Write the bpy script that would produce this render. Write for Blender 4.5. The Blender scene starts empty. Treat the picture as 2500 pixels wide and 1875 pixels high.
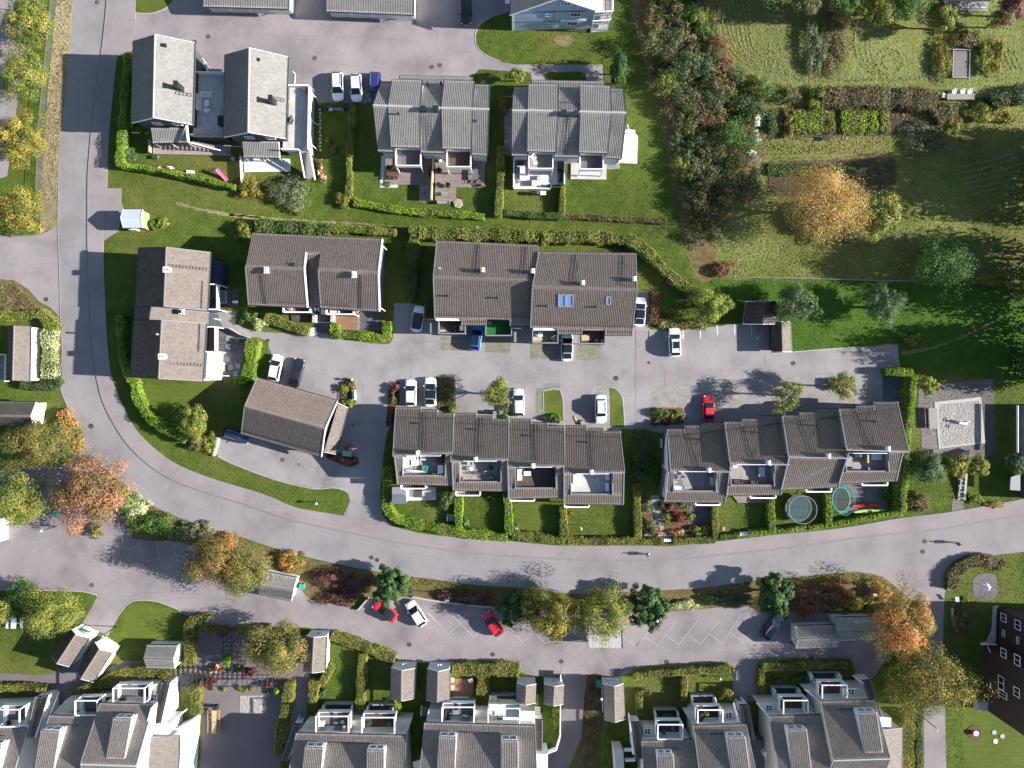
import bpy,bmesh,math,random
import numpy as np
from mathutils import Vector
from mathutils.geometry import tessellate_polygon

R=math.radians
rng=np.random.default_rng(7)
random.seed(7)
scene=bpy.context.scene
COL=scene.collection

# ---------------------------------------------------------------- camera
HCAM=115.0
FPX=1733.0
cam_d=bpy.data.cameras.new('camera');cam=bpy.data.objects.new('camera',cam_d);COL.objects.link(cam)
cam.location=(0,0,HCAM);cam.rotation_euler=(0,0,0)
cam_d.sensor_fit='HORIZONTAL';cam_d.sensor_width=36.0;cam_d.lens=36.0*FPX/2500.0
cam_d.clip_start=1.0;cam_d.clip_end=2000.0
scene.camera=cam

# ---------------------------------------------------------------- sky and sun
SUN_EL,SUN_AZ=23.5,-2.5
world=bpy.data.worlds.new('World');scene.world=world;world.use_nodes=True
wn=world.node_tree;wn.nodes.clear()
sky=wn.nodes.new('ShaderNodeTexSky');sky.sky_type='NISHITA';sky.sun_disc=False
sky.sun_elevation=R(SUN_EL);sky.sun_rotation=R(90-SUN_AZ);sky.air_density=1.0;sky.dust_density=.6
bg=wn.nodes.new('ShaderNodeBackground');bg.inputs['Strength'].default_value=.072
wo=wn.nodes.new('ShaderNodeOutputWorld')
wn.links.new(sky.outputs['Color'],bg.inputs['Color']);wn.links.new(bg.outputs['Background'],wo.inputs['Surface'])
sun_d=bpy.data.lights.new('sun','SUN');sun_d.energy=5.0;sun_d.angle=R(.5);sun_d.color=(1.0,.95,.885)
sun=bpy.data.objects.new('sun',sun_d);COL.objects.link(sun)
sdir=Vector((math.cos(R(SUN_EL))*math.cos(R(SUN_AZ)),math.cos(R(SUN_EL))*math.sin(R(SUN_AZ)),math.sin(R(SUN_EL))))
sun.rotation_euler=sdir.to_track_quat('Z','Y').to_euler()
sun.location=sdir*200
vs=scene.view_settings
vs.view_transform='Standard';vs.look='None';vs.gamma=1.0;vs.use_curve_mapping=False
vs.exposure=1.45
scene.cycles.max_bounces=5;scene.cycles.diffuse_bounces=3;scene.cycles.transmission_bounces=2;scene.cycles.transparent_max_bounces=4

# ---------------------------------------------------------------- survey: readings taken on map sheets -> metres
FR={'A':(0,0,3.456),'B':(620,0,3.456),'C':(1240,0,3.456),'D':(1860,0,3.456),
 'E':(0,460,3.456),'F':(560,520,4.608),'G':(1000,560,3.687),'H':(1540,400,3.456),
 'I':(1860,460,3.456),'J':(0,920,3.456),'K':(500,840,4.424),'L':(920,900,3.456),
 'M':(1540,900,3.16),'N':(2000,900,4.424),'O':(0,1395,3.456),'P':(440,1395,3.456),
 'Q':(960,1395,3.456),'R':(1400,1395,3.456),'S':(1860,1300,2.886),'W':(0,0,.8848),'X':(0,0,1.0)}
def g(f,x,y,z=.0):
 ox,oy,s=FR[f]
 k=(HCAM-z)/FPX
 return Vector(((ox+x/s-1250.0)*k,(937.5-oy-y/s)*k,z))
def GP(f,pts,z=.0):
 return [g(f,p[0],p[1],p[2] if len(p)>2 else z) for p in pts]
def mpx(f,d,z=.0):
 return d/FR[f][2]*(HCAM-z)/FPX

# ---------------------------------------------------------------- materials
MATS={}
def _nt(name):
 m=bpy.data.materials.new(name);m.use_nodes=True
 nt=m.node_tree;nt.nodes.clear()
 out=nt.nodes.new('ShaderNodeOutputMaterial');bs=nt.nodes.new('ShaderNodeBsdfPrincipled')
 nt.links.new(bs.outputs['BSDF'],out.inputs['Surface'])
 MATS[name]=m
 return m,nt,bs,out
def _noise(nt,scale,detail=4.0,rough=.6,stretch=None,rot=.0):
 geo=nt.nodes.new('ShaderNodeNewGeometry');n=nt.nodes.new('ShaderNodeTexNoise')
 n.inputs['Scale'].default_value=scale;n.inputs['Detail'].default_value=detail;n.inputs['Roughness'].default_value=rough
 src=geo.outputs['Position']
 if stretch or rot:
  mp=nt.nodes.new('ShaderNodeMapping');mp.inputs['Scale'].default_value=stretch or (1,1,1)
  mp.inputs['Rotation'].default_value=(0,0,rot)
  nt.links.new(src,mp.inputs['Vector']);src=mp.outputs['Vector']
 nt.links.new(src,n.inputs['Vector'])
 return n.outputs['Fac']
def _ramp(nt,fac,stops):
 r=nt.nodes.new('ShaderNodeValToRGB');cr=r.color_ramp
 while len(cr.elements)>1:cr.elements.remove(cr.elements[-1])
 cr.elements[0].position=stops[0][0];cr.elements[0].color=(*stops[0][1],1)
 for p,c in stops[1:]:
  e=cr.elements.new(p);e.color=(*c,1)
 nt.links.new(fac,r.inputs['Fac'])
 return r.outputs['Color']
def _mix(nt,a,b,fac,mode='MIX'):
 m=nt.nodes.new('ShaderNodeMix');m.data_type='RGBA';m.blend_type=mode
 if isinstance(fac,(int,float)):m.inputs[0].default_value=fac
 else:nt.links.new(fac,m.inputs[0])
 for sock,v in ((m.inputs[6],a),(m.inputs[7],b)):
  if isinstance(v,tuple):sock.default_value=(*v,1)
  else:nt.links.new(v,sock)
 return m.outputs[2]
def _range(nt,fac,a,b,c,d):
 m=nt.nodes.new('ShaderNodeMapRange');m.inputs['From Min'].default_value=a;m.inputs['From Max'].default_value=b
 m.inputs['To Min'].default_value=c;m.inputs['To Max'].default_value=d
 nt.links.new(fac,m.inputs['Value']);return m.outputs['Result']
def _bump(nt,bs,fac,strength,dist):
 b=nt.nodes.new('ShaderNodeBump');b.inputs['Strength'].default_value=strength;b.inputs['Distance'].default_value=dist
 nt.links.new(fac,b.inputs['Height']);nt.links.new(b.outputs['Normal'],bs.inputs['Normal'])

def plain(name,c,rough=.6,var=.12,scale=6.0,metal=.0,spec=.4,coat=.0):
 m,nt,bs,out=_nt(name)
 col=_ramp(nt,_noise(nt,scale),[(.3,tuple(x*(1-var) for x in c)),(.7,tuple(min(1,x*(1+var)) for x in c))])
 nt.links.new(col,bs.inputs['Base Color'])
 bs.inputs['Roughness'].default_value=rough;bs.inputs['Metallic'].default_value=metal
 bs.inputs['Specular IOR Level'].default_value=spec;bs.inputs['Coat Weight'].default_value=coat
 return m
def ground(name,stops,scale=.9,fine=14.0,big=.06,bigvar=.35,finevar=.4,rough=.95,bump=.6,bdist=.08,stretch=None,rot=.0,tint=None,tintscale=.03):
 m,nt,bs,out=_nt(name)
 col=_ramp(nt,_noise(nt,scale,6.0,.65,stretch,rot),stops)
 f=_noise(nt,fine,3.0,.7,stretch,rot)
 col=_mix(nt,col,_ramp(nt,f,[(.25,(1-finevar,)*3),(.75,(1+finevar,)*3)]),1.0,'MULTIPLY')
 b=_noise(nt,big,3.0,.5)
 col=_mix(nt,col,_ramp(nt,b,[(.35,(1-bigvar,)*3),(.65,(1+bigvar,)*3)]),1.0,'MULTIPLY')
 if tint:
  t=_range(nt,_noise(nt,tintscale,4.0,.6),.5,.68,.0,1.0)
  col=_mix(nt,col,tint,t)
 nt.links.new(col,bs.inputs['Base Color'])
 bs.inputs['Roughness'].default_value=rough;bs.inputs['Specular IOR Level'].default_value=.15
 if bump:_bump(nt,bs,f,bump,bdist)
 return m
def asphalt(name,c,seam=.5,var=.08):
 m,nt,bs,out=_nt(name)
 fine=_noise(nt,9.0,5.0,.75)
 col=_ramp(nt,fine,[(.25,tuple(x*.86 for x in c)),(.75,tuple(x*1.14 for x in c))])
 b=_noise(nt,.16,5.0,.6)
 col=_mix(nt,col,_ramp(nt,b,[(.3,(1-2.2*var,1-2.2*var,1-2.0*var)),(.5,(1,1,1)),(.7,(1+1.4*var,1+1.3*var,1+1.3*var))]),1.0,'MULTIPLY')
 # stains
 st=_range(nt,_noise(nt,.7,4.0,.65),.58,.75,.0,.42)
 col=_mix(nt,col,tuple(x*.55 for x in c),st)
 # cracks and seams of old paving work
 geo=nt.nodes.new('ShaderNodeNewGeometry');vo=nt.nodes.new('ShaderNodeTexVoronoi');vo.feature='DISTANCE_TO_EDGE'
 vo.inputs['Scale'].default_value=.085
 ad=nt.nodes.new('ShaderNodeMixRGB');ad.blend_type='ADD';ad.inputs['Fac'].default_value=3.0
 nz=nt.nodes.new('ShaderNodeTexNoise');nz.inputs['Scale'].default_value=.35;nz.inputs['Detail'].default_value=5
 nt.links.new(geo.outputs['Position'],nz.inputs['Vector'])
 nt.links.new(geo.outputs['Position'],ad.inputs['Color1']);nt.links.new(nz.outputs['Color'],ad.inputs['Color2'])
 ad.use_clamp=False
 nt.links.new(ad.outputs['Color'],vo.inputs['Vector'])
 cr=_range(nt,vo.outputs['Distance'],.0,.006,seam,.0)
 col=_mix(nt,col,tuple(x*.45 for x in c),cr)
 nt.links.new(col,bs.inputs['Base Color'])
 bs.inputs['Roughness'].default_value=.9;bs.inputs['Specular IOR Level'].default_value=.2
 _bump(nt,bs,fine,.25,.02)
 return m
def tilemat(name,c,var=.25,rough=.75,moss=(.10,.10,.05),mossk=.25):
 m,nt,bs,out=_nt(name)
 at=nt.nodes.new('ShaderNodeAttribute');at.attribute_name='rnd'
 col=_ramp(nt,at.outputs['Fac'],[(.0,tuple(x*(1-var) for x in c)),(.5,c),(1.0,tuple(x*(1+var) for x in c))])
 n=_noise(nt,.5,5.0,.65)
 col=_mix(nt,col,_ramp(nt,n,[(.3,(.90,.90,.90)),(.7,(1.08,1.07,1.06))]),1.0,'MULTIPLY')
 mo=_range(nt,_noise(nt,1.6,5.0,.7),.58,.72,.0,mossk)
 col=_mix(nt,col,moss,mo)
 nt.links.new(col,bs.inputs['Base Color'])
 bs.inputs['Roughness'].default_value=rough;bs.inputs['Specular IOR Level'].default_value=.25
 return m
def leafmat(name,stops,trans=.25,lum=1.75):
 m,nt,bs,out=_nt(name)
 stops=[(p,tuple(min(.8,x*lum) for x in c)) for p,c in stops]
 at=nt.nodes.new('ShaderNodeAttribute');at.attribute_name='rnd'
 col=_ramp(nt,at.outputs['Fac'],stops)
 nt.links.new(col,bs.inputs['Base Color'])
 bs.inputs['Roughness'].default_value=.6;bs.inputs['Specular IOR Level'].default_value=.25
 tr=nt.nodes.new('ShaderNodeBsdfTranslucent');nt.links.new(col,tr.inputs['Color'])
 mx=nt.nodes.new('ShaderNodeMixShader');mx.inputs['Fac'].default_value=trans
 nt.links.new(bs.outputs['BSDF'],mx.inputs[1]);nt.links.new(tr.outputs['BSDF'],mx.inputs[2])
 nt.links.new(mx.outputs['Shader'],out.inputs['Surface'])
 return m
def planks(name,c,width=.14,var=.2,rot=.0,rough=.7):
 m,nt,bs,out=_nt(name)
 geo=nt.nodes.new('ShaderNodeNewGeometry');mp=nt.nodes.new('ShaderNodeMapping');mp.inputs['Rotation'].default_value=(0,0,rot)
 nt.links.new(geo.outputs['Position'],mp.inputs['Vector'])
 br=nt.nodes.new('ShaderNodeTexBrick');br.offset=.37
 br.inputs['Scale'].default_value=1.0;br.inputs['Brick Width'].default_value=3.6;br.inputs['Row Height'].default_value=width
 br.inputs['Mortar Size'].default_value=.008
 br.inputs['Color1'].default_value=(*tuple(x*(1-var) for x in c),1);br.inputs['Color2'].default_value=(*tuple(min(1,x*(1+var)) for x in c),1)
 br.inputs['Mortar'].default_value=(*tuple(x*.25 for x in c),1)
 nt.links.new(mp.outputs['Vector'],br.inputs['Vector'])
 n=_noise(nt,1.2,4.0)
 col=_mix(nt,br.outputs['Color'],_ramp(nt,n,[(.3,(.85,)*3),(.7,(1.12,)*3)]),1.0,'MULTIPLY')
 nt.links.new(col,bs.inputs['Base Color']);bs.inputs['Roughness'].default_value=rough;bs.inputs['Specular IOR Level'].default_value=.25
 return m
def pavers(name,c,mortar,w=.22,h=.11,rot=.0,var=.2,msize=.012):
 m,nt,bs,out=_nt(name)
 geo=nt.nodes.new('ShaderNodeNewGeometry');mp=nt.nodes.new('ShaderNodeMapping');mp.inputs['Rotation'].default_value=(0,0,rot)
 nt.links.new(geo.outputs['Position'],mp.inputs['Vector'])
 br=nt.nodes.new('ShaderNodeTexBrick');br.inputs['Scale'].default_value=1.0
 br.inputs['Brick Width'].default_value=w;br.inputs['Row Height'].default_value=h;br.inputs['Mortar Size'].default_value=msize
 br.inputs['Color1'].default_value=(*tuple(x*(1-var) for x in c),1);br.inputs['Color2'].default_value=(*tuple(x*(1+var) for x in c),1)
 br.inputs['Mortar'].default_value=(*mortar,1)
 nt.links.new(mp.outputs['Vector'],br.inputs['Vector'])
 n=_noise(nt,.8,5.0,.7)
 col=_mix(nt,br.outputs['Color'],_ramp(nt,n,[(.3,(.8,)*3),(.7,(1.2,)*3)]),1.0,'MULTIPLY')
 nt.links.new(col,bs.inputs['Base Color']);bs.inputs['Roughness'].default_value=.9;bs.inputs['Specular IOR Level'].default_value=.2
 return m

# ground covers
asphalt('road_asphalt',(.222,.209,.215),.2,.1)
asphalt('court_asphalt',(.242,.216,.22),.3,.14)
asphalt('court_asphalt_grey',(.242,.226,.228),.3,.14)
asphalt('walk_asphalt',(.236,.21,.214),.2,.1)
asphalt('old_asphalt',(.15,.13,.135),.25)
asphalt('patch_asphalt',(.19,.18,.19),.1,.04)
asphalt('stain_asphalt',(.222,.2,.203),.1,.1)
ground('lawn',[(.3,(.046,.074,.011)),(.5,(.066,.100,.015)),(.7,(.100,.124,.024))],scale=.5,fine=7.0,bigvar=.15,tint=(.135,.13,.035),tintscale=.05)
ground('lawn_green',[(.3,(.035,.082,.010)),(.55,(.052,.108,.012)),(.75,(.08,.125,.018))],scale=.6,fine=7.0,bigvar=.15)
ground('lawn_striped',[(.3,(.062,.094,.014)),(.55,(.085,.116,.019)),(.75,(.118,.136,.03))],scale=.8,fine=5.0,bigvar=.1,stretch=(.5,3.0,1),rot=R(12))
ground('meadow',[(.25,(.085,.115,.022)),(.45,(.125,.145,.034)),(.62,(.15,.15,.048)),(.8,(.21,.185,.08))],scale=.35,fine=3.5,bigvar=.25,bump=.7,bdist=.15,tint=(.17,.15,.055),tintscale=.04)
ground('mown_meadow',[(.3,(.105,.135,.032)),(.5,(.15,.17,.052)),(.7,(.21,.21,.085))],scale=.9,fine=5.0,bigvar=.15,bump=1.0,bdist=.15,stretch=(2.2,.35,1),rot=R(-4))
ground('dry_verge',[(.3,(.16,.13,.065)),(.5,(.23,.19,.11)),(.72,(.31,.265,.17))],scale=.9,fine=6.0,bump=.9,bdist=.12,stretch=(1.5,.6,1))
ground('soil',[(.3,(.06,.042,.032)),(.6,(.11,.08,.06)),(.8,(.17,.125,.095))],scale=1.5,fine=6.0,bump=1.0,bdist=.15)
ground('mulch',[(.3,(.07,.04,.028)),(.6,(.13,.075,.05)),(.8,(.2,.13,.085))],scale=2.0,fine=9.0,bump=1.0,bdist=.1)
ground('leaf_litter',[(.3,(.07,.055,.025)),(.55,(.14,.11,.045)),(.75,(.22,.165,.07))],scale=1.5,fine=8.0,bump=.8,bdist=.1)
ground('sand',[(.3,(.26,.24,.225)),(.6,(.33,.305,.285)),(.8,(.40,.37,.345))],scale=1.0,fine=3.2,bigvar=.05,finevar=.15,bump=1.0,bdist=.25)
ground('gravel_grey',[(.3,(.12,.11,.115)),(.6,(.19,.175,.175)),(.8,(.28,.26,.26))],scale=4.0,fine=11.0,bump=.8,bdist=.06)
ground('gravel_white',[(.3,(.38,.37,.37)),(.6,(.58,.57,.56)),(.8,(.72,.71,.7))],scale=5.0,fine=9.0,bump=.8,bdist=.06)
ground('playground_gravel',[(.3,(.12,.105,.105)),(.6,(.17,.15,.148)),(.82,(.34,.31,.3))],scale=3.0,fine=7.0,bump=.6,bdist=.05)
ground('path_worn',[(.3,(.15,.135,.06)),(.6,(.22,.18,.10)),(.8,(.28,.225,.14))],scale=1.2,fine=7.0)
pavers('pavers_light',(.25,.235,.222),(.13,.125,.09),.34,.34,.0,.12)
pavers('pavers_mossy',(.26,.25,.24),(.11,.12,.055),.42,.2,R(2),.18,.05)
pavers('pavers_dark',(.105,.105,.115),(.05,.05,.05),.4,.4,R(3))
pavers('slabs_grey',(.24,.235,.23),(.1,.1,.09),.5,.5,R(0))
# roofs and walls
tilemat('tile_grey',(.275,.265,.25),.08,mossk=.1)
tilemat('tile_light',(.155,.153,.148),.12,mossk=.08)
tilemat('tile_brown',(.192,.157,.136),.12,mossk=.18)
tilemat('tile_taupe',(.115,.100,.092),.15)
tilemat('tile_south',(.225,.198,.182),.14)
tilemat('tile_dark',(.07,.06,.058),.3,moss=(.10,.075,.05),mossk=.3)  # dark roofs; also puts shade into some left slopes
plain('ridge_light',(.42,.41,.39),.8,.12);plain('ridge_brown',(.17,.145,.13),.8,.15)
plain('wall_dark',(.055,.058,.065),.8);plain('wall_blue_dark',(.028,.04,.065),.75)
plain('wall_white',(.78,.78,.77),.65,.04);plain('wall_cream',(.64,.61,.52),.75,.05)
plain('wall_blue',(.30,.40,.52),.75,.04);plain('wall_brown',(.038,.022,.02),.8)
plain('wall_grey',(.30,.31,.32),.8,.06);plain('wall_tan',(.35,.27,.14),.8,.1)
plain('wall_slate',(.11,.125,.145),.8,.06);plain('wall_pale',(.5,.53,.56),.75,.04)
plain('trim_white',(.80,.80,.80),.5,.03);plain('trim_grey',(.20,.215,.235),.6,.06);plain('trim_dark',(.03,.032,.036),.55)
plain('metal_grey',(.40,.42,.44),.4,.05,metal=.6);plain('metal_dark',(.022,.022,.025),.45);plain('metal_white',(.75,.76,.78),.4,.03)
plain('kiosk_metal',(.42,.47,.52),.5,.04);plain('concrete',(.36,.345,.33),.9,.12);plain('stone',(.42,.40,.38),.9,.25,2.5)
plain('kerb_stone',(.20,.185,.18),.9,.2,3.0);plain('paint_white',(.55,.55,.56),.8,.25,4.0)
plain('paint_faded',(.36,.34,.345),.85,.2,4.0)
plain('wood_warm',(.34,.19,.09),.65,.15,8);plain('wood_pale',(.42,.33,.2),.7,.15,8);plain('wood_grey',(.25,.235,.22),.8,.15,8)
plain('wood_dark',(.10,.055,.035),.7,.2,8);plain('bark',(.13,.10,.075),.9,.3,8);plain('bark_birch',(.52,.49,.44),.85,.25,5)
plain('twigs',(.05,.042,.02),.95,.3,8)
planks('deck_grey',(.29,.27,.255),.15,.12,R(90));planks('deck_pink',(.33,.265,.245),.15,.1,0)
planks('deck_brown',(.22,.18,.16),.15,.14,0);planks('deck_dark',(.085,.062,.055),.14,.15,R(90))
planks('deck_light',(.50,.49,.475),.14,.1,R(90));planks('deck_white',(.62,.62,.63),.14,.05,0);planks('deck_slate',(.13,.125,.13),.14,.15,R(85))
planks('deck_warm',(.26,.15,.095),.14,.12,R(0))
plain('white_plastic',(.78,.78,.79),.4,.02);plain('black_plastic',(.018,.018,.02),.5);plain('grey_plastic',(.12,.125,.13),.5)
plain('cushion_grey',(.22,.225,.235),.9,.1);plain('cushion_light',(.55,.55,.54),.9,.06);plain('cushion_dark',(.05,.052,.06),.9)
plain('rattan_brown',(.10,.05,.032),.8,.2,12)
plain('red',(.55,.028,.02),.4,.06);plain('pink',(.62,.12,.25),.5);plain('blue',(.03,.09,.45),.45);plain('cyan',(.05,.25,.62),.45)
plain('yellow',(.72,.50,.08),.5);plain('lime',(.42,.52,.14),.4);plain('green_paint',(.20,.33,.25),.6);plain('teal',(.03,.24,.2),.5)
plain('brick_red',(.36,.12,.09),.8);plain('turf',(.012,.12,.022),.95,.1);plain('orange',(.6,.16,.03),.5);plain('skin',(.5,.3,.22),.6);plain('hair',(.06,.04,.025),.7)
plain('denim',(.04,.055,.11),.85);plain('jacket_dark',(.025,.026,.03),.8);plain('jacket_blue',(.09,.14,.42),.8);plain('shirt_white',(.72,.73,.75),.8)
plain('net',(.03,.035,.04),.8);plain('mat_teal',(.022,.06,.06),.7);plain('mat_black',(.02,.021,.024),.6)
plain('iron',(.075,.065,.062),.75,.25,10,metal=.3);plain('iron_rusty',(.12,.08,.07),.85,.25,10);plain('rubber',(.015,.015,.016),.8)
def glassy(name,c,rough=.08,spec=.6):
 m,nt,bs,out=_nt(name)
 bs.inputs['Base Color'].default_value=(*c,1);bs.inputs['Roughness'].default_value=rough;bs.inputs['Specular IOR Level'].default_value=spec
 n=_noise(nt,.6);_bump(nt,bs,n,.03,.05)
 return m
glassy('glass_dark',(.012,.016,.022));glassy('glass_roof',(.10,.12,.13),.15);glassy('glass_sky',(.10,.19,.42),.1,.9);glassy('lamp_glass',(.6,.6,.6),.2)
glassy('tail_red',(.4,.01,.01),.2)
def paint(name,c,metal=.0):
 m,nt,bs,out=_nt(name)
 n=_noise(nt,1.5);col=_ramp(nt,n,[(.3,tuple(x*.95 for x in c)),(.7,tuple(min(1,x*1.04) for x in c))])
 nt.links.new(col,bs.inputs['Base Color']);bs.inputs['Roughness'].default_value=.35;bs.inputs['Metallic'].default_value=metal
 bs.inputs['Coat Weight'].default_value=.8;bs.inputs['Coat Roughness'].default_value=.06
 return m
paint('car_white',(.78,.79,.80));paint('car_silver',(.60,.62,.65),.1);paint('car_black',(.016,.017,.022));paint('car_navy',(.012,.022,.07))
paint('car_blue',(.04,.22,.62));paint('car_red',(.62,.016,.03));paint('car_deepblue',(.015,.03,.16))
# foliage: positions on the ramp follow a per-leaf value
leafmat('leaf_green',[(.0,(.022,.05,.010)),(.5,(.045,.095,.018)),(1.0,(.085,.135,.03))])
leafmat('leaf_dark',[(.0,(.012,.03,.008)),(.5,(.024,.055,.014)),(1.0,(.05,.09,.024))],.12)
leafmat('leaf_bluegreen',[(.0,(.022,.042,.016)),(.5,(.048,.08,.03)),(1.0,(.10,.13,.055))])
leafmat('leaf_yellowgreen',[(.0,(.045,.07,.014)),(.45,(.09,.115,.022)),(.8,(.15,.155,.032)),(1.0,(.23,.195,.04))])
leafmat('leaf_olive',[(.0,(.045,.062,.014)),(.45,(.095,.11,.026)),(.8,(.16,.145,.038)),(1.0,(.25,.145,.05))],lum=1.45)
leafmat('leaf_yellow',[(.0,(.06,.08,.015)),(.4,(.14,.14,.028)),(.75,(.25,.205,.04)),(1.0,(.34,.25,.05))],lum=1.3)
leafmat('leaf_gold',[(.0,(.12,.08,.02)),(.4,(.24,.15,.04)),(.8,(.32,.215,.075)),(1.0,(.40,.29,.12))],lum=1.8)
leafmat('leaf_orange',[(.0,(.075,.08,.02)),(.4,(.19,.15,.035)),(.75,(.32,.155,.05)),(1.0,(.42,.19,.07))],lum=1.65)
leafmat('leaf_orange_green',[(.0,(.05,.065,.016)),(.4,(.11,.11,.028)),(.7,(.21,.135,.04)),(1.0,(.32,.14,.055))],lum=1.35)
leafmat('leaf_salmon',[(.0,(.09,.08,.03)),(.35,(.19,.12,.05)),(.7,(.275,.13,.065)),(1.0,(.36,.185,.10))],lum=1.2)
leafmat('leaf_rust',[(.0,(.06,.035,.02)),(.5,(.13,.06,.032)),(1.0,(.21,.10,.05))])
leafmat('leaf_red',[(.0,(.08,.02,.02)),(.5,(.19,.03,.035)),(1.0,(.32,.07,.07))],lum=1.1)
leafmat('leaf_maroon',[(.0,(.06,.035,.03)),(.5,(.125,.055,.05)),(1.0,(.24,.12,.105))],lum=1.3)
leafmat('leaf_brown',[(.0,(.05,.045,.02)),(.5,(.10,.085,.038)),(1.0,(.165,.14,.065))])
leafmat('leaf_mixed',[(.0,(.03,.04,.016)),(.35,(.055,.075,.024)),(.6,(.09,.105,.036)),(.85,(.12,.11,.045)),(1.0,(.15,.10,.05))])
leafmat('leaf_pale',[(.0,(.10,.14,.045)),(.5,(.25,.28,.12)),(1.0,(.42,.43,.25))])
leafmat('leaf_silver',[(.0,(.07,.095,.045)),(.5,(.14,.17,.085)),(1.0,(.24,.25,.14))],lum=1.2)
leafmat('leaf_thuja',[(.0,(.06,.11,.010)),(.5,(.115,.19,.016)),(1.0,(.19,.26,.03))],.3,2.0)
leafmat('leaf_hedge',[(.0,(.055,.082,.014)),(.5,(.11,.14,.024)),(1.0,(.195,.20,.045))],.3,2.0)
leafmat('leaf_hedge_olive',[(.0,(.055,.075,.014)),(.5,(.115,.13,.025)),(1.0,(.22,.20,.045))],.3,1.9)
leafmat('leaf_flower',[(.0,(.05,.08,.02)),(.4,(.08,.10,.03)),(.6,(.4,.06,.06)),(.8,(.5,.16,.04)),(1.0,(.55,.5,.45))])
leafmat('grass_blade',[(.0,(.08,.115,.025)),(.4,(.135,.15,.04)),(.75,(.20,.18,.075)),(1.0,(.28,.24,.12))])
leafmat('grass_lush',[(.0,(.042,.076,.009)),(.5,(.065,.102,.013)),(1.0,(.115,.132,.026))],lum=1.2)
leafmat('grass_dry',[(.0,(.14,.125,.06)),(.5,(.25,.205,.12)),(1.0,(.36,.30,.2))],lum=1.0)
leafmat('hay',[(.0,(.19,.21,.07)),(1.0,(.33,.32,.14))],lum=1.15)
asphalt('south_asphalt',(.225,.2,.204),.3,.15)
# ---------------------------------------------------------------- building blocks
BASE={}
def tag(o,label=None,cat=None,group=None,kind=None):
 if label:o['label']=label
 if cat:o['category']=cat
 if group:o['group']=group
 if kind:o['kind']=kind
 return o
def thing(name,label,cat,loc,group=None):
 o=bpy.data.objects.new(name,None);COL.objects.link(o);o.empty_display_size=.3
 o.location=loc;BASE[o.name]=Vector(loc)
 return tag(o,label,cat,group)
def mesh_np(name,V,F,mat,parent=None,rnd=None,base=None,smooth=False):
 """V (n,3) world coordinates, F (m,k) faces of one size, or a list of such arrays"""
 V=np.asarray(V,dtype=np.float64)
 if parent is not None:b=BASE[parent.name]
 else:b=Vector(base) if base is not None else Vector((0,0,0))
 V=V-np.array(b)
 me=bpy.data.meshes.new(name)
 Fs=F if isinstance(F,list) else [F]
 tot=[np.full(len(f),np.asarray(f).shape[1],dtype=np.int32) for f in Fs]
 li=np.concatenate([np.asarray(f,dtype=np.int32).ravel() for f in Fs]);lt=np.concatenate(tot)
 ls=np.concatenate([[0],np.cumsum(lt)[:-1]]).astype(np.int32)
 me.vertices.add(len(V));me.vertices.foreach_set('co',V.ravel())
 me.loops.add(len(li));me.loops.foreach_set('vertex_index',li)
 me.polygons.add(len(lt));me.polygons.foreach_set('loop_start',ls)
 try:me.polygons.foreach_set('loop_total',lt)
 except Exception:pass
 me.update(calc_edges=True)
 if rnd is not None:
  a=me.attributes.new('rnd','FLOAT','FACE');a.data.foreach_set('value',np.asarray(rnd,dtype=np.float32))
 if smooth:me.polygons.foreach_set('use_smooth',np.ones(len(lt),dtype=bool))
 me.materials.append(MATS[mat])
 o=bpy.data.objects.new(name,me);COL.objects.link(o)
 if parent is not None:o.parent=parent
 else:o.location=b
 BASE[o.name]=b
 return o
def nv(v):
 v=Vector(v);return v.normalized() if v.length>1e-9 else Vector((0,0,1))
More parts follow.
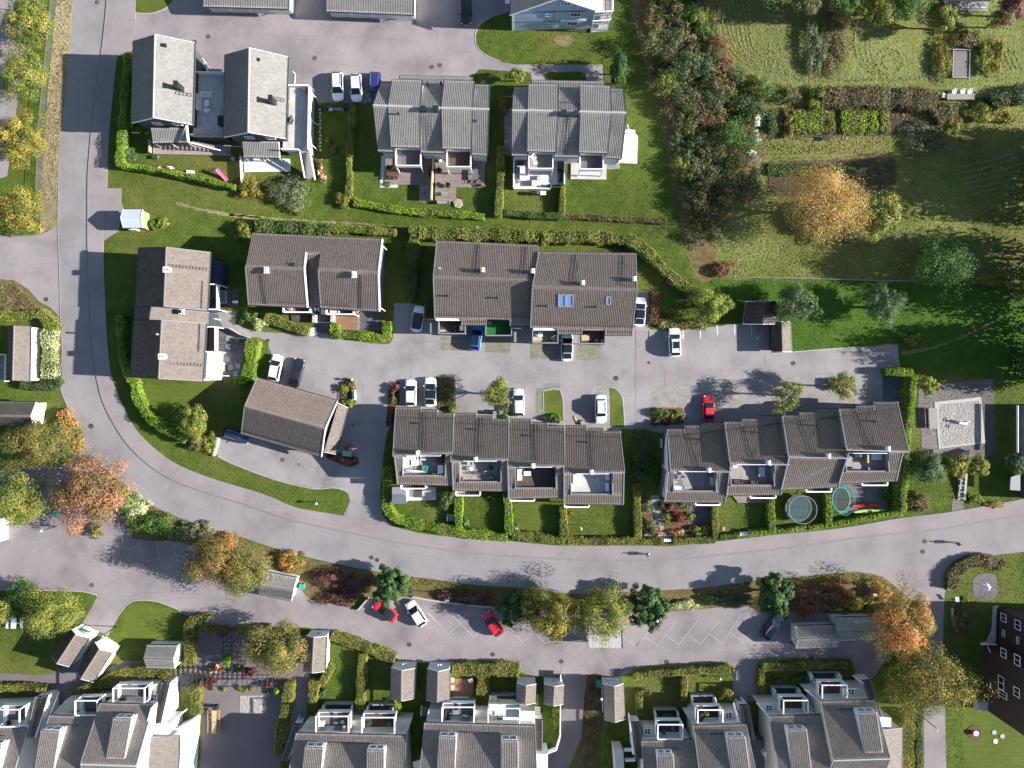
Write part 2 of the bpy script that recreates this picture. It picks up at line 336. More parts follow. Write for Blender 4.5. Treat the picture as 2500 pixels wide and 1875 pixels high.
class MB:
 def __init__(s):s.v=[];s.f=[]
 def poly(s,pts):
  n=len(s.v);s.v+=[tuple(p) for p in pts];s.f.append(list(range(n,n+len(pts))));return s
 def grid8(s,b,t):
  n=len(s.v);k=len(b);s.v+=[tuple(p) for p in b]+[tuple(p) for p in t]
  s.f.append(list(range(n+k-1,n-1,-1)));s.f.append(list(range(n+k,n+2*k)))
  for i in range(k):
   j=(i+1) % k;s.f.append([n+i,n+j,n+k+j,n+k+i])
  return s
 def box(s,c,size,rz=.0):
  cx,cy,cz=c;hx,hy,hz=size[0]/2,size[1]/2,size[2]/2
  ca,sa=math.cos(rz),math.sin(rz)
  q=[(-hx,-hy),(hx,-hy),(hx,hy),(-hx,hy)]
  q=[(cx+x*ca-y*sa,cy+x*sa+y*ca) for x,y in q]
  return s.grid8([(x,y,cz-hz) for x,y in q],[(x,y,cz+hz) for x,y in q])
 def beam(s,a,b,w,h,up=(0,0,1)):
  a=Vector(a);b=Vector(b);d=nv(b-a);u=Vector(up)
  if abs(d.dot(u))>.98:u=Vector((0,1,0))
  r=nv(d.cross(u))*(w/2);u=nv(r.cross(d))*(h/2)
  return s.grid8([a-r-u,a+r-u,a+r+u,a-r+u],[b-r-u,b+r-u,b+r+u,b-r+u])
 def slab(s,pts,t):
  pts=[Vector(p) for p in pts]
  return s.grid8([p-Vector((0,0,t)) for p in pts],pts)
 def prism(s,pts,z0,z1):
  return s.grid8([(p[0],p[1],z0) for p in pts],[(p[0],p[1],z1) for p in pts])
 def cyl(s,c,r,h,n=14,r2=None,axis=None):
  r2=r if r2 is None else r2
  c=Vector(c)
  ax=nv(axis) if axis else Vector((0,0,1))
  u=nv(ax.orthogonal());w=ax.cross(u)
  b=[c+(u*math.cos(2*math.pi*i/n)+w*math.sin(2*math.pi*i/n))*r for i in range(n)]
  t=[c+ax*h+(u*math.cos(2*math.pi*i/n)+w*math.sin(2*math.pi*i/n))*r2 for i in range(n)]
  return s.grid8(b,t)
 def tube(s,path,radii,n=6):
  path=[Vector(p) for p in path]
  base=len(s.v)
  for i,p in enumerate(path):
   d=nv(path[min(i+1,len(path)-1)]-path[max(i-1,0)])
   u=nv(d.cross(Vector((.31,.95,.11))));w=d.cross(u)
   r=radii[i] if hasattr(radii,'__len__') else radii
   for k in range(n):
    a=2*math.pi*k/n;q=p+u*(math.cos(a)*r)+w*(math.sin(a)*r);s.v.append(tuple(q))
  for i in range(len(path)-1):
   for k in range(n):
    k2=(k+1) % n
    s.f.append([base+i*n+k,base+i*n+k2,base+(i+1)*n+k2,base+(i+1)*n+k])
  s.f.append([base+k for k in range(n)][::-1]);s.f.append([base+(len(path)-1)*n+k for k in range(n)])
  return s
 def torus(s,c,rx,ry,r,n=36,m=6,tilt=.0,rz=.0):
  c=Vector(c);base=len(s.v)
  for i in range(n):
   a=2*math.pi*i/n
   for k in range(m):
    b=2*math.pi*k/m
    x,y,z=(rx+r*math.cos(b))*math.cos(a),(ry+r*math.cos(b))*math.sin(a),r*math.sin(b)
    x,y=x*math.cos(rz)-y*math.sin(rz),x*math.sin(rz)+y*math.cos(rz)
    s.v.append((c.x+x,c.y+y,c.z+z+x*tilt))
  for i in range(n):
   for k in range(m):
    i2,k2=(i+1) % n,(k+1) % m
    s.f.append([base+i*m+k,base+i2*m+k,base+i2*m+k2,base+i*m+k2])
  return s
 def ball(s,c,r,n=10,m=7,sz=1.0):
  base=len(s.v);c=Vector(c)
  for j in range(m+1):
   t=math.pi*j/m
   for i in range(n):
    a=2*math.pi*i/n
    s.v.append((c.x+r*math.sin(t)*math.cos(a),c.y+r*math.sin(t)*math.sin(a),c.z-r*sz*math.cos(t)))
  for j in range(m):
   for i in range(n):
    i2=(i+1) % n;s.f.append([base+j*n+i,base+j*n+i2,base+(j+1)*n+i2,base+(j+1)*n+i])
  return s
 def build(s,name,mat,parent=None,base=None,smooth=False):
  if parent is not None:b=BASE[parent.name]
  elif base is not None:b=Vector(base)
  else:
   a=np.array(s.v);b=Vector(((a[:,0].min()+a[:,0].max())/2,(a[:,1].min()+a[:,1].max())/2,a[:,2].min()))
  me=bpy.data.meshes.new(name)
  me.from_pydata([(x-b.x,y-b.y,z-b.z) for x,y,z in s.v],[],s.f)
  if smooth:me.polygons.foreach_set('use_smooth',np.ones(len(me.polygons),dtype=bool))
  me.update();me.materials.append(MATS[mat])
  o=bpy.data.objects.new(name,me);COL.objects.link(o)
  if parent is not None:o.parent=parent
  else:o.location=b
  BASE[o.name]=b.copy()
  return o
def copy_tree(o,parent=None):
 c=o.copy();COL.objects.link(c);c.parent=parent
 for ch in list(o.children):copy_tree(ch,c)
 return c
def smooth(pts,n=5,closed=True):
 P=[Vector(p) for p in pts];out=[];k=len(P)
 for i in range(k if closed else k-1):
  p0,p1,p2,p3=(P[(i-1) % k],P[i],P[(i+1) % k],P[(i+2) % k]) if closed else (P[max(i-1,0)],P[i],P[i+1],P[min(i+2,k-1)])
  for j in range(n):
   t=j/n
   out.append(.5*((2*p1)+(p2-p0)*t+(2*p0-5*p1+4*p2-p3)*t*t+(3*p1-p0-3*p2+p3)*t**3))
 if not closed:out.append(P[-1])
 return out
def sheet(name,pts,z,mat,kind='structure',label=None,cat=None,skirt=.0,wob=.0):
 pts=[Vector((p[0],p[1],0)) for p in pts]
 if wob:
  q=[]
  for i,p in enumerate(pts):
   d=pts[(i+1) % len(pts)]-p;m=max(1,int(d.length/.45))
   for j in range(m):
    e=p+d*(j/m);nn=Vector((-d.y,d.x,0)).normalized() if d.length>1e-6 else Vector()
    q.append(e+nn*(random.uniform(-wob,wob)))
  pts=q
 tris=tessellate_polygon([pts])
 V=[(p.x,p.y,z) for p in pts];F=[list(t) for t in tris]
 for t in F:
  a,b,c=(pts[i] for i in t)
  if (b-a).cross(c-a).z<0:t.reverse()
 m=MB();m.v=list(V);m.f=F
 if skirt:
  n=len(V);m.v+=[(p.x,p.y,z-skirt) for p in pts]
  for i in range(n):
   j=(i+1) % n;m.f.append([i,j,n+j,n+i])
 o=m.build(name,mat,base=(0,0,0))
 return tag(o,label,cat,None,kind)
def inpoly(px,py,poly):
 x=np.array([p[0] for p in poly]);y=np.array([p[1] for p in poly]);c=np.zeros(len(px),dtype=bool);j=len(x)-1
 for i in range(len(x)):
  hit=((y[i]>py) !=(y[j]>py)) & (px<(x[j]-x[i])*(py-y[i])/(y[j]-y[i]+1e-12)+x[i])
  c ^=hit;j=i
 return c
# ---------------------------------------------------------------- foliage
def leafquads(C,N,size,var=.35,asp=.6,droop=.0):
 n=len(C);a=rng.normal(size=(n,3));N=N/(np.linalg.norm(N,axis=1,keepdims=True)+1e-9)
 u=np.cross(N,a);u/=np.linalg.norm(u,axis=1,keepdims=True)+1e-9
 w=np.cross(N,u)
 s=size*(1+var*rng.uniform(-1,1,(n,1)))
 u=u*s*.5;w=w*s*.5*asp
 V=np.stack([C-u*.85-w,C+u*1.2,C-u*.85+w*1.2],axis=1).reshape(-1,3)
 return V,np.arange(3*n).reshape(n,3)
def crown(c,rx,ry,rz,n,size,clump=1.0,shape='round',bias=.35,seed=0):
 """leaf-sized faces gathered in clumps through the crown's volume"""
 r=np.random.default_rng(seed+11)
 k=max(9,int(34*clump))
 d=r.normal(size=(k,3));d/=np.linalg.norm(d,axis=1,keepdims=True)
 d[:,2]=np.abs(d[:,2])*1.15-.38
 th=np.arctan2(d[:,1],d[:,0]);ph=r.uniform(0,6.3,3)
 lob=1+.13*np.sin(2*th+ph[0])+.12*np.sin(3*th+ph[1])+.08*np.sin(5*th+ph[2])
 rad=r.uniform(.45,.95,(k,1))*r.uniform(.86,1.14,(k,1))*lob[:,None]
 cc=d*rad
 if shape=='cone':
  t=r.uniform(0,1,k);a=r.uniform(0,2*math.pi,k);q=(1-t)**.85*r.uniform(.55,1.0,k)
  cc=np.stack([q*np.cos(a),q*np.sin(a),t*2-1],1)
 cr=r.uniform(.2,.36,k)*{'cone':.75,'frond':.6}.get(shape,1.0)
 if shape=='frond':cc[::2]*=r.uniform(.9,1.12,(len(cc[::2]),1))
 tone=r.uniform(.05,.95,k)
 idx=r.integers(0,k,n)
 e=r.normal(size=(n,3));e/=np.linalg.norm(e,axis=1,keepdims=True)
 q=r.uniform(.25,1.0,(n,1))**.45
 P=cc[idx]+e*q*cr[idx][:,None]
 out=P.copy()
 N=e*.9+P*.5+r.normal(size=(n,3))*bias+np.array([0,0,.25])
 P=P*1.12
 C=np.array(c)+P*np.array([rx,ry,rz])
 C[:,2]=np.maximum(C[:,2],.06)
 V,F=leafquads(C,N,size,.55)
 val=np.clip(tone[idx]+r.normal(size=n)*.16,0,1)
 return V,F,val,np.array(c)+cc*np.array([rx,ry,rz])
SEED=[0]
def tree(label,f,x,y,r,zc,mat,name='tree',rz=None,n=None,leaf=.19,shape='round',bark='bark',ry=None,cat='tree',group=None,clump=1.0,trunk=True):
 SEED[0]+=1;sd=SEED[0]
 c=g(f,x,y,zc);rx=mpx(f,r,zc);ryy=mpx(f,ry,zc) if ry else rx
 rz=rz or rx*.8
 b=Vector((c.x,c.y,0))
 root=thing(name,label,cat,b,group)
 n=int(2.9*(n or min(9000,190*rx*ryy*(.26/leaf)**2+350)))
 V,F,val,cc=crown(c,rx,ryy,rz,n,leaf,clump*(.6+rx*.35),shape,seed=sd)
 mesh_np('crown',V,F,mat,root,val)
 if trunk:
  m=MB();rr=random.Random(sd);tr=.045*rx+.07
  top=c+Vector((0,0,rz*(.35 if shape=='round' else .9)))
  m.tube([b,b.lerp(top,.35)+Vector((rr.uniform(-.1,.1),rr.uniform(-.1,.1),0)),b.lerp(top,.7),top],[tr,tr*.85,tr*.5,tr*.12],7)
  for i in range(min(len(cc),12)):
   s=b.lerp(top,rr.uniform(.35,.75));e=Vector(cc[i])
   m.tube([s,s.lerp(e,.5)+Vector((0,0,.12*rx)),e],[tr*.42,tr*.25,.02],5)
  m.build('trunk',bark,root,smooth=True)
 return root
def bush(label,f,x,y,r,h,mat,name='bush',ry=None,leaf=.19,n=None,cat='bush',group=None,shape='round',clump=.8):
 SEED[0]+=1;sd=SEED[0]
 rx=mpx(f,r,h/2);ryy=mpx(f,ry,h/2) if ry else rx
 c=g(f,x,y,h*.5);b=Vector((c.x,c.y,0))
 root=thing(name,label,cat,b,group)
 n=n or int(min(5000,170*(rx*ryy+rx*h*.8)*(.19/leaf)**2*2.8+150))
 V,F,val,cc=crown(Vector((c.x,c.y,h*.48)),rx,ryy,h*.52,n,leaf,clump*(.6+rx*.5),shape,seed=sd)
 mesh_np('foliage',V,F,mat,root,val)
 m=MB();rr=random.Random(sd)
 for i in range(6):
  e=Vector(cc[i % len(cc)]);m.tube([b+Vector((rr.uniform(-.15,.15)*rx,rr.uniform(-.15,.15)*rx,0)),b.lerp(e,.55)+Vector((0,0,.1*h)),e],[.05,.035,.012],4)
 m.build('stems','twigs',root)
 return root
def resample(P,step):
 P=[Vector((p[0],p[1],0)) for p in P];L=[0]
 for i in range(len(P)-1):L.append(L[-1]+(P[i+1]-P[i]).length)
 n=max(2,int(L[-1]/step)+1);out=[]
 for k in range(n):
  t=L[-1]*k/(n-1);i=max(0,min(len(P)-2,int(np.searchsorted(L,t))-1))
  sg=L[i+1]-L[i];out.append(P[i].lerp(P[i+1],(t-L[i])/sg if sg>0 else 0))
 return out
def hedge(label,f,pts,w,h,mat='leaf_hedge',spiky=.0,name='hedge',leaf=.15,dens=95,cat='hedge',group=None,smoothed=True,wob=.05,closed=False):
 """clipped hedge along a line: a twiggy core covered with leaf-sized faces"""
 P=GP(f,pts,h)
 if smoothed and len(P)>2:P=smooth(P,6,closed)
 P=resample(P,.3);k=len(P)
 A=np.array([[p.x,p.y] for p in P]);T=np.gradient(A,axis=0);T/=np.linalg.norm(T,axis=1,keepdims=True)+1e-9
 Nn=np.stack([-T[:,1],T[:,0]],1)
 L=k*.3
 b=Vector((float(A[:,0].mean()),float(A[:,1].mean()),0))
 root=thing(name,label,cat,b,group)
 hz=h*(1+.07*np.sin(np.arange(k)*.55+random.uniform(0,6))+rng.normal(size=k)*.02)
 if spiky:hz=hz+spiky*(np.abs(np.sin(np.arange(k)*1.35+.4))*1.1-.5)*rng.uniform(.6,1.3,k)
 ww=w*(1+.14*np.sin(np.arange(k)*.35+random.uniform(0,6))+.06*np.sin(np.arange(k)*1.1)+rng.normal(size=k)*.05)
 # core
 m=MB()
 for i in range(k):
  for sx,hf in ((-1,0),(-1,.86),(1,.86),(1,0)):
   q=A[i]+Nn[i]*sx*ww[i]*.40;m.v.append((q[0],q[1],hz[i]*hf))
 for i in range(k-1):
  for a in range(3):m.f.append([i*4+a,i*4+a+1,i*4+5+a,i*4+4+a])
 m.f.append([0,1,2,3]);m.f.append([(k-1)*4+a for a in (3,2,1,0)])
 m.build('branches','twigs',root)
 per=w+2*h;n=int((L*per+2*w*h)*dens*(.15/leaf)**2)
 s=rng.uniform(0,k-1.001,n);i=s.astype(int);fr=(s-i)[:,None]
 cx=A[i]*(1-fr)+A[i+1]*fr;nn=Nn[i];hh=hz[i]*(1-fr[:,0])+hz[i+1]*fr[:,0];wi=ww[i]/2
 t=rng.uniform(0,per,n)
 C=np.zeros((n,3));N=np.zeros((n,3))
 top=t<w
 lat=np.where(top,(t/w*2-1)*.97,np.where(t<w+h,1.0,-1.0))
 zf=np.where(top,1.0,np.where(t<w+h,(t-w)/h,(t-w-h)/h))
 rnd_c=np.where(top,1-.10*np.abs(lat)**3/max(h,.4),1.0)
 side=np.where(top,lat,lat*(1-.10*zf**4))
 if spiky:side=side*(1-.35*zf**2)
 C[:,:2]=cx+nn*(side*wi)[:,None];C[:,2]=hh*zf*rnd_c
 N[:,:2]=nn*np.where(top,lat*.4,lat)[:,None];N[:,2]=np.where(top,1.0,.25)
 # ends
 ne=int(n*(w*h)/(L*per+2*w*h))
 for e,(idx,sg) in enumerate(((0,-1),(k-1,1))):
  sl=slice(e*ne,(e+1)*ne);q=rng.uniform(-1,1,ne)*wi[0];zz=rng.uniform(0,1,ne)
  C[sl,:2]=A[idx]+Nn[idx]*q[:,None]+T[idx]*sg*.05;C[sl,2]=zz*hz[idx];N[sl,:2]=T[idx]*sg;N[sl,2]=.25
 C+=rng.normal(size=(n,3))*wob
 C[:,2]=np.maximum(C[:,2],.05)
 N=N+rng.normal(size=(n,3))*.75
 thin=np.sin(s*.33+random.uniform(0,6))+np.sin(s*.13+zf*2.1+random.uniform(0,6));kp=(rng.uniform(0,1,n)>np.clip((thin-1.15)*1.1,0,.65));C,N,s,n=C[kp],N[kp],s[kp],int(kp.sum())
 V,F=leafquads(C,N,leaf,.3,.7)
 lo=.5+.2*np.sin(s*.21+2*np.sin(s*.05))+.1*np.sin(s*.9)
 mesh_np('foliage',V,F,mat,root,np.clip(lo+rng.normal(size=n)*.22,0,1))
 return root
def cover(label,f,pts,h,mat,name='ground_cover',leaf=.16,dens=40,cat='plants',kind='stuff',smoothed=True,group=None):
 """low mass of leaves or blades over an area"""
 P=GP(f,pts);P=smooth(P,5) if smoothed else P
 xs=[p.x for p in P];ys=[p.y for p in P];n0=int((max(xs)-min(xs))*(max(ys)-min(ys))*dens)
 x=rng.uniform(min(xs),max(xs),n0);y=rng.uniform(min(ys),max(ys),n0);k=inpoly(x,y,P);x,y=x[k],y[k];n=len(x)
 lump=.5+.25*np.sin(x*1.9+np.sin(y*1.3))+.25*np.sin(y*2.3+1.7*np.sin(x*.9))
 z=rng.uniform(.2,1.0,n)*h*(.45+.75*lump)
 C=np.stack([x,y,z+.03],1);N=rng.normal(size=(n,3))*.6+np.array([0,0,.8])
 V,F=leafquads(C,N,leaf)
 b=(sum(xs)/len(xs),sum(ys)/len(ys),0)
 o=mesh_np(name,V,F,mat,None,np.clip(.3+.4*lump+rng.normal(size=n)*.2,0,1),base=b)
 return tag(o,label,cat,group,kind)
def blades(label,f,pts,h,mat,dens=14,name='long_grass',wind=(0,0),size=.12,holes=(),smoothed=True):
 """standing tufts of long grass"""
 P=GP(f,pts);P=smooth(P,5) if smoothed else P
 xs=[p.x for p in P];ys=[p.y for p in P];n0=int((max(xs)-min(xs))*(max(ys)-min(ys))*dens)
 x=rng.uniform(min(xs),max(xs),n0);y=rng.uniform(min(ys),max(ys),n0);k=inpoly(x,y,P)
 for hp in holes:k &=~inpoly(x,y,GP(f,hp))
 x,y=x[k],y[k];n=len(x)
 a=rng.uniform(0,2*math.pi,n);hh=h*rng.uniform(.5,1.3,n);w=size*rng.uniform(.6,1.5,n)
 lean=rng.normal(size=(n,2))*.7*hh[:,None]+np.array(wind)*hh[:,None]
 B=np.stack([x,y,np.zeros(n)+.01],1);D=np.stack([np.cos(a)*w,np.sin(a)*w,np.zeros(n)],1)
 Tp=B+np.stack([lean[:,0],lean[:,1],hh],1)
 V=np.stack([B-D,B+D,Tp],1).reshape(-1,3);F=np.arange(3*n).reshape(n,3)
 lo=.5+.3*np.sin(x*.23+1.5*np.sin(y*.17))+.2*np.sin(y*.61+x*.3)
 o=mesh_np(name,V,F,mat,None,np.clip(lo+rng.normal(size=n)*.22,0,1),base=(sum(xs)/len(xs),sum(ys)/len(ys),0))
 return tag(o,label,'grass',None,'stuff')
# ---------------------------------------------------------------- roofs, walls, openings
def tiles(a,b,c,d,mat,parent,name='roof_tiles',per=.265,course=.36,amp=.05,flat=False):
 """pantiles over the quad a-b (eave) c-d (ridge): ribs run up the slope, courses overlap"""
 a,b,c,d=(np.array(Vector(p)) for p in (a,b,c,d))
 Lw=(np.linalg.norm(b-a)+np.linalg.norm(c-d))/2;Lh=(np.linalg.norm(d-a)+np.linalg.norm(c-b))/2
 nc=max(1,int(round(Lw/per)));nr=max(1,int(round(Lh/course)))
 prof=[(.0,.0),(.22,.75),(.42,1.0),(.62,.75),(.80,.0)] if not flat else [(.0,.0),(.04,.5),(.96,.5)]
 U,hu=[],[]
 for i in range(nc):
  for t,h in prof:U.append((i+t)/nc);hu.append(h*amp)
 U.append(1.0);hu.append(.0);U=np.array(U);hu=np.array(hu)
 V_,hv=[],[]
 for j in range(nr):
  V_+=[j/nr,(j+1)/nr];hv+=[.03,.0]
 V_=np.array(V_);hv=np.array(hv)
 nrm=np.cross(b-a,d-a);nrm/=np.linalg.norm(nrm)
 if nrm[2]<0:nrm=-nrm
 uu,vv=np.meshgrid(U,V_)
 P=(a*((1-uu)*(1-vv))[...,None]+b*(uu*(1-vv))[...,None]+c*(uu*vv)[...,None]+d*((1-uu)*vv)[...,None])
 hh=(hu[None,:]+hv[:,None]);P=P+nrm*hh[...,None]
 ny,nx=uu.shape
 I=np.arange(ny*nx).reshape(ny,nx)
 F=np.stack([I[:-1,:-1],I[:-1,1:],I[1:,1:],I[1:,:-1]],-1).reshape(-1,4)
 ncol=len(prof)
 rt=rng.uniform(0,1,(nr+1,nc+1))
 jj=(np.arange(ny-1)//2)[:,None].repeat(nx-1,1);ii=(np.arange(nx-1)//ncol)[None,:].repeat(ny-1,0)
 rnd=rt[jj,ii].ravel()
 o=mesh_np(name,P.reshape(-1,3),F,mat,parent,rnd)
 o['kind']='stuff'
 return o
def slope(root,a,b,c,d,mat,trim='trim_dark',th=.16,gutter=True,verge=True,name='roof',flat=False,amp=.05):
 """one roof plane: deck, pantiles, verge boards and gutter.  a-b eave, c-d ridge (c above b)"""
 a,b,c,d=(Vector(p) for p in (a,b,c,d))
 dk=Vector((0,0,.03))
 r=MB().slab([a-dk,b-dk,c-dk,d-dk],th).build(name,trim if trim !='trim_white' else 'trim_grey',root)
 tiles(a,b,c,d,mat,r,flat=flat,amp=amp)
 if verge:
  vs_='LR' if verge is True else verge
  for p,q in ([(a,d)] if 'L' in vs_ else [])+([(b,c)] if 'R' in vs_ else []):
   lo=.15 if trim=='trim_white' else .04;MB().beam(p-Vector((0,0,lo)),q-Vector((0,0,lo)),.1,.24).build('verge_board',trim,r)
 if gutter:
  o=nv((a-d).cross(Vector((0,0,1))).cross(Vector((0,0,1))))*-1
  dd=nv(Vector((a.x-d.x,a.y-d.y,0)))*.09
  MB().tube([a+dd-Vector((0,0,.08)),b+dd-Vector((0,0,.08))],.075,6).build('gutter','trim_dark' if trim !='trim_white' else 'metal_dark',r)
 return r
def ridge(root,p,q,mat='ridge_brown',r=.13):
 p,q=Vector(p),Vector(q);n=max(2,int((q-p).length/.42));m=MB()
 for i in range(n):
  s,e=p.lerp(q,i/n),p.lerp(q,(i+1)/n)
  m.tube([s+Vector((0,0,.03)),e+Vector((0,0,.055))],[r*.92,r*1.06],7)
 o=m.build('ridge_caps',mat,root);o['kind']='stuff'
 return o
def wall(root,pts,z0,z1,mat,name='wall'):
 return MB().prism(pts,z0,z1).build(name,mat,root)
def inset2(P,d):
 """shrink a polygon (xy) towards its centre line by d metres"""
 c=sum((Vector((p[0],p[1],0)) for p in P),Vector())/len(P);out=[]
 for p in P:
  v=c-Vector((p[0],p[1],0));out.append(Vector((p[0]+d*(1 if v.x>0 else-1),p[1]+d*(1 if v.y>0 else-1),0)))
 return out
def window(root,c,nrm,w,h,frame='trim_white',pane='glass_dark',bars=(1,0),name='window'):
 c=Vector(c);n=nv(nrm);r=nv(Vector((-n.y,n.x,0))) if abs(n.z)<.95 else Vector((1,0,0));u=n.cross(r) if abs(n.z)>.01 else Vector((0,0,1))
 u=nv(r.cross(n))*-1 if u.z<0 else nv(u)
 m=MB();t=.09
 for s in (-1,1):
  m.beam(c+r*s*(w/2)-u*(h/2+t/2)+n*.03,c+r*s*(w/2)+u*(h/2+t/2)+n*.03,t,.08,n)
  m.beam(c+u*s*(h/2)-r*(w/2)+n*.034,c+u*s*(h/2)+r*(w/2)+n*.034,t,.08,n)
 for i in range(bars[0]):
  q=-w/2+w*(i+1)/(bars[0]+1);m.beam(c+r*q-u*h/2+n*.03,c+r*q+u*h/2+n*.03,.06,.05,n)
 for i in range(bars[1]):
  q=-h/2+h*(i+1)/(bars[1]+1);m.beam(c+u*q-r*w/2+n*.032,c+u*q+r*w/2+n*.032,.05,.05,n)
 o=m.build(name,frame,root)
 MB().beam(c-u*h/2+n*.012,c+u*h/2+n*.012,w,.02,n).build('pane',pane,o)
 return o
def gable(name,label,cat,eL0,r0,eR0,eL1,r1,eR1,roof,wallm,trim='trim_dark',roofL=None,inset=.4,ridgem='ridge_brown',fascia=True,loc=None,amp=.05,flat=False):
 """house with a saddle roof; L and R eaves and ridge each given at both ends"""
 P=[Vector(p) for p in (eL0,r0,eR0,eL1,r1,eR1)]
 c=sum(P,Vector())/6
 root=thing(name,label,cat,(c.x,c.y,0))
 slope(root,P[0],P[3],P[4],P[1],roofL or roof,trim,amp=amp,flat=flat);slope(root,P[2],P[5],P[4],P[1],roof,trim,amp=amp,flat=flat)
 ridge(root,P[1],P[4],ridgem)
 ax=nv(Vector((P[4].x-P[1].x,P[4].y-P[1].y,0)));ac=Vector((-ax.y,ax.x,0))
 def ins(p,sa,side):
  q=Vector(p);q+=ax*inset*sa
  if side:q+=nv(Vector((c.x,c.y,0))-Vector((p.x,p.y,0))).dot(ac)/abs(nv(Vector((c.x,c.y,0))-Vector((p.x,p.y,0))).dot(ac)+1e-9)*ac*inset
  return q
 a0,m0,b0,a1,m1,b1=ins(P[0],1,1),ins(P[1],1,0),ins(P[2],1,1),ins(P[3],-1,1),ins(P[4],-1,0),ins(P[5],-1,1)
 dn=Vector((0,0,.22));V=[]
 for q in (a0,b0,a1,b1):V.append(Vector((q.x,q.y,0)))
 for q in (a0,m0,b0,a1,m1,b1):V.append(q-dn)
 m=MB();m.v=[tuple(v) for v in V]
 m.f=[[0,1,6,5,4],[2,7,8,9,3],[0,4,7,2],[1,3,9,6],[4,5,8,7],[5,6,9,8],[0,2,3,1]]
 m.build('wall',wallm,root)
 info=dict(a0=a0,b0=b0,a1=a1,b1=b1,m0=m0,m1=m1,ax=ax,ac=ac,c=c)
 return root,info
def wallpt(p,q,t,z):
 return Vector((p.x+(q.x-p.x)*t,p.y+(q.y-p.y)*t,z))
def chimney(root,p,w=.7,d=.55,h=1.1,mat='metal_dark',top='metal_dark',flues=2,rz=.0,cap=True):
 p=Vector(p);m=MB().box((p.x,p.y,p.z+h/2-.5),(w,d,h+1.0),rz);o=m.build('chimney',mat,root)
 MB().box((p.x,p.y,p.z+h+.04),(w+.12,d+.12,.1),rz).build('cap',top,o)
 if flues:
  k=MB()
  for i in range(flues):
   t=(i-(flues-1)/2)*w*.45;k.cyl((p.x+t*math.cos(rz),p.y+t*math.sin(rz),p.z+h+.08),.11,.04,10)
  k.build('flue','mat_black',o)
 return o
def hood(root,p,mat='metal_white',r=.32):
 """round-topped metal chimney cowl"""
 p=Vector(p);o=MB().box((p.x,p.y,p.z+.35),(.62,.6,1.5)).build('chimney','metal_grey',root)
 m=MB();n=8
 pts=[(math.cos(math.pi*i/n)*r,math.sin(math.pi*i/n)*r) for i in range(n+1)]
 m.grid8([(p.x+a,p.y-.34,p.z+1.1+b) for a,b in pts],[(p.x+a,p.y+.34,p.z+1.1+b) for a,b in pts]);m.build('cowl',mat,o)
 return o
def ventpipe(root,p,mat='metal_dark'):
 p=Vector(p);MB().cyl(p-Vector((0,0,.2)),.13,.75,10).cyl(p+Vector((0,0,.55)),.19,.14,10,.1).build('roof_vent',mat,root)
def ladder(root,p,q,w=.42,mat='metal_dark',step=.45,lift=.14):
 p,q=Vector(p),Vector(q);L=Vector((0,0,lift));d=nv(q-p);r=nv(d.cross(Vector((0,0,1))))*w/2
 m=MB();m.beam(p-r+L,q-r+L,.045,.045).beam(p+r+L,q+r+L,.045,.045);n=int((q-p).length/step)
 for i in range(n+1):
  s=p.lerp(q,i/max(1,n))+L;m.beam(s-r,s+r,.05,.05)
 return m.build('roof_ladder',mat,root)
def snowrail(root,p,q,mat='metal_dark'):
 p,q=Vector(p),Vector(q);m=MB()
 for h in (.16,.27):m.beam(p+Vector((0,0,h)),q+Vector((0,0,h)),.04,.04)
 n=max(2,int((q-p).length/1.2))
 for i in range(n+1):
  s=p.lerp(q,i/n);m.beam(s,s+Vector((0,0,.28)),.04,.04)
 return m.build('snow_guard',mat,root)
def skylight(root,a,b,c,d,n=1,frame='metal_grey'):
 """roof window lying on the tiles: a-b lower edge, d-c upper edge"""
 a,b,c,d=(Vector(p) for p in (a,b,c,d));nr=nv((b-a).cross(d-a));nr=nr if nr.z>0 else-nr
 m=MB();k=nr*.16
 for p,q in ((a,b),(b,c),(c,d),(d,a)):m.beam(p+k,q+k,.14,.12,nr)
 if n==2:m.beam((a+b)/2+k,(c+d)/2+k,.12,.12,nr)
 o=m.build('skylight',frame,root)
 MB().slab([p+nr*.13 for p in (a,b,c,d)],.05).build('pane','glass_sky',o)
 return o
def railing(root,pts,z,h,mat='trim_white',th=.08,solid=True,name='railing',closed=False):
 """parapet or rail along points"""
 P=[Vector((p[0],p[1],z)) for p in pts]
 if closed:P.append(P[0])
 m=MB();up=Vector((0,0,h))
 for i in range(len(P)-1):
  a,b=P[i],P[i+1]
  if solid:m.beam(a+up/2,b+up/2,th,h)
  m.beam(a+up+Vector((0,0,.03)),b+up+Vector((0,0,.03)),th+.07,.06)
  if not solid:
   n=max(1,int((b-a).length/.7))
   m.beam(a+up*.15,b+up*.15,.05,.05)
   for k in range(n+1):
    s=a.lerp(b,k/n);m.beam(s,s+up,.05,.05)
   n2=int((b-a).length/.16)
   for k in range(n2):
    s=a.lerp(b,(k+.5)/n2);m.beam(s+up*.15,s+up,.025,.025)
 return m.build(name,mat,root)
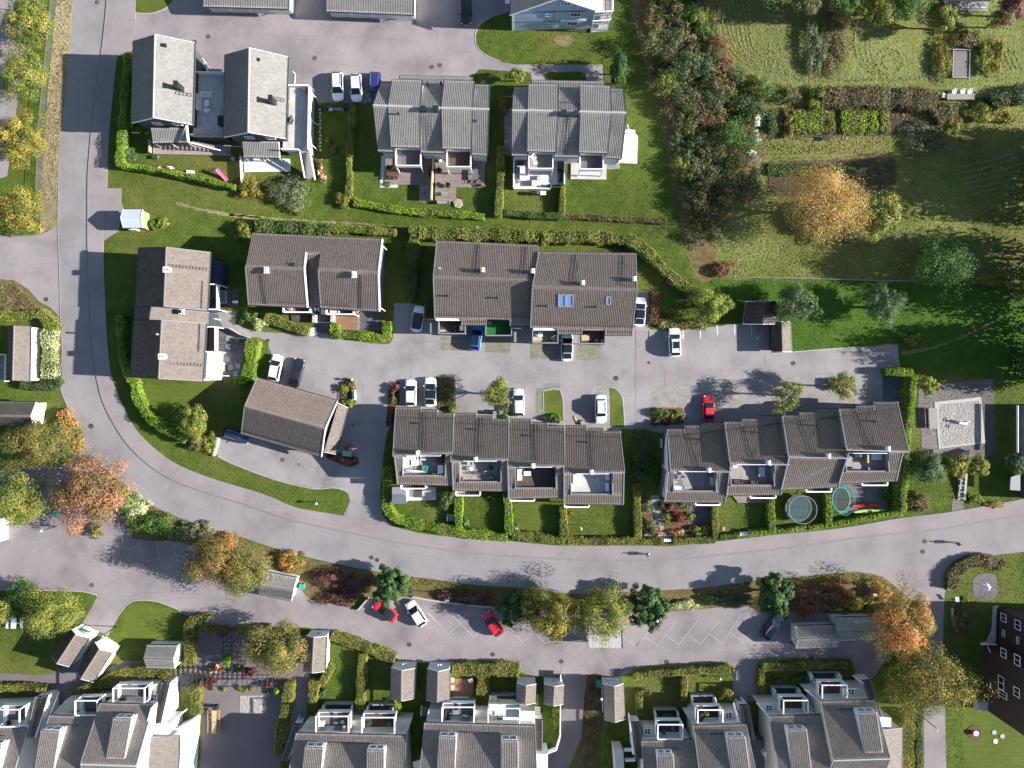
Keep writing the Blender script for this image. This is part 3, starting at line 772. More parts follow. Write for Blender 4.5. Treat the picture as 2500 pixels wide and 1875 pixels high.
# ================================================================ THE GROUND
def gm(s,z=.0):
 """'A 10,20 30,40 B 5,6' -> list of points"""
 out=[];f=None
 for t in s.split():
  if ',' in t:
   x,y=t.split(',');out.append(g(f,float(x),float(y),z))
  else:f=t
 return out
sheet('lawn',[(-420,-420),(420,-420),(420,420),(-420,420)],.0,'lawn')
KERB=smooth(gm('A 920,-160 880,280 840,560 790,950 760,1280 745,1500 E 742,250 742,500 755,900 770,1200 800,1500 J 822,20 868,200 955,380 1080,570 1250,735 1450,860 1700,960 2000,1050 2212,1122 W 630,1122 720,1142 L 0,1425 300,1480 600,1525 900,1556 1300,1586 1700,1605 2212,1612 M 300,1466 600,1440 1000,1400 1400,1350 1800,1292 2212,1250 S 1300,-35 X 2420,1268 2620,1235'),5,False)
OUTER=smooth(gm('A 632,-160 600,250 555,700 510,1150 495,1480 E 488,330 495,500 510,1100 525,1400 J 505,60 560,230 640,400 700,560 790,700 940,820 1120,985 1400,1140 1700,1255 2000,1340 W 590,1183 700,1212 800,1232 900,1247 Q 300,60 700,115 1200,152 R 0,190 600,165 1000,145 1300,110 1600,72 S 330,305 640,275 1000,238 1400,190 1720,150 X 2620,1335'),5,False)
INNER=smooth(gm('A 1150,-160 1140,200 1110,420 1000,470 975,620 940,950 920,1200 908,1480 E 890,250 875,470 880,700 900,1200 930,1500 J 955,40 1010,180 1130,420 1300,600 1500,740 1800,860 2212,985 W 640,1096 720,1110 L 0,1290 130,1328 400,1392 800,1432 1100,1452 1400,1482 1600,1492 2212,1492 M 300,1368 680,1330 1100,1282 1600,1232 2000,1165 2212,1135 X 2316,1250 2420,1232 2620,1195'),5,False)
sheet('road',OUTER+KERB[::-1],.014,'road_asphalt')
sheet('sidewalk',KERB+INNER[::-1],.10,'walk_asphalt',skirt=.1)
mk=MB()
for i in range(len(KERB)-1):
 a,b=KERB[i],KERB[i+1];a=Vector((a.x,a.y,.052));b=Vector((b.x,b.y,.052));mk.beam(a,b,.17,.13)
tag(mk.build('kerb','kerb_stone',base=(0,0,0)),kind='structure')
mk=MB()
for i in range(len(OUTER)-1):
 a,b=OUTER[i],OUTER[i+1]
 if (17<i<80) and i % 1==0:mk.beam(Vector((a.x,a.y,.03)),Vector((b.x,b.y,.03)),.12,.05)
tag(mk.build('kerb','kerb_stone',base=(0,0,0)),kind='structure')
sheet('parking_court',gm('A 1085,-160 X 1300,-60 1240,30 B 1990,150 1905,210 1868,300 1880,390 1950,460 2080,520 1860,600 1800,690 1005,700 1005,868 540,872 480,735 A 2212,900 1640,900 1125,620 1110,420 1140,200'),.006,'court_asphalt',wob=.06)
sheet('path',gm('B 1840,470 1960,470 2080,522 2212,545 C 300,545 800,545 800,690 660,690 660,640 620,607 350,607 312,640 310,690 205,690 195,620 150,603 0,600 B 1900,584 1850,640'),.010,'court_asphalt')
sheet('lawn_island',smooth(gm('A 1065,-160 1072,20 1090,75 1150,105 1250,112 1340,95 1420,55 1470,0 1500,-160'),3),.06,'lawn',skirt=.06)
sheet('car_park',gm('X -200,-40 78,-40 62,120 40,270 18,430 -200,500'),.006,'court_asphalt')
sheet('side_street',gm('E -500,380 0,395 100,412 230,405 330,395 400,372 450,342 E 492,325 500,700 512,1100 430,1010 330,955 240,850 120,775 0,765 -500,760'),.006,'court_asphalt')
MID='E 1640,1040 1860,1030 2000,1030 F 60,1245 240,1325 420,1345 580,1345 890,1385 985,1330 990,1060 1140,1060 1140,1375 1200,1415 1700,1478 1800,1475 1845,1400 1850,1015 2060,1015 G 130,700 2040,700 2040,560 2150,560 2160,890 H 150,1400 430,1402 700,1375 860,1352 1190,1355 1190,1600 1370,1585 1700,1558 2000,1540 I 860,1342 1050,1316 1145,1316 1165,1500 M 2098,42 2098,330 1650,480 760,600 150,480 50,470 L 2090,505 1975,540 1500,520 170,440 K 2040,420 2000,900 1960,1000 1925,1250 1895,1600 L 45,1230 125,1335 W 790,1135 740,1120 K 1570,1690 1540,1600 1500,1572 1380,1547 1200,1560 900,1500 640,1420 300,1290 140,1215 145,1010 400,960 430,680 560,400 670,400 700,200 720,100 690,20 F 450,1600 440,1440 330,1405 220,1395 100,1340 0,1310 E 2090,1250 1850,1180 1760,1090'
sheet('courtyard',gm(MID),.008,'court_asphalt_grey',wob=.07)
SC='J 690,585 760,655 900,830 1000,1000 1000,1150 1080,1190 1120,1370 1500,1390 1650,1430 1800,1480 P 300,0 650,60 1010,130 1100,240 1430,305 1500,325 1590,225 1970,212 2212,255 Q 840,300 1200,330 2100,330 R 830,335 1200,305 1480,292 1560,330 1800,420 S 190,560 800,560 880,700 885,870 810,990 745,1070 660,1010 640,905 R 2212,762 1700,775 1560,782 1545,1100 1345,1100 1345,795 1290,787 800,802 500,852 Q 1900,882 1760,890 1640,872 1420,882 1290,887 1200,882 1070,852 980,772 820,792 700,762 480,772 180,757 P 1840,752 1830,722 1700,642 1450,562 1250,497 1040,472 380,472 230,450 0,347 O 1480,312 1350,262 1220,244 1130,252 1060,292 960,450 910,550 700,430 830,202 700,167 380,157 -400,150 J -400,770 110,765 200,762 540,740 600,640'
sheet('south_court',gm(SC),.006,'south_asphalt',wob=.06)
sheet('driveway',gm('Q 1425,875 1640,875 1700,905 1630,965 1610,1100 1590,1400 1480,1659 1440,1900 1280,1900 1290,1560 1310,1540 1400,1450 1420,1200'),.010,'old_asphalt')
sheet('side_road',gm('S 650,275 1400,192 1330,300 1290,420 1280,560 1275,800 1290,1250 1305,1900 1145,1900 1140,1270 1120,1240 1060,1000 1150,800 1180,640 1050,470 1000,440 930,370 850,312 760,287'),.010,'walk_asphalt')
sheet('footpath',gm('O -400,880 0,860 300,875 440,865 560,790 720,560 900,550 820,830 960,800 1030,750 1240,760 1450,800 1560,860 1540,930 1440,900 1250,810 1050,820 900,850 820,930 600,990 580,1100 400,1110 380,960 100,935 -400,930'),.010,'old_asphalt')
sheet('play_yard',gm('O 1650,520 P 180,480 1040,540 1040,760 1100,870 1090,1200 980,1500 840,1540 860,1800 120,1800 180,1500 190,1000 0,1000 0,820 110,820 120,520'),.012,'old_asphalt')
sheet('yard_path',gm('P 960,880 1100,880 1085,1250 1000,1300 940,1500 880,1590 860,1400'),.016,'court_asphalt')
# meadow, thicket floor, gardens
sheet('thicket_floor',smooth(gm('W 1372,-40 1548,-40 1562,110 1600,175 1650,190 1642,420 1565,500 1542,600 1500,600 1470,480 1440,330 1412,200 1380,90'),3),.004,'leaf_litter',wob=.2)
sheet('mown_meadow',smooth(gm('W 1546,-60 2400,-60 2400,195 1655,190 1602,178 1565,112'),3),.006,'mown_meadow')
sheet('meadow',gm('W 1540,602 1545,560 1565,490 1640,420 1652,335 1950,330 2010,320 2110,235 2400,205 2400,612 1985,604'),.006,'meadow',wob=.15)
sheet('kitchen_garden',gm('W 1650,190 2100,192 2085,255 1950,332 1652,338'),.009,'meadow',wob=.15)
sheet('garden_soil',gm('W 1650,232 1975,232 1960,292 1655,300'),.013,'soil',wob=.12)
sheet('vegetable_bed',gm('W 1655,350 1930,340 1935,425 1800,425 1655,425'),.013,'soil',wob=.12)
sheet('dry_verge',gm('A 485,-160 632,-160 602,250 556,700 512,1150 496,1480 E 488,325 445,348 350,395 335,340 345,0 A 345,1590 350,1450 400,800 440,400'),.018,'dry_verge',wob=.06)
sheet('bank',smooth(gm('E -300,770 0,772 120,780 235,855 320,960 430,1020 500,1100 520,1400 515,1600 480,1640 330,1640 320,1170 0,1120 -300,1120'),3),.014,'leaf_litter',wob=.05)
sheet('roadside_bed',smooth(gm('J 760,660 940,822 1120,987 1400,1142 1700,1257 2000,1345 W 590,1186 700,1215 800,1235 900,1250 Q 300,65 700,120 1150,155 1150,330 840,300 P 1970,210 1590,222 1100,235 1010,130 650,30 J 2000,1500 1650,1425 1500,1385 1120,1365 1080,1190 1000,1150 1000,1000 900,840'),2),.016,'leaf_litter',wob=.04)
sheet('roadside_bed',smooth(gm('Q 1500,200 R 0,195 600,170 1000,148 1300,114 1600,76 S 330,309 640,279 760,290 850,316 930,374 1000,444 1050,520 900,570 190,560 R 1560,330 1480,292 1200,305 830,335 Q 1500,330'),2),.016,'leaf_litter',wob=.04)
sheet('mulch_bed',smooth(gm('Q 1640,880 1760,890 1770,1260 1700,1500 1680,1900 1500,1900 1590,1420 1610,1100 1630,965'),2),.02,'mulch',wob=.05)
sheet('worn_path',gm('E 1480,110 1560,130 1800,190 2212,250 2212,275 1800,215 1560,155 1480,130'),.005,'path_worn',wob=.15)
sheet('worn_path',gm('F 0,25 400,70 800,95 1300,120 2212,165 G 100,0 100,-12 F 1300,100 800,75 400,45 0,5'),.005,'path_worn',wob=.15)
sheet('worn_path',gm('I 1170,1375 1400,1350 1700,1240 2000,1100 2010,1112 1710,1258 1400,1372 1180,1400'),.005,'path_worn',wob=.2)
# parking bays, patches of newer asphalt, paved pads
for i,q in enumerate(['G 280,960 540,975 520,1095 285,1085','G 680,965 910,965 905,1115 680,1105','G 1095,1030 1345,1040 1345,1170 1090,1165','G 1505,1040 1730,1045 1728,1175 1500,1170']):
 sheet('paved_pad',gm(q),.016,'pavers_mossy')
for q,m in [('M 165,135 300,128 452,140 450,300 165,300','pavers_light'),('M 655,85 880,85 880,350 660,350','pavers_light'),('M 1088,62 1320,62 1310,260 1090,250','pavers_light'),('M 1515,30 1730,25 1730,250 1515,245','pavers_light'),('M 1940,45 2095,45 2095,290 1945,270','pavers_dark'),
   ('L 1340,165 1405,165 1412,385 1340,385','pavers_mossy'),('L 1410,152 1548,150 1548,188 1410,188','pavers_mossy'),('L 1785,190 1860,145 1965,145 1970,490 1785,480','pavers_light')]:
 sheet('paved_pad',gm(q),.017,m)
for q in ['L 1405,190 1550,182 1578,440 1410,440','L 1968,160 2010,165 2062,220 2080,300 2092,495 1975,490']:
 sheet('lawn_island',gm(q),.06,'lawn',skirt=.06)
sheet('planting_strip',gm('L 505,65 655,70 668,345 510,345'),.05,'leaf_litter',skirt=.05)
for q,m in [('B 600,130 1380,165 1300,190 620,175','patch_asphalt'),('G 2040,900 2212,930 2212,1400 2030,1400','walk_asphalt'),('L 1405,130 1450,122 1500,122 1550,132 1548,150 1410,150','patch_asphalt'),('J 80,1590 400,1570 440,1659 90,1659','stain_asphalt'),
   ('Q 960,780 1070,850 1200,880 1180,800','patch_asphalt'),('O 890,200 1080,50 1060,200 1110,250 1030,330','stain_asphalt'),('B 0,290 330,290 330,420 0,420','walk_asphalt'),('M 265,0 700,0 700,60 265,130','walk_asphalt'),('L 1560,140 1780,140 1780,480 1590,460','walk_asphalt')]:
 sheet('asphalt_patch',gm(q),.0125 if m=='patch_asphalt' else .0105,m)
sheet('asphalt_strip',gm('E 905,0 1025,0 1025,120 1045,165 1000,362 905,420 880,440 895,200'),.055,'walk_asphalt',skirt=.05)
# joints across the sidewalk
mk=MB()
for q in ['L 190,1335 225,1452','L 885,1435 875,1550','L 1392,1485 1390,1588','A 840,625 975,632','A 1140,115 1150,470','E 745,405 765,405','W 660,1098 655,1128']:
 a,b=gm(q);mk.beam(Vector((a.x,a.y,.103)),Vector((b.x,b.y,.103)),.06,.012)
tag(mk.build('sidewalk_joint','trim_grey',base=(0,0,0)),kind='structure')
# crack and joint lines in the south court
mk=MB()
for q in ['Q 1690,660 1740,740 1780,870','Q 300,610 900,640 1200,650','R 450,655 900,650 1330,640','P 1005,420 1130,265','O 830,205 1020,335','O 925,290 800,470','O 830,205 880,120','Q 1425,640 1430,760 1410,860']:
 p=gm(q)
 for a,b in zip(p[:-1],p[1:]):mk.beam(Vector((a.x,a.y,.012)),Vector((b.x,b.y,.012)),.05,.012)
tag(mk.build('pavement_joint','patch_asphalt',base=(0,0,0)),kind='structure')
def seams(qs,w=.05,mat='patch_asphalt',z=.0185):
 m=MB()
 for q in qs:
  p=smooth(gm(q),4,False) if len(q.split())>4 else gm(q)
  for a,b in zip(p[:-1],p[1:]):m.beam(Vector((a.x,a.y,z)),Vector((b.x,b.y,z)),w*random.uniform(.6,1.4),.006)
 tag(m.build('pavement_joint',mat,base=(0,0,0)),kind='structure')
# dark strip painting in the kerb's edge shadow, and a seam along the road
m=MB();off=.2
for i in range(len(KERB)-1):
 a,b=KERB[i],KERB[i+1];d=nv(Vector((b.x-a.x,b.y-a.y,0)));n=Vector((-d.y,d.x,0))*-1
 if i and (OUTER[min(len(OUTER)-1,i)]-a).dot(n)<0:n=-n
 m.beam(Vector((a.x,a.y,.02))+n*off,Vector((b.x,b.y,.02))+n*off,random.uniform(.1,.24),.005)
tag(m.build('kerb_shadow_strip','patch_asphalt',base=(0,0,0)),kind='structure')
seams(['A 760,-100 700,500 640,1200 620,1500 E 620,300 625,700 640,1200 690,1600','Q 0,-60 600,-10 1200,20 2000,10 R 1200,40 2000,-40','J 700,330 860,620 1150,880 1500,1060 2000,1200','L 0,1530 600,1600 1300,1650'],.06)
seams(['G 0,1130 500,1160 1000,1175','G 1090,1030 1088,1165','G 2035,900 2030,1420','G 1200,1380 1195,1430 1350,1440','M 450,140 655,95','M 880,85 1088,62','M 1320,62 1515,30','M 38,0 35,460','M 265,0 262,130','B 0,285 300,300 330,330 600,330','B 330,480 700,540 1300,590 1850,600','B 940,280 940,370','L 820,110 890,120 1390,115','O 880,120 1080,40 1480,160','P 1005,420 1130,265','E 500,620 300,640 0,635','J 500,1330 0,1380','K 1690,600 1720,480 1650,330','K 1200,1000 1690,1010','H 40,1410 45,1659','H 290,1600 289,1659','I 20,1400 30,1500'],.05)
for q in ['G 0,1000 540,1000 540,1020 0,1018','B 700,300 1300,330 1300,345 700,318','M 0,60 650,40 650,52 0,75','Q 200,660 1350,690 1350,705 200,678','J 300,1200 330,1200 360,1650 325,1650','A 630,640 830,640 830,665 630,668','L 500,1540 520,1535 530,1659 505,1659','R 900,0 925,0 940,150 910,150','K 1600,850 1900,830 1900,850 1600,872','R 700,690 1300,690 1300,705 700,705']:sheet('asphalt_patch',gm(q),.0188,'stain_asphalt',wob=.03)
for q in ['G 780,1190 810,1190 805,1225 780,1220','I 250,1455 275,1460 270,1500 250,1490','Q 1180,800 1330,760 1350,850 1200,870','P 1150,380 1500,395 1640,420 1500,425 1200,400','A 1480,560 1600,640 1560,700 1500,640','K 760,1200 900,1210 930,1300 820,1320','R 740,740 830,745 830,790 745,795','B 300,430 420,500 400,640 320,560','E 100,440 330,420 480,500 300,470']:sheet('asphalt_stain',smooth(gm(q),4),.0195,'stain_asphalt',wob=.1)
mk=MB()
for q in ['O -300,152 380,160 700,170 826,206','O 1025,335 1062,290 1130,250 1220,242 1350,260 1480,310 1640,352','P 1255,500 1450,565 1700,645 1835,725','Q 180,760 480,775 700,765','B 2080,520 1950,460 1880,390 1866,300 1905,210 1990,150','A 1070,20 1090,77 1150,108 1250,115 1340,98 1420,57 1470,0','R 500,854 800,805 1290,790','K 145,1215 300,1292 640,1424 900,1504 1200,1564 1380,1551 1500,1576 1541,1604','L 1968,160 2010,165 2062,220 2080,300 2092,495','H 1190,1600 1370,1587 1700,1560 2000,1542','L 1405,190 1550,182 1578,440','L 1405,190 1410,440']:
 p=smooth(gm(q),3,False)
 for a,b in zip(p[:-1],p[1:]):mk.beam(Vector((a.x,a.y,.03)),Vector((b.x,b.y,.03)),.12,.07)
tag(mk.build('kerb','concrete',base=(0,0,0)),kind='structure')
# painted parking lines
def lines(segs,w,mat='paint_white',z=.02):
 m=MB()
 for q in segs:
  p=gm(q)
  for a,b in zip(p[:-1],p[1:]):
   m.beam(Vector((a.x,a.y,z)),Vector((b.x,b.y,z)),w,.006)
 tag(m.build('parking_lines',mat,base=(0,0,0)),kind='structure')
lines(['H 150,1405 150,1480','H 296,1418 296,1482','H 442,1405 441,1478','H 585,1378 588,1470','H 727,1364 731,1446','H 876,1357 875,1443','H 1020,1360 1019,1446'],.17)
lines(['H 1052,1458 1083,1490','H 1083,1458 1052,1490'],.13)
lines(['G 2152,905 2150,990'],.15)
lines(['B 645,825 645,852 668,852','B 770,857 803,857','B 787,830 787,857','B 925,860 945,862','B 932,838 935,860'],.12,'paint_faded')
lines(['P 1585,285 1590,310','P 2095,350 2212,470','Q 285,345 470,530 560,445','Q 500,375 680,555 770,470','Q 700,400 780,470','Q 840,530 890,580 965,505','Q 990,495 1095,597 1165,530','Q 1215,540 1288,610 1330,585','P 1780,430 1860,350','P 2025,480 2110,400','Q 1930,545 2045,635 2212,445','R 525,635 680,440','R 598,548 708,627 865,420','R 780,540 890,618 1052,408','R 965,532 1072,615 1235,405','R 1148,527 1255,610 1400,385','R 1330,520 1440,605 1570,440','R 1520,520 1625,600 1690,520','J 992,1190 1052,1455 1180,1435','J 1175,1380 1215,1562 1345,1535','J 1315,1385 1370,1620 1490,1595','J 1465,1405 1515,1650','J 1615,1430 1650,1600'],.09,'paint_faded')
# ================================================================ HOUSES
def body(root,eL0,r0,eR0,eL1,r1,eR1,mat,i0=.4,i1=.4,side=.4,dn=.22,z0=.0,name='wall'):
 P=[Vector(p) for p in (eL0,r0,eR0,eL1,r1,eR1)]
 ax=nv(Vector((P[4].x-P[1].x,P[4].y-P[1].y,0)))
 sl=nv(Vector((P[1].x-P[0].x,P[1].y-P[0].y,0)));sr=nv(Vector((P[1].x-P[2].x,P[1].y-P[2].y,0)))
 def up(p,rd,s):
  run=math.hypot(rd.x-p.x,rd.y-p.y)+1e-6;return Vector((0,0,(rd.z-p.z)*side/run))
 a0=P[0]+ax*i0+sl*side+up(P[0],P[1],0);b0=P[2]+ax*i0+sr*side+up(P[2],P[1],0)
 a1=P[3]-ax*i1+sl*side+up(P[3],P[4],0);b1=P[5]-ax*i1+sr*side+up(P[5],P[4],0)
 m0,m1=P[1]+ax*i0,P[4]-ax*i1
 d=Vector((0,0,dn));V=[Vector((q.x,q.y,z0)) for q in (a0,b0,a1,b1)]+[q-d for q in (a0,m0,b0,a1,m1,b1)]
 m=MB();m.v=[tuple(v) for v in V]
 m.f=[[0,1,6,5,4],[2,7,8,9,3],[0,4,7,2],[1,3,9,6],[4,5,8,7],[5,6,9,8],[0,2,3,1]]
 m.build(name,mat,root)
 return dict(a0=a0,b0=b0,a1=a1,b1=b1,m0=m0,m1=m1,ax=ax)
def deckq(root,f,pts,z,mat,th=.18,name='deck'):
 return MB().slab(GP(f,pts,z),th).build(name,mat,root)
def lean(root,f,q,mat,trim='trim_white',name='roof'):
 a,b,c,d=GP(f,q);return slope(root,a,b,c,d,mat,trim,.12,name=name)
def posts(root,pts,z0,z1,w=.12,mat='trim_white'):
 for p in pts:MB().beam((p[0],p[1],z0),(p[0],p[1],z1),w,w,(0,1,0)).build('post',mat,root)

# ---- two dark houses with a roof terrace between them
hA,iA=gable('house','leftmost dark grey house with light saddle roof and white gable windows','house',
 g('A',1125,345,5.6),g('A',1310,290,8.2),g('A',1640,360,5.6),g('A',1108,1035,5.6),g('A',1295,990,8.2),g('A',1620,1050,5.6),'tile_light','wall_dark','trim_white',ridgem='ridge_light')
for t in (.36,.72):window(hA,wallpt(iA['a1'],iA['b1'],t,4.5)+iA['ax']*.01,iA['ax'],1.3,1.1,bars=(2,0))
chimney(hA,g('A',1520,740,7.0),.55,.75,1.5,'metal_dark',flues=1)
ladder(hA,g('A',1620,805,5.75),g('A',1485,785,6.75),.42)
MB().box(tuple(g('A',1375,383,7.75)),(1.0,.5,.35)).build('roof_hatch','metal_dark',hA)
lean(hA,'A',[(1290,1205,2.6),(1590,1200,2.6),(1578,1078,3.4),(1272,1075,3.4)],'tile_grey')
posts(hA,[g('A',1300,1205,2.5),g('A',1440,1205,2.5),g('A',1580,1200,2.5)],.3,2.5)
deckq(hA,'A',[(1290,1200),(1945,1225),(1945,1312),(1290,1300)],.35,'deck_pink')
railing(hA,[g('A',1285,1195),g('A',1288,1300)],.35,.8,'wood_pale',.06)
wall(hA,GP('A',[(1640,640),(1905,640),(1900,1150),(1632,1145)],2.8),0,2.8,'wall_dark')
deckq(hA,'A',[(1636,630),(1905,630),(1898,1158),(1628,1152)],3.0,'deck_light',name='terrace_floor')
railing(hA,[g('A',1640,628,3.0),g('A',1900,632,3.0)],3.0,.95)
railing(hA,[g('A',1618,1150,3.0),g('A',1895,1160,3.0)],3.0,.9,'wood_grey')
# stair from the terrace to the garden
st=MB()
for k in range(14):
 t=k/13;p=g('A',1625+230*t,1190+45*t,2.9-2.5*t);q=g('A',1625+230*t,1235+45*t,2.9-2.5*t);st.beam(p,q,.3,.05)
st.build('stair_treads','wood_grey',hA)
MB().beam(g('A',1590,1200,3.6),g('A',1860,1270,1.2),.12,.3).beam(g('A',1575,1060,3.9),g('A',1590,1200,3.7),.3,.25).build('stair_rail','trim_white',hA)
# ramp wall at the back
MB().prism(GP('A',[(1645,430,1.5),(1740,540,1.5),(1735,590,1.5),(1645,500,1.5)],1.5),0,1.5).build('ramp_wall','wall_grey',hA)
MB().beam(g('A',1645,422,1.9),g('A',1745,535,1.9),.1,.12).beam(g('A',1745,535,1.9),g('A',1748,600,1.9),.1,.12).build('handrail','trim_white',hA)

hB,iB=gable('house','second dark grey house with light saddle roof beside a white terrace','house',
 g('A',1900,460,5.6),g('A',2105,403,8.2),g('B',285,480,5.6),g('A',1890,1155,5.6),g('A',2095,1115,8.2),g('B',265,1168,5.6),'tile_light','wall_dark','trim_white',ridgem='ridge_light')
for t in (.36,.74):window(hB,wallpt(iB['a1'],iB['b1'],t,4.5)+iB['ax']*.01,iB['ax'],1.3,1.1,bars=(2,0))
chimney(hB,g('B',165,858,7.0),.55,.75,1.5,'metal_dark',flues=1)
ladder(hB,g('B',258,850,5.75),g('B',175,828,6.6),.42)
MB().box(tuple(g('B',22,505,7.6)),(1.0,.5,.35)).build('roof_hatch','metal_dark',hB)
lean(hB,'B',[(-85,1325,2.6),(215,1330,2.6),(208,1195,3.4),(-98,1190,3.4)],'tile_grey')
posts(hB,[g('B',-80,1325,2.5),g('B',60,1325,2.5),g('B',205,1328,2.5)],.2,2.5)
deckq(hB,'B',[(-90,1320),(300,1340),(310,1445),(-80,1452)],.22,'deck_white')
wall(hB,GP('B',[(275,740),(470,740),(462,1270),(262,1265)],2.8),0,2.8,'wall_grey')
deckq(hB,'B',[(272,735),(485,738),(475,1282),(240,1272)],3.0,'deck_light',name='terrace_floor')
railing(hB,[g('B',275,740,3),g('B',480,742,3),g('B',470,1280,3)],3.0,.95,th=.14)
railing(hB,[g('B',245,1272,3),g('B',395,1278,3)],3.0,.95,th=.14)
st=MB()
for k in range(15):
 t=k/14;a=g('B',392+35*t,1285+215*t,2.9-2.8*t);b=g('B',468+35*t,1287+215*t,2.9-2.8*t);st.beam(a,b,.3,.06)
st.build('stair_treads','wood_grey',hB)
MB().beam(g('B',388,1285,3.5),g('B',428,1500,.9),.12,.35).beam(g('B',475,1285,3.5),g('B',515,1515,.9),.12,.5).build('stair_rail','trim_white',hB)
for y in (790,1010,1220):MB().beam(g('B',485,y,2.8),g('B',535,y+45,.0),.1,.1).build('brace','trim_white',hB)
MB().beam(g('B',278,545,1.8),g('B',350,625,1.6),.1,.12).beam(g('B',350,625,1.6),g('B',340,735,1.6),.1,.12).build('handrail','trim_white',hB)

# ---- the two stepped grey semi-detached blocks
def duplex(label,f,S,porch,bal,chim,lad,vents,decks,skip=()):
 ZR,ZH,ZL=7.8,6.0,4.75
 p=g(f,*S[2][2],ZR);root=thing('semi_detached_house',label,'house',(p.x,p.y,0))
 n=len(S)
 for i,(tl,tr,rl,rr,bl,br,hi) in enumerate(S):
  ze=ZH if hi else ZL
  nl,nr,ml,mr,sl,sr=g(f,*tl,ze),g(f,*tr,ze),g(f,*rl,ZR),g(f,*rr,ZR),g(f,*bl,ze),g(f,*br,ze)
  slope(root,nl,nr,mr,ml,'tile_grey','trim_dark');slope(root,sl,sr,mr,ml,'tile_grey','trim_dark')
  ridge(root,ml,mr,'ridge_light',.16)
  body(root,nl,ml,sl,nr,mr,sr,'wall_pale',.35 if i==0 else .02,.35 if i==n-1 else .02,.5 if hi else .45)
 lean(root,f,[(porch[0][0],porch[0][1],2.7),(porch[1][0],porch[1][1],2.7),(porch[1][0],porch[1][1]+75,3.3),(porch[0][0],porch[0][1]+75,3.3)],'tile_grey','trim_dark')
 wall(root,GP(f,[(porch[0][0]+15,porch[0][1]+15),(porch[1][0]-15,porch[1][1]+15),(porch[1][0]-15,porch[1][1]+70),(porch[0][0]+15,porch[0][1]+70)],2.5),0,2.5,'wall_pale')
 for (x0,y0,x1,y1,fl) in bal:
  P=GP(f,[(x0,y0),(x1,y0),(x1,y1),(x0,y1)],4.2)
  o=MB().slab([Vector((p.x,p.y,3.15)) for p in P],.25).build('balcony',fl,root)
  railing(o,[P[0],P[3],P[2],P[1]],3.1,1.0,'trim_white',.09)
  posts(o,[P[3],P[2]],.0,3.1,.14)
  MB().beam(P[0]+Vector((0,.1,.2)),P[1]+Vector((0,.1,.2)),.12,.9).build('balcony_door','trim_white',o)
 for p in chim:chimney(root,g(f,p[0],p[1],7.6),.75,.7,.8,'metal_dark',flues=1)
 for a,b in lad:ladder(root,g(f,*a),g(f,*b),.5)
 for p in vents:ventpipe(root,g(f,p[0],p[1],p[2]))
 return root
S1=[((1070,695),(1165,705),(1005,890),(1138,895),(1045,1275),(1182,1280),0),
 ((1165,672),(1425,680),(1130,893),(1402,905),(1155,1238),(1405,1245),1),
 ((1425,712),(1606,712),(1400,905),(1588,912),(1405,1285),(1612,1290),0),
 ((1605,680),(1862,690),(1580,912),(1846,918),(1590,1252),(1836,1258),1),
 ((1862,715),(1992,720),(1843,918),(1985,922),(1838,1303),(1972,1312),0)]
dC=duplex('left grey semi-detached house with stepped ribbed roofs beside the parked cars','B',S1,((1228,642),(1850,655)),[(1195,1250,1405,1395,'deck_slate'),(1628,1265,1828,1405,'deck_dark')],
 [(1432,930),(1537,932)],[((1495,1265,5.2),(1475,985,7.45))],[(1225,965,7.5),(1875,1028,6.8),(1468,708,5.0),(1580,708,5.0)],[])
S2=[((48,735),(168,738),(35,932),(168,935),(30,1310),(168,1312),0),
 ((172,712),(428,715),(165,930),(427,940),(162,1275),(407,1282),1),
 ((428,745),(608,745),(425,940),(610,945),(392,1322),(602,1326),0),
 ((607,715),(868,730),(610,942),(876,950),(598,1285),(845,1292),1),
 ((868,752),(975,755),(875,948),(1001,952),(822,1330),(960,1338),0)]
dD=duplex('right grey semi-detached house with stepped ribbed roofs and white decks','C',S2,((200,680),(820,690)),[(178,1290,380,1420,'deck_grey'),(608,1295,805,1425,'deck_slate')],
 [(468,965),(572,970)],[((490,1300,5.2),(510,985,7.5))],[(580,858,7.2)],[])
# terraces of the left block
deckq(dC,'B',[(1105,1310),(1520,1310),(1520,1560),(1105,1555)],.2,'deck_brown')
deckq(dC,'B',[(1530,1320),(1950,1320),(1945,1585),(1705,1580),(1702,1700),(1530,1700)],.2,'deck_brown')
railing(dC,[g('B',1522,1310),g('B',1520,1400),g('B',1510,1560),g('B',1505,1700)],.2,1.5,'wood_pale',.12,name='screen')
sheet('gravel_strip',gm('B 1075,1315 1105,1315 1103,1540 1218,1555 1215,1585 1065,1582'),.03,'gravel_white')
sheet('paving',gm('B 1395,1560 1510,1560 1505,1700 1395,1700'),.03,'slabs_grey')
# terraces of the right block
deckq(dD,'C',[(50,1345),(470,1345),(468,1555),(370,1555),(370,1588),(50,1585)],.5,'deck_white')
railing(dD,[g('C',478,1340,1),g('C',475,1560,1)],.0,1.4,'trim_white',.1,name='screen')
railing(dD,[g('C',50,1340,1),g('C',48,1585,1)],.0,1.2,'trim_white',.1,name='screen')
railing(dD,[g('C',50,1588,1),g('C',360,1590,1)],.0,1.0,'trim_white',.1,name='screen')
deckq(dD,'C',[(533,1370),(832,1370),(830,1515),(532,1510)],.25,'deck_light')
deckq(dD,'C',[(985,1120),(1070,1118),(1098,1150),(1090,1380),(925,1375),(965,1320)],.35,'deck_white')
MB().beam(g('C',1010,1050,1.6),g('C',1025,1105,1.6),.08,.1).beam(g('C',990,1108,1.0),g('C',1070,1115,1.0),.35,.9).build('privacy_screen','trim_white',dD)
sheet('paving',gm('C 835,1380 945,1375 940,1425 830,1428'),.03,'slabs_grey')
sheet('path',gm('B 2110,940 2180,900 2180,1300 2115,1310'),.02,'slabs_grey')

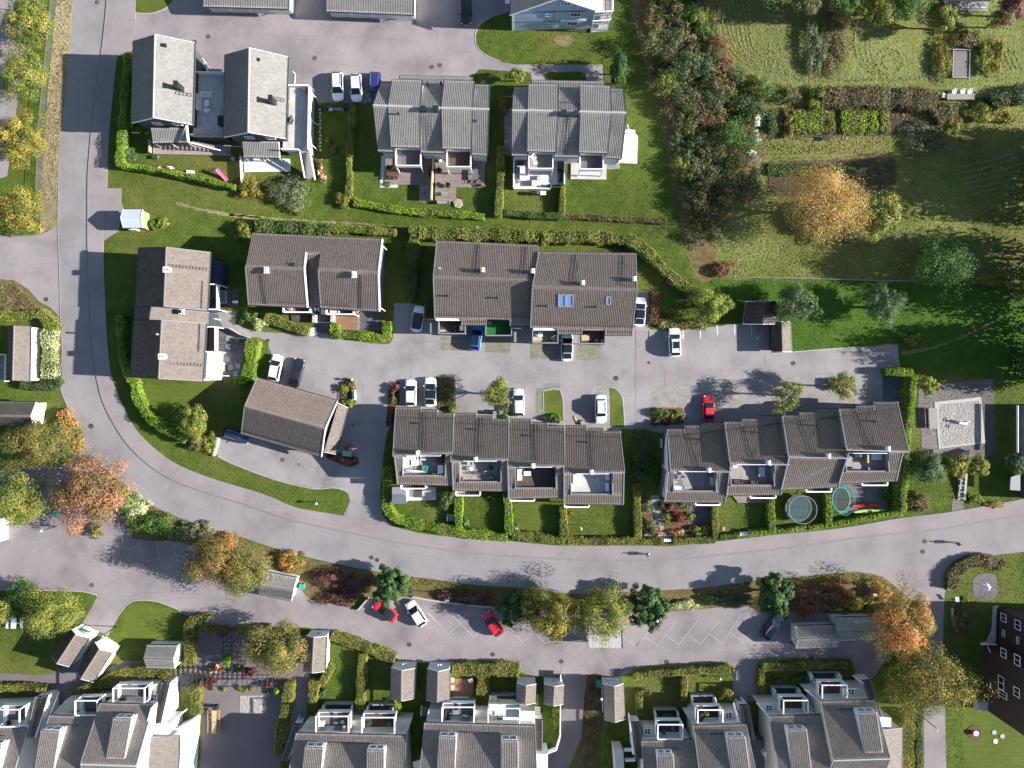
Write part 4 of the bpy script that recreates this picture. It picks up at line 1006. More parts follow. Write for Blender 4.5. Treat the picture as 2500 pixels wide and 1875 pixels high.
# ---- garages along the top edge
def garage_row(label,f,x0,y0,x1,y1,ys,ndoors,rdepth=85,gx=30):
 a,b=g(f,x0,y0,2.7),g(f,x1,y1,2.7)
 c,d=g(f,x1+2,y1-rdepth*3.2,4.0),g(f,x0-2,y0-rdepth*3.2,4.0)
 root=thing('garage_row',label,'garage',((a.x+b.x)/2,a.y+3,0))
 slope(root,a,b,c,d,'tile_grey','trim_dark')
 n2=[p+(q-p)*2+Vector((0,0,0)) for p,q in ((a,d),(b,c))];n2=[Vector((p.x,p.y,2.7)) for p in n2]
 slope(root,n2[0],n2[1],c,d,'tile_grey','trim_dark');ridge(root,d,c,'ridge_light')
 i=body(root,a,d,n2[0],b,c,n2[1],'wall_white',.2,.2,.55)
 for k in range(ndoors):
  p=wallpt(i['a0'],i['a1'],(k+.5)/ndoors,1.1);w=(i['a1']-i['a0']).length/ndoors*.82
  dr=MB().beam(p-Vector((w/2,.03,0)),p+Vector((w/2,-.03,0)),.08,2.1).build('garage_door','wall_pale',root)
 for k in range(ndoors+1):
  p=wallpt(i['a0'],i['a1'],k/ndoors,0);MB().beam(p+Vector((0,-.5,2.3)),p+Vector((0,.1,1.6)),.09,.09).build('eave_bracket','trim_white',root)
 return root
garage_row('long garage with ribbed roof and white doors, left one at the top edge','A',1715,55,2440,75,-60,4)
garage_row('long garage with ribbed roof and white doors, right one at the top edge','B',610,95,1350,125,-60,4)

# ---- pale blue house
bh,ib=gable('house','tall pale blue wooden house with white window frames and corner balconies','house',
 g('C',15,125,5.7),g('C',430,-18,9.9),g('C',820,110,5.7),g('C',15+55,-420,5.7),g('C',430,-620,9.9),g('C',800,-430,5.7),'tile_grey','wall_blue','trim_white',ridgem='ridge_light',inset=.45)
s0,s1=ib['a0'],ib['b0'];nS=Vector((0,-1,0))
if s0.x>s1.x:s0,s1=s1,s0
for t,z,w,h,bars in ((.42,7.9,.7,.9,(1,1)),(.58,7.9,1.5,.9,(2,1)),(.40,4.6,.7,.6,(1,0)),(.71,4.6,1.6,1.1,(2,0)),(.40,1.9,.7,.6,(1,0)),(.69,1.9,1.6,1.1,(2,0))):
 window(bh,wallpt(s0,s1,t,z)+nS*.02,nS,w,h,bars=bars)
m=MB()
for z in (2.7,5.5):m.beam(wallpt(s0,s1,.0,z)+nS*.03,wallpt(s0,s1,.82,z)+nS*.03,.04,.14)
m.build('cornice','wall_slate',bh)
MB().beam(wallpt(s0,s1,.5,.2)+nS*.08,wallpt(s0,s1,.5,7.5)+nS*.08,.09,.09,(0,1,0)).build('downpipe','wall_pale',bh)
for x in (.0,1.0):MB().beam(wallpt(s0,s1,x,0)+nS*.02,wallpt(s0,s1,x,5.6)+nS*.02,.2,.12,(0,1,0)).build('corner_board','trim_white',bh)
MB().beam(wallpt(s0,s1,.55,2.9)+nS*.1,wallpt(s0,s1,.84,2.9)+nS*.1,.2,.18).build('awning','trim_white',bh)
e0=Vector((s1.x-1.2,s1.y+.3,0));e1=Vector((s1.x+1.6,s1.y-.5,0))
for z in (.25,2.75,5.4):
 b=MB().prism([(e0.x,e0.y-1.0),(e1.x,e1.y),(e1.x,e1.y+7),(e0.x,e1.y+7)],z-.2,z).build('balcony','deck_grey',bh)
 if z>1:railing(b,[(e0.x,e0.y-1.0),(e1.x,e1.y),(e1.x,e1.y+7)],z,1.0,'trim_white',.06,solid=False)
posts(bh,[(e1.x-.1,e1.y+.1),(e0.x+.1,e0.y-.9)],0,5.4,.14)
MB().slab([Vector((s0.x-1.2,s0.y+3,2.6)),Vector((s0.x,s0.y+3,2.6)),Vector((s0.x,s0.y+6,2.6)),Vector((s0.x-1.2,s0.y+6,2.6))],.2).build('porch_roof','trim_white',bh)

# ---- little kiosk by the road
kb,ik=gable('transformer_kiosk','small kiosk with pale blue metal roof beside the sidewalk','kiosk',g('E',1040,178,2.4),g('E',1018,247,3.1),g('E',1040,330,2.4),g('E',1203,178,2.4),g('E',1188,247,3.1),g('E',1200,330,2.4),'tile_light','wall_tan','kiosk_metal',inset=.12)
for ch in list(kb.children):
 for s in list(ch.children):
  if s.name.startswith('roof_tiles'):bpy.data.objects.remove(s)
 if ch.name.startswith('ridge_caps'):bpy.data.objects.remove(ch)
for ch in kb.children:
 if ch.name.startswith('roof'):
  m=MB();
MB().slab(GP('E',[(1040,176,2.42),(1203,176,2.42),(1188,247,3.13),(1018,247,3.13)]),.05).build('roof_sheet','kiosk_metal',kb)
MB().slab(GP('E',[(1018,248,3.13),(1188,248,3.13),(1200,332,2.42),(1040,332,2.42)]),.05).build('roof_sheet','kiosk_metal',kb)
MB().box(tuple(g('E',1130,345,.6)),(1.2,.4,1.2)).build('meter_cabinet','metal_white',kb)
# ---- brown house along the road, shade coloured into its left slope by darker tiles
ZE,ZR=5.0,7.55
c0=g('E',1400,1000,0)
hE=thing('semi_detached_house','brown house along the road with its shaded roof slope coloured near-black','house',c0)
rdA,rdB=g('E',1405,497,ZR),g('E',1385,995,ZR);rdC,rdD=g('E',1366,1112,ZR),g('E',1340,1605,ZR)
eLA,eLB,eLC,eLD=g('E',1170,500,ZE),g('E',1143,1000,ZE),g('E',1131,1108,ZE),g('E',1102,1592,ZE)
eRA,eRB,eRC,eRD=g('E',1775,540,ZE),g('E',1748,1030,ZE),g('E',1738,1138,ZE),g('E',1708,1625,ZE)
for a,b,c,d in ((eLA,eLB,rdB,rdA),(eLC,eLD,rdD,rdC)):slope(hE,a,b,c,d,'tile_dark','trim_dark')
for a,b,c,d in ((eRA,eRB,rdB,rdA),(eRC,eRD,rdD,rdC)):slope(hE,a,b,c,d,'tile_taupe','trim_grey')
ridge(hE,rdA,rdB);ridge(hE,rdC,rdD)
mA,mB_=eLB.lerp(rdB,.55),eLC.lerp(rdC,.55)
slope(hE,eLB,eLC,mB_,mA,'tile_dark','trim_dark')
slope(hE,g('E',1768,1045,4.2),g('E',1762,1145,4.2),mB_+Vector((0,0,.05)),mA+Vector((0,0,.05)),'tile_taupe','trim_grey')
body(hE,eLA,rdA,eRA,eLB,rdB,eRB,'wall_blue_dark',.35,.1,.4);body(hE,eLC,rdC,eRC,eLD,rdD,eRD,'wall_blue_dark',.1,.35,.4)
body(hE,eLB,mA,g('E',1768,1045,4.2),eLC,mB_,g('E',1762,1145,4.2),'wall_blue_dark',.0,.0,.3)
chimney(hE,g('E',1425,692,7.35),.9,.75,.75,'metal_grey','metal_white',2);chimney(hE,g('E',1385,1420,7.35),.9,.75,.75,'metal_grey','metal_white',2)
ventpipe(hE,g('E',1338,1232,7.5),'metal_grey')
ladder(hE,g('E',1745,683,5.15),g('E',1435,650,7.3),.35,step=.45);ladder(hE,g('E',1700,1490,5.15),g('E',1385,1472,7.2),.35)
snowrail(hE,g('E',1715,785,5.3),g('E',1705,1015,5.3));snowrail(hE,g('E',1692,1145,5.3),g('E',1683,1375,5.3))
sk=MB().box(tuple(g('E',1533,1040,6.0)),(.7,.75,.5)).build('skylight','trim_white',hE)
MB().box(tuple(g('E',1520,1038,6.27)),(.4,.55,.05)).build('pane','glass_dark',sk)
# bay, balconies on the courtyard side
wall(hE,GP('E',[(1765,575),(1865,620),(1850,800),(1760,800)],3.2),0,3.2,'wall_blue_dark','bay')
for y0,y1 in ((640,785),):
 p,q=g('E',1855,y0,2),g('E',1845,y1,2);n=nv(Vector((q.y-p.y,-(q.x-p.x),0)));n=n if n.x>0 else-n
 window(hE,(p+q)/2+n*.12+Vector((0,0,.0)),n,(q-p).length,1.5,bars=(2,0))
def balc(root,f,x0,y0,x1,y1,z,rail='trim_white',fl='deck_slate',h=1.0,sides='NESW',th=.1,post=True):
 """balcony box measured at its rail"""
 P=GP(f,[(x0,y0),(x1,y0),(x1,y1),(x0,y1)],z+h)
 o=MB().slab([Vector((p.x,p.y,z)) for p in P],.22).build('balcony',fl,root)
 for s,(i,j) in {'N':(0,1),'E':(1,2),'S':(2,3),'W':(3,0)}.items():
  if s in sides:railing(o,[P[i],P[j]],z,h,rail,th)
 if post:posts(o,[P[1 if 'E' in sides else 3],P[2]],0,z,.14,rail)
 return o
balc(hE,'E',1750,808,1830,1020,2.9,sides='NES');balc(hE,'E',1735,1168,1815,1378,2.9,sides='NES',fl='deck_warm')
wall(hE,GP('E',[(1712,1382),(1820,1380),(1812,1615),(1706,1625)],2.9),0,2.9,'wall_white','porch')
w=g('E',1820,1500,1.6);window(hE,w+Vector((.02,0,0)),(1,0,0),1.4,1.3,bars=(1,1))
MB().slab(GP('E',[(1765,1095),(1850,1110),(1880,1170),(1765,1170)],2.3),.12).build('porch_roof','glass_roof',hE)
railing(hE,[g('E',1765,1095,0),g('E',1860,1110,0)],0,1.6,'trim_white',.1,name='screen')
MB().beam(g('E',1815,1580,.9),g('E',1925,1582,.9),.1,.9).beam(g('E',1810,1470,.9),g('E',1905,1480,.9),.06,.06).build('handrail','trim_white',hE)
sheet('patio',gm('E 1850,850 2010,850 2008,990 1850,1000'),.03,'pavers_dark');sheet('patio',gm('E 1820,1185 1960,1190 2090,1260 2030,1600 1820,1580'),.03,'pavers_dark')

# ---- brown semi-detached house with a sunken strip in its roof
ZE,ZR=5.0,7.6
p=g('F',950,650);hF=thing('semi_detached_house','brown roofed semi-detached house with a dark sunken strip between its halves','house',(p.x,p.y,0))
tl,tr=g('F',255,228,ZE),g('F',1722,296,ZE)
rl,rm1,rm2,rr=g('F',180,600,ZR),g('F',845,628,ZR),g('F',1000,632,ZR),g('F',1678,672,ZR)
t1,t2=g('F',882,258,ZE),g('F',1040,265,ZE)
slope(hF,tl,t1,rm1,rl,'tile_brown','trim_grey',verge=False);slope(hF,t2,tr,rr,rm2,'tile_brown','trim_grey',verge=False)
bl1,br1,bl2,br2=g('F',215,1030,ZE),g('F',880,1060,ZE),g('F',1030,1065,ZE),g('F',1690,1105,ZE)
slope(hF,bl1,br1,rm1,rl,'tile_brown','trim_grey');slope(hF,bl2,br2,rr,rm2,'tile_brown','trim_grey')
ridge(hF,rl,rm1);ridge(hF,rm2,rr)
# middle: north slope up to a low ridge, then a sunken south slope
k1,k2=t1.lerp(rm1,.52),t2.lerp(rm2,.52)
slope(hF,t1,t2,k2,k1,'tile_brown','trim_grey',verge=False)
slope(hF,g('F',893,1050,3.6),g('F',1022,1052,3.6),k2,k1,'tile_brown','trim_dark',verge=False)
for a,b in ((rm1,br1),(rr,br2),(rr,tr),(rm1,k1)):MB().beam(a-Vector((0,0,.02)),b-Vector((0,0,.02)),.2,.32).build('verge_board','trim_white',hF)
i1=body(hF,tl,rl,bl1,t1,rm1,br1,'wall_slate',.35,.05);i2=body(hF,t2,rm2,bl2,tr,rr,br2,'wall_slate',.05,.4)
body(hF,t1,k1,g('F',893,1050,3.6),t2,k2,g('F',1022,1052,3.6),'wall_slate',0,0,.4)
chimney(hF,g('F',440,655,7.2),.55,.85,1.0,'metal_grey','metal_white',0);chimney(hF,g('F',1420,705,7.2),.55,.85,1.0,'metal_grey','metal_white',0)
for x,y in ((408,640),(1392,690)):
 p=g('F',x,y,8.4);MB().cyl(p+Vector((0,.17,0)),.1,.05,10).cyl(p-Vector((0,.17,0)),.1,.05,10).build('flue','mat_black',hF)
chimney(hF,g('F',720,582,7.3),.5,.4,.25,'metal_dark',flues=0)
ladder(hF,g('F',405,1020,5.1),g('F',380,700,7.2),.36);ladder(hF,g('F',1480,1080,5.1),g('F',1470,705,7.3),.4)
snowrail(hF,g('F',530,1005,5.35),g('F',850,1020,5.35));snowrail(hF,g('F',1040,1030,5.35),g('F',1350,1047,5.35))
balc(hF,'F',605,1050,905,1115,2.9,sides='ESW');balc(hF,'F',1090,1075,1395,1138,2.9,sides='ESW')
for a,b in (((1400,1090,3.9),(1445,1118,3.7)),((1700,1065,4.2),(1752,1102,3.0)),((1722,365,4.2),(1768,412,3.0))):MB().beam(g('F',*a),g('F',*b),.1,.12).build('brace','trim_white',hF)
deckq(hF,'F',[(1180,1140),(1450,1125),(1440,1315),(1180,1310)],.2,'deck_warm');deckq(hF,'F',[(690,1135),(930,1130),(925,1225),(700,1222)],.2,'deck_dark')
sheet('patio',gm('F 1470,1110 1710,1115 1705,1340 1470,1320'),.03,'pavers_dark');sheet('gravel_strip',gm('F 1440,1130 1470,1130 1470,1320 1440,1318'),.032,'gravel_grey')
for q in ([(935,1145),(970,1145),(968,1230),(930,1230)],[(1140,1145),(1175,1145),(1172,1225),(1135,1225)]):MB().prism(GP('F',q,1.2),0,1.2).build('low_wall','stone',hF)
sheet('driveway_strip',gm('F 930,1060 1140,1060 1135,1375 985,1340 970,1230'),.014,'pavers_dark')
for k in range(3):MB().box(tuple(g('F',965+40*k,1080,3.0)),(.15,.7,.1)).build('awning_strut','trim_white',hF)
sheet('gravel_strip',gm('F 915,1290 980,1290 960,1380 900,1385'),.03,'gravel_white')

# ---- long brown houses above the courtyard
def longhouse(label,f,top,rdg,bot,z,strips,bals,hoods,vents,lads,snow):
 ze,zr,zb=z
 p=g(f,(rdg[0][0]+rdg[1][0])/2,(rdg[0][1]+rdg[1][1])/2);root=thing('semi_detached_house',label,'house',(p.x,p.y,0))
 a,b,c,d=g(f,*top[0],ze),g(f,*top[1],ze),g(f,*rdg[0],zr),g(f,*rdg[1],zr);e,h=g(f,*bot[0],zb),g(f,*bot[1],zb)
 slope(root,a,b,d,c,'tile_brown','trim_grey');slope(root,e,h,d,c,'tile_brown','trim_grey',gutter=False);ridge(root,c,d)
 body(root,a,c,e,b,d,h,'wall_slate',.35,.35,.35)
 run=(Vector((e.x,e.y))-Vector((c.x,c.y))).length;dz=(zr-zb)/run
 for (x0,x1,y1) in strips:
  t0=(x0-bot[0][0])/(bot[1][0]-bot[0][0]);t1=(x1-bot[0][0])/(bot[1][0]-bot[0][0])
  s0,s1=e.lerp(h,t0),e.lerp(h,t1);q0,q1=g(f,x0,y1,zb-.45),g(f,x1,y1,zb-.45)
  slope(root,q0,q1,s1-Vector((0,0,.01)),s0-Vector((0,0,.01)),'tile_brown','trim_grey')
  W_=[s0,s1,q1+Vector((0,.4,0)),q0+Vector((0,.4,0))];MB().prism(W_,0,zb-.6).build('wall','wall_slate',root)
 for bl in bals:balc(root,f,*bl)
 for x,y,zz in hoods:hood(root,g(f,x,y,zz))
 for x,y,zz in vents:ventpipe(root,g(f,x,y,zz))
 for p_,q_ in lads:ladder(root,g(f,*p_),g(f,*q_),.5)
 for p_,q_ in snow:snowrail(root,g(f,*p_),g(f,*q_))
 return root
hG1=longhouse('left half of the long brown houses, with a green turf balcony','G',((245,105),(1152,145)),((213,428),(1140,460)),((226,798),(1090,815)),(5.0,7.4,4.9),
 [(470,692,858),(905,1090,866)],[(262,822,500,938,2.8,'trim_grey','deck_dark',1.0,'ESW'),(685,820,918,955,2.8,'trim_grey','turf',1.0,'ESW')],
 [(660,375,7.0),(1105,385,7.0)],[(345,600,6.4),(790,618,6.4)],[((620,140,5.2),(605,400,7.3)),((1048,160,5.2),(1038,415,7.3))],[((235,770,5.15),(1085,800,5.15))])
hG2=longhouse('right half of the long brown houses, with blue skylights','G',((1165,205),(2037,218)),((1105,518),(2047,542)),((1088,885),(2008,900)),(5.8,8.3,5.6),
 [(1335,1552,940),(1765,2005,950)],[(1108,905,1335,1022,3.2,'trim_grey','wood_grey',1.0,'ESW'),(1530,905,1760,1028,3.2,'trim_grey','deck_dark',1.0,'ESW')],
 [(1552,490,8.0),(2010,455,7.6)],[(1230,690,7.1),(1672,700,7.1)],[((1495,230,6.0),(1490,470,8.1)),((1922,235,6.0),(1920,500,8.2))],[((1100,855,5.85),(2000,880,5.85))])
for x0,x1,y0,y1,n in ((1340,1400,585,690,1),(1410,1470,585,690,1),(1770,1808,605,672,1)):
 za,zb=8.3-(y0-525)/365*2.7,8.3-(y1-525)/365*2.7
 skylight(hG2,g('G',x0,y1,zb),g('G',x1,y1,zb),g('G',x1,y0,za),g('G',x0,y0,za))
for x0,x1,y,z in ((238,462,808,4.6),(1112,1328,895,5.2)):
 MB().beam(g('G',x0,y,z),g('G',x1,y,z),.5,.25).build('awning_case','trim_white',hG1 if x0<1000 else hG2)
MB().cyl(g('G',275,355,6.9),.04,1.2,6).beam(g('G',260,350,8.0),g('G',290,352,8.0),.05,.05).build('antenna','metal_white',hG1)

# ---- garage building on the lower courtyard
gk,ig=gable('garage','brown roofed garage standing askew in the courtyard with a lean-to','garage',g('K',565,365,2.8),g('K',430,672,4.7),g('K',395,965,2.8),g('K',1435,615,2.8),g('K',1302,916,4.7),g('K',1262,1215,2.8),'tile_brown','wall_slate','trim_grey')
for s in (('K',1435,615,2.82),('K',1262,1215,2.82)):MB().beam(g(*s),g('K',1302,916,4.72),.12,.3).build('verge_board','trim_white',gk)
sl=slope(gk,g('K',1545,690,2.2),g('K',1415,1190,2.2),g('K',1285,1165,2.75),g('K',1440,640,2.75),'tile_taupe','trim_white')
MB().prism(GP('K',[(1440,660),(1520,690),(1400,1175),(1290,1160)],2.0),0,2.0).build('lean_to_wall','wall_slate',gk)
snowrail(gk,g('K',420,940,2.95),g('K',1255,1170,2.95))
ig_n=nv(Vector((ig['ac'].x,ig['ac'].y,0)))
for t in (.12,.37,.62,.87):
 p=wallpt(ig['b0'],ig['b1'],t,1.1);d=nv(ig['b1']-ig['b0']);d.z=0;n=Vector((d.y,-d.x,0));n=n if n.y<0 else-n
 MB().beam(p-d*1.25+n*.03,p+d*1.25+n*.03,.08,2.05).build('garage_door','wood_grey',gk)

# ---- the two terraced rows
def unit(label,f,steps,rd,lt,lb,hole,bal,hoodp,vent,lad,zo=.0,floor='deck_grey',cut=True,rowl=None,snow=None):
 ZE,ZR,ZT,ZB,ZF=3.4+zo,7.05+zo,6.55+zo,5.1+zo,4.5+zo
 p=g(f,(rd[0][0]+rd[1][0])/2,(rd[0][1]+rd[1][1])/2);root=thing('terraced_house',label,'house',(p.x,p.y,0))
 rL,rR=g(f,*rd[0],ZR),g(f,*rd[1],ZR)
 x0,x1=steps[0][0],steps[-1][1];yr=(rd[0][1]+rd[1][1])/2;y0=steps[0][2]
 eaves=[]
 for i,(xa,xb,y) in enumerate(steps):
  ta,tb=(xa-x0)/(x1-x0),(xb-x0)/(x1-x0)
  z=ZR-(ZR-ZE)*(yr-y)/(yr-y0)
  a,b=g(f,xa,y,z),g(f,xb,y-(0 if len(steps[0])<4 else 0),z)
  ca,cb=rL.lerp(rR,ta),rL.lerp(rR,tb)
  slope(root,a,b,cb,ca,'tile_brown','trim_grey',verge=('L' if i==0 else '')+('R' if i==len(steps)-1 else ''))
  if i<len(steps)-1:MB().beam(b-Vector((0,0,.04)),b.lerp(cb,.1)-Vector((0,0,.04)),.12,.24).build('step_board','trim_grey',root)
  eaves.append((a,b,ca,cb))
  ia,ib=a.lerp(ca,.07),b.lerp(cb,.07)
  V=[ia,ib,cb+Vector((0,.25,0)),ca+Vector((0,.25,0))]
  MB().grid8([(q.x,q.y,0) for q in V],[(q.x,q.y,q.z-.24) for q in V]).build('wall','wall_slate',root)
  MB().box((b.x,b.y-.2,b.z-.25),(.3,.6,.5)).build('downpipe_box','trim_grey',root)
 MB().beam(rL+Vector((0,-.05,-.05)),rR+Vector((0,-.05,-.05)),.16,.4).build('fascia','trim_grey',root)
 tL,tR,bL,bR=g(f,*lt[0],ZT),g(f,*lt[1],ZT),g(f,*lb[0],ZB),g(f,*lb[1],ZB)
 def on(xt,yt):
  v=(yt-(lt[0][1]+lt[1][1])/2)/((lb[0][1]+lb[1][1])/2-(lt[0][1]+lt[1][1])/2)
  return g(f,xt,yt,ZT+(ZB-ZT)*v)
 if cut:
  hx0,hy0,hx1,hy1=hole
  xl=lambda y:lt[0][0]+(lb[0][0]-lt[0][0])*(y-lt[0][1])/(lb[0][1]-lt[0][1])
  xr=lambda y:lt[1][0]+(lb[1][0]-lt[1][0])*(y-lt[1][1])/(lb[1][1]-lt[1][1])
  slope(root,bL,bR,on(xr(hy1),hy1),on(xl(hy1),hy1),'tile_brown','trim_grey',verge=False)
  slope(root,on(xl(hy1),hy1),on(hx0,hy1),on(hx0,lt[0][1]),tL,'tile_brown','trim_grey',gutter=False,verge=False)
  slope(root,on(hx1,hy1),on(xr(hy1),hy1),tR,on(hx1,lt[1][1]),'tile_brown','trim_grey',gutter=False,verge=False)
  H4=[on(hx0,hy0),on(hx1,hy0),on(hx1,hy1),on(hx0,hy1)]
  fl=MB().slab([Vector((q.x,q.y,ZF)) for q in H4],.2).build('terrace_floor',floor,root)
  m=MB()
  for i,j in ((1,2),(2,3),(3,0)):
   a,b=H4[i],H4[j];m.grid8([(a.x,a.y,ZF-.1),(b.x,b.y,ZF-.1),(b.x+.001,b.y+.1,ZF-.1),(a.x+.001,a.y+.1,ZF-.1)],[(a.x,a.y,a.z+.12),(b.x,b.y,b.z+.12),(b.x+.001,b.y+.1,b.z+.12),(a.x+.001,a.y+.1,a.z+.12)]) if i==2 else m.beam(Vector((a.x,a.y,(ZF+a.z)/2)),Vector((b.x,b.y,(ZF+b.z)/2)),.12,(a.z+b.z)/2-ZF+.1)
  m.build('parapet','trim_grey',root)
  dr=MB().beam(H4[0].lerp(H4[1],.1)+Vector((0,.12,0)),H4[0].lerp(H4[1],.9)+Vector((0,.12,0)),.08,1.9).build('terrace_door','trim_white',root)
  MB().beam(H4[0].lerp(H4[1],.15)+Vector((0,.09,0)),H4[0].lerp(H4[1],.85)+Vector((0,.09,0)),.06,1.6).build('pane','glass_dark',dr)
  wm=MB().grid8([(q.x,q.y,0) for q in (tL+Vector((.15,0,0)),tR-Vector((.15,0,0)),bR+Vector((-.15,.3,0)),bL+Vector((.15,.3,0)))],[(q.x,q.y,ZF-.22) for q in (tL+Vector((.15,0,0)),tR-Vector((.15,0,0)),bR+Vector((-.15,.3,0)),bL+Vector((.15,.3,0)))])
  wm.build('wall','wall_slate',root)
  for a,b in ((tL,bL),(tR,bR)):
   q=Vector((.18 if a is tL else-.18,0,0));MB().grid8([(a.x+q.x,a.y,ZF-.3),(b.x+q.x,b.y+.3,ZF-.3),(b.x,b.y+.3,ZF-.3),(a.x,a.y,ZF-.3)],[(a.x+q.x,a.y,a.z-.2),(b.x+q.x,b.y+.3,b.z-.1),(b.x,b.y+.3,b.z-.1),(a.x,a.y,a.z-.2)]).build('gable_wall','wall_slate',root)
  MB().grid8([(bL.x+.15,bL.y+.3,ZF-.3),(bR.x-.15,bR.y+.3,ZF-.3),(bR.x-.15,bR.y+.42,ZF-.3),(bL.x+.15,bL.y+.42,ZF-.3)],[(bL.x+.15,bL.y+.3,ZB-.1),(bR.x-.15,bR.y+.3,ZB-.1),(bR.x-.15,bR.y+.42,ZB-.1),(bL.x+.15,bL.y+.42,ZB-.1)]).build('knee_wall','wall_slate',root)
 else:
  slope(root,bL,bR,tR,tL,'tile_brown','trim_grey')
  V=[tL,tR,bR+Vector((0,.35,0)),bL+Vector((0,.35,0))]
  MB().grid8([(q.x,q.y,0) for q in V],[(q.x,q.y,q.z-.22) for q in V]).build('wall','wall_slate',root)
 MB().beam(tL,bL,.14,.26).build('verge_board','trim_grey',root);MB().beam(tR,bR,.14,.26).build('verge_board','trim_grey',root)
 if bal:balc(root,f,bal[0],bal[1],bal[2],bal[3],2.8+zo*.6,'trim_white',bal[4] if len(bal)>4 else 'deck_dark',.95,'ESW',.13)
 hood(root,g(f,hoodp[0],hoodp[1],6.9+zo));ventpipe(root,g(f,vent[0],vent[1],4.7+zo));
 ladder(root,g(f,*lad[0],3.9+zo),g(f,*lad[1],6.7+zo),.5)
 a,b=eaves[0][0].lerp(eaves[0][2],.19),eaves[-1][1].lerp(eaves[-1][3],.13 if len(steps)>1 else .19)
 snowrail(root,a,b)
 return root
uL=[unit('leftmost terraced house of the left row, sofa and white table on its roof terrace','L',[(160,372,330),(372,510,350),(510,648,380)],((135,735),(640,708)),((150,742),(640,722)),((175,972),(645,985)),(218,738,578,902),(205,970,412,1012),(350,705),(368,462),((405,365),(395,670)),0,'deck_grey'),
 unit('second terraced house of the left row, bicycles on its roof terrace','L',[(650,838,380),(838,978,403),(978,1112,430)],((622,780),(1112,765)),((635,786),(1100,772)),((645,1025),(1095,1032)),(698,782,1048,955),(668,1020,872,1070,'wood_grey'),(835,758),(835,512),((875,420),(872,715)),0,'deck_grey'),
 unit('third terraced house of the left row, with a dark brown roof terrace','L',[(1115,1302,430),(1302,1442,460),(1442,1580,487)],((1100,830),(1588,820)),((1105,836),(1575,827)),((1112,1095),(1578,1085)),(1170,832,1512,1008),(1125,1072,1330,1115),(1315,812),(1302,565),((1338,470),(1350,770)),0,'deck_dark'),
 unit('rightmost terraced house of the left row, with a pale grey roof terrace','L',[(1585,1768,485),(1768,1912,508),(1912,2052,532)],((1575,885),(2092,872)),((1580,892),(2085,880)),((1580,1140),(2080,1145)),(1638,888,1988,1060),(1585,1125,1790,1168),(1803,865),(1772,620),((1808,525),(1830,825)),0,'deck_light')]
uM=[unit('leftmost terraced house of the right row, with a white gable','M',[(282,412,470),(412,546,443),(546,725,420)],((305,785),(775,795)),((290,792),(770,802)),((262,1025),(725,1032)),(328,795,658,945),(500,1010,688,1052),(587,775),(545,545),((515,450),(508,760)),.0,'deck_grey'),
 unit('second terraced house of the right row, grey table on its roof terrace','M',[(725,856,415),(856,984,392),(984,1166,367)],((765,730),(1225,740)),((770,738),(1190,747)),((740,975),(1158,970)),(770,742,1105,900),(922,962,1118,998,'wood_dark'),(1042,720),(985,492),((935,405),(952,690)),.75,'deck_grey'),
 unit('third terraced house of the right row, with a blue skylight and unbroken lower roof','M',[(1168,1296,366),(1296,1424,342),(1424,1605,315)],((1215,678),(1682,690)),((1220,686),(1650,697)),((1160,935),(1602,910)),None,(1355,912,1548,950),(1500,668),(1435,440),((1380,350),(1408,640)),1.5,cut=False),
 unit('rightmost terraced house of the right row, beside the tall thuja hedge','M',[(1608,1736,315),(1736,1870,290),(1870,2057,262)],((1665,625),(2145,640)),((1680,645),(2098,645)),((1605,885),(2047,865)),(1660,655,1988,792),(1785,865,1980,900),(1955,612),(1875,405),((1815,300),(1855,585)),2.2,'deck_grey')]
# white gable of the first right-row house
MB().grid8([p for p in GP('M',[(228,940,0),(238,700,0),(262,495,0),(300,495,0)],0)],[p for p in (g('M',258,1000,4.9),g('M',290,790,6.6),g('M',276,490,3.4),g('M',300,495,3.4))]).build('gable_cladding','wall_white',uM[0])
p=g('M',235,575,1.8);window(uM[0],p,(-1,0,0),1.3,1.3)
skylight(uM[2],g('M',1530,603,6.9),g('M',1574,605,6.9),g('M',1560,520,6.0),g('M',1514,518,6.0))
# decks and yards of the rows
deckq(uL[0],'L',[(250,1000),(500,1000),(503,1108),(260,1115)],.15,'deck_light')
bx=thing('garden_shed','small grey flat-roofed shed inside the curved hedge corner','shed',g('L',185,1070));
MB().prism(GP('L',[(130,1005),(240,1005),(245,1130),(135,1130)],2.0),0,2.0).build('wall','wall_white',bx)
MB().slab(GP('L',[(128,1062,2.25),(250,1066,2.25),(250,1138,2.05),(128,1142,2.05)]),.08).build('roof','wall_slate',bx);MB().slab(GP('L',[(128,1000,2.05),(240,1000,2.05),(250,1064,2.25),(128,1060,2.25)]),.08).build('roof','trim_grey',bx)
deckq(uM[1],'M',[(780,975),(1045,975),(1045,1038),(830,1036)],.2,'deck_brown')
deckq(uM[3],'M',[(1600,890),(1960,880),(1985,1090),(1600,1115)],.15,'deck_slate')
sheet('paving',gm('M 150,975 215,978 240,1060 260,1260 420,1280 650,1280 650,1310 100,1310 120,1200 190,1180'),.02,'slabs_grey');sheet('patio',gm('M 450,1060 620,1060 620,1195 440,1195'),.03,'pavers_dark')
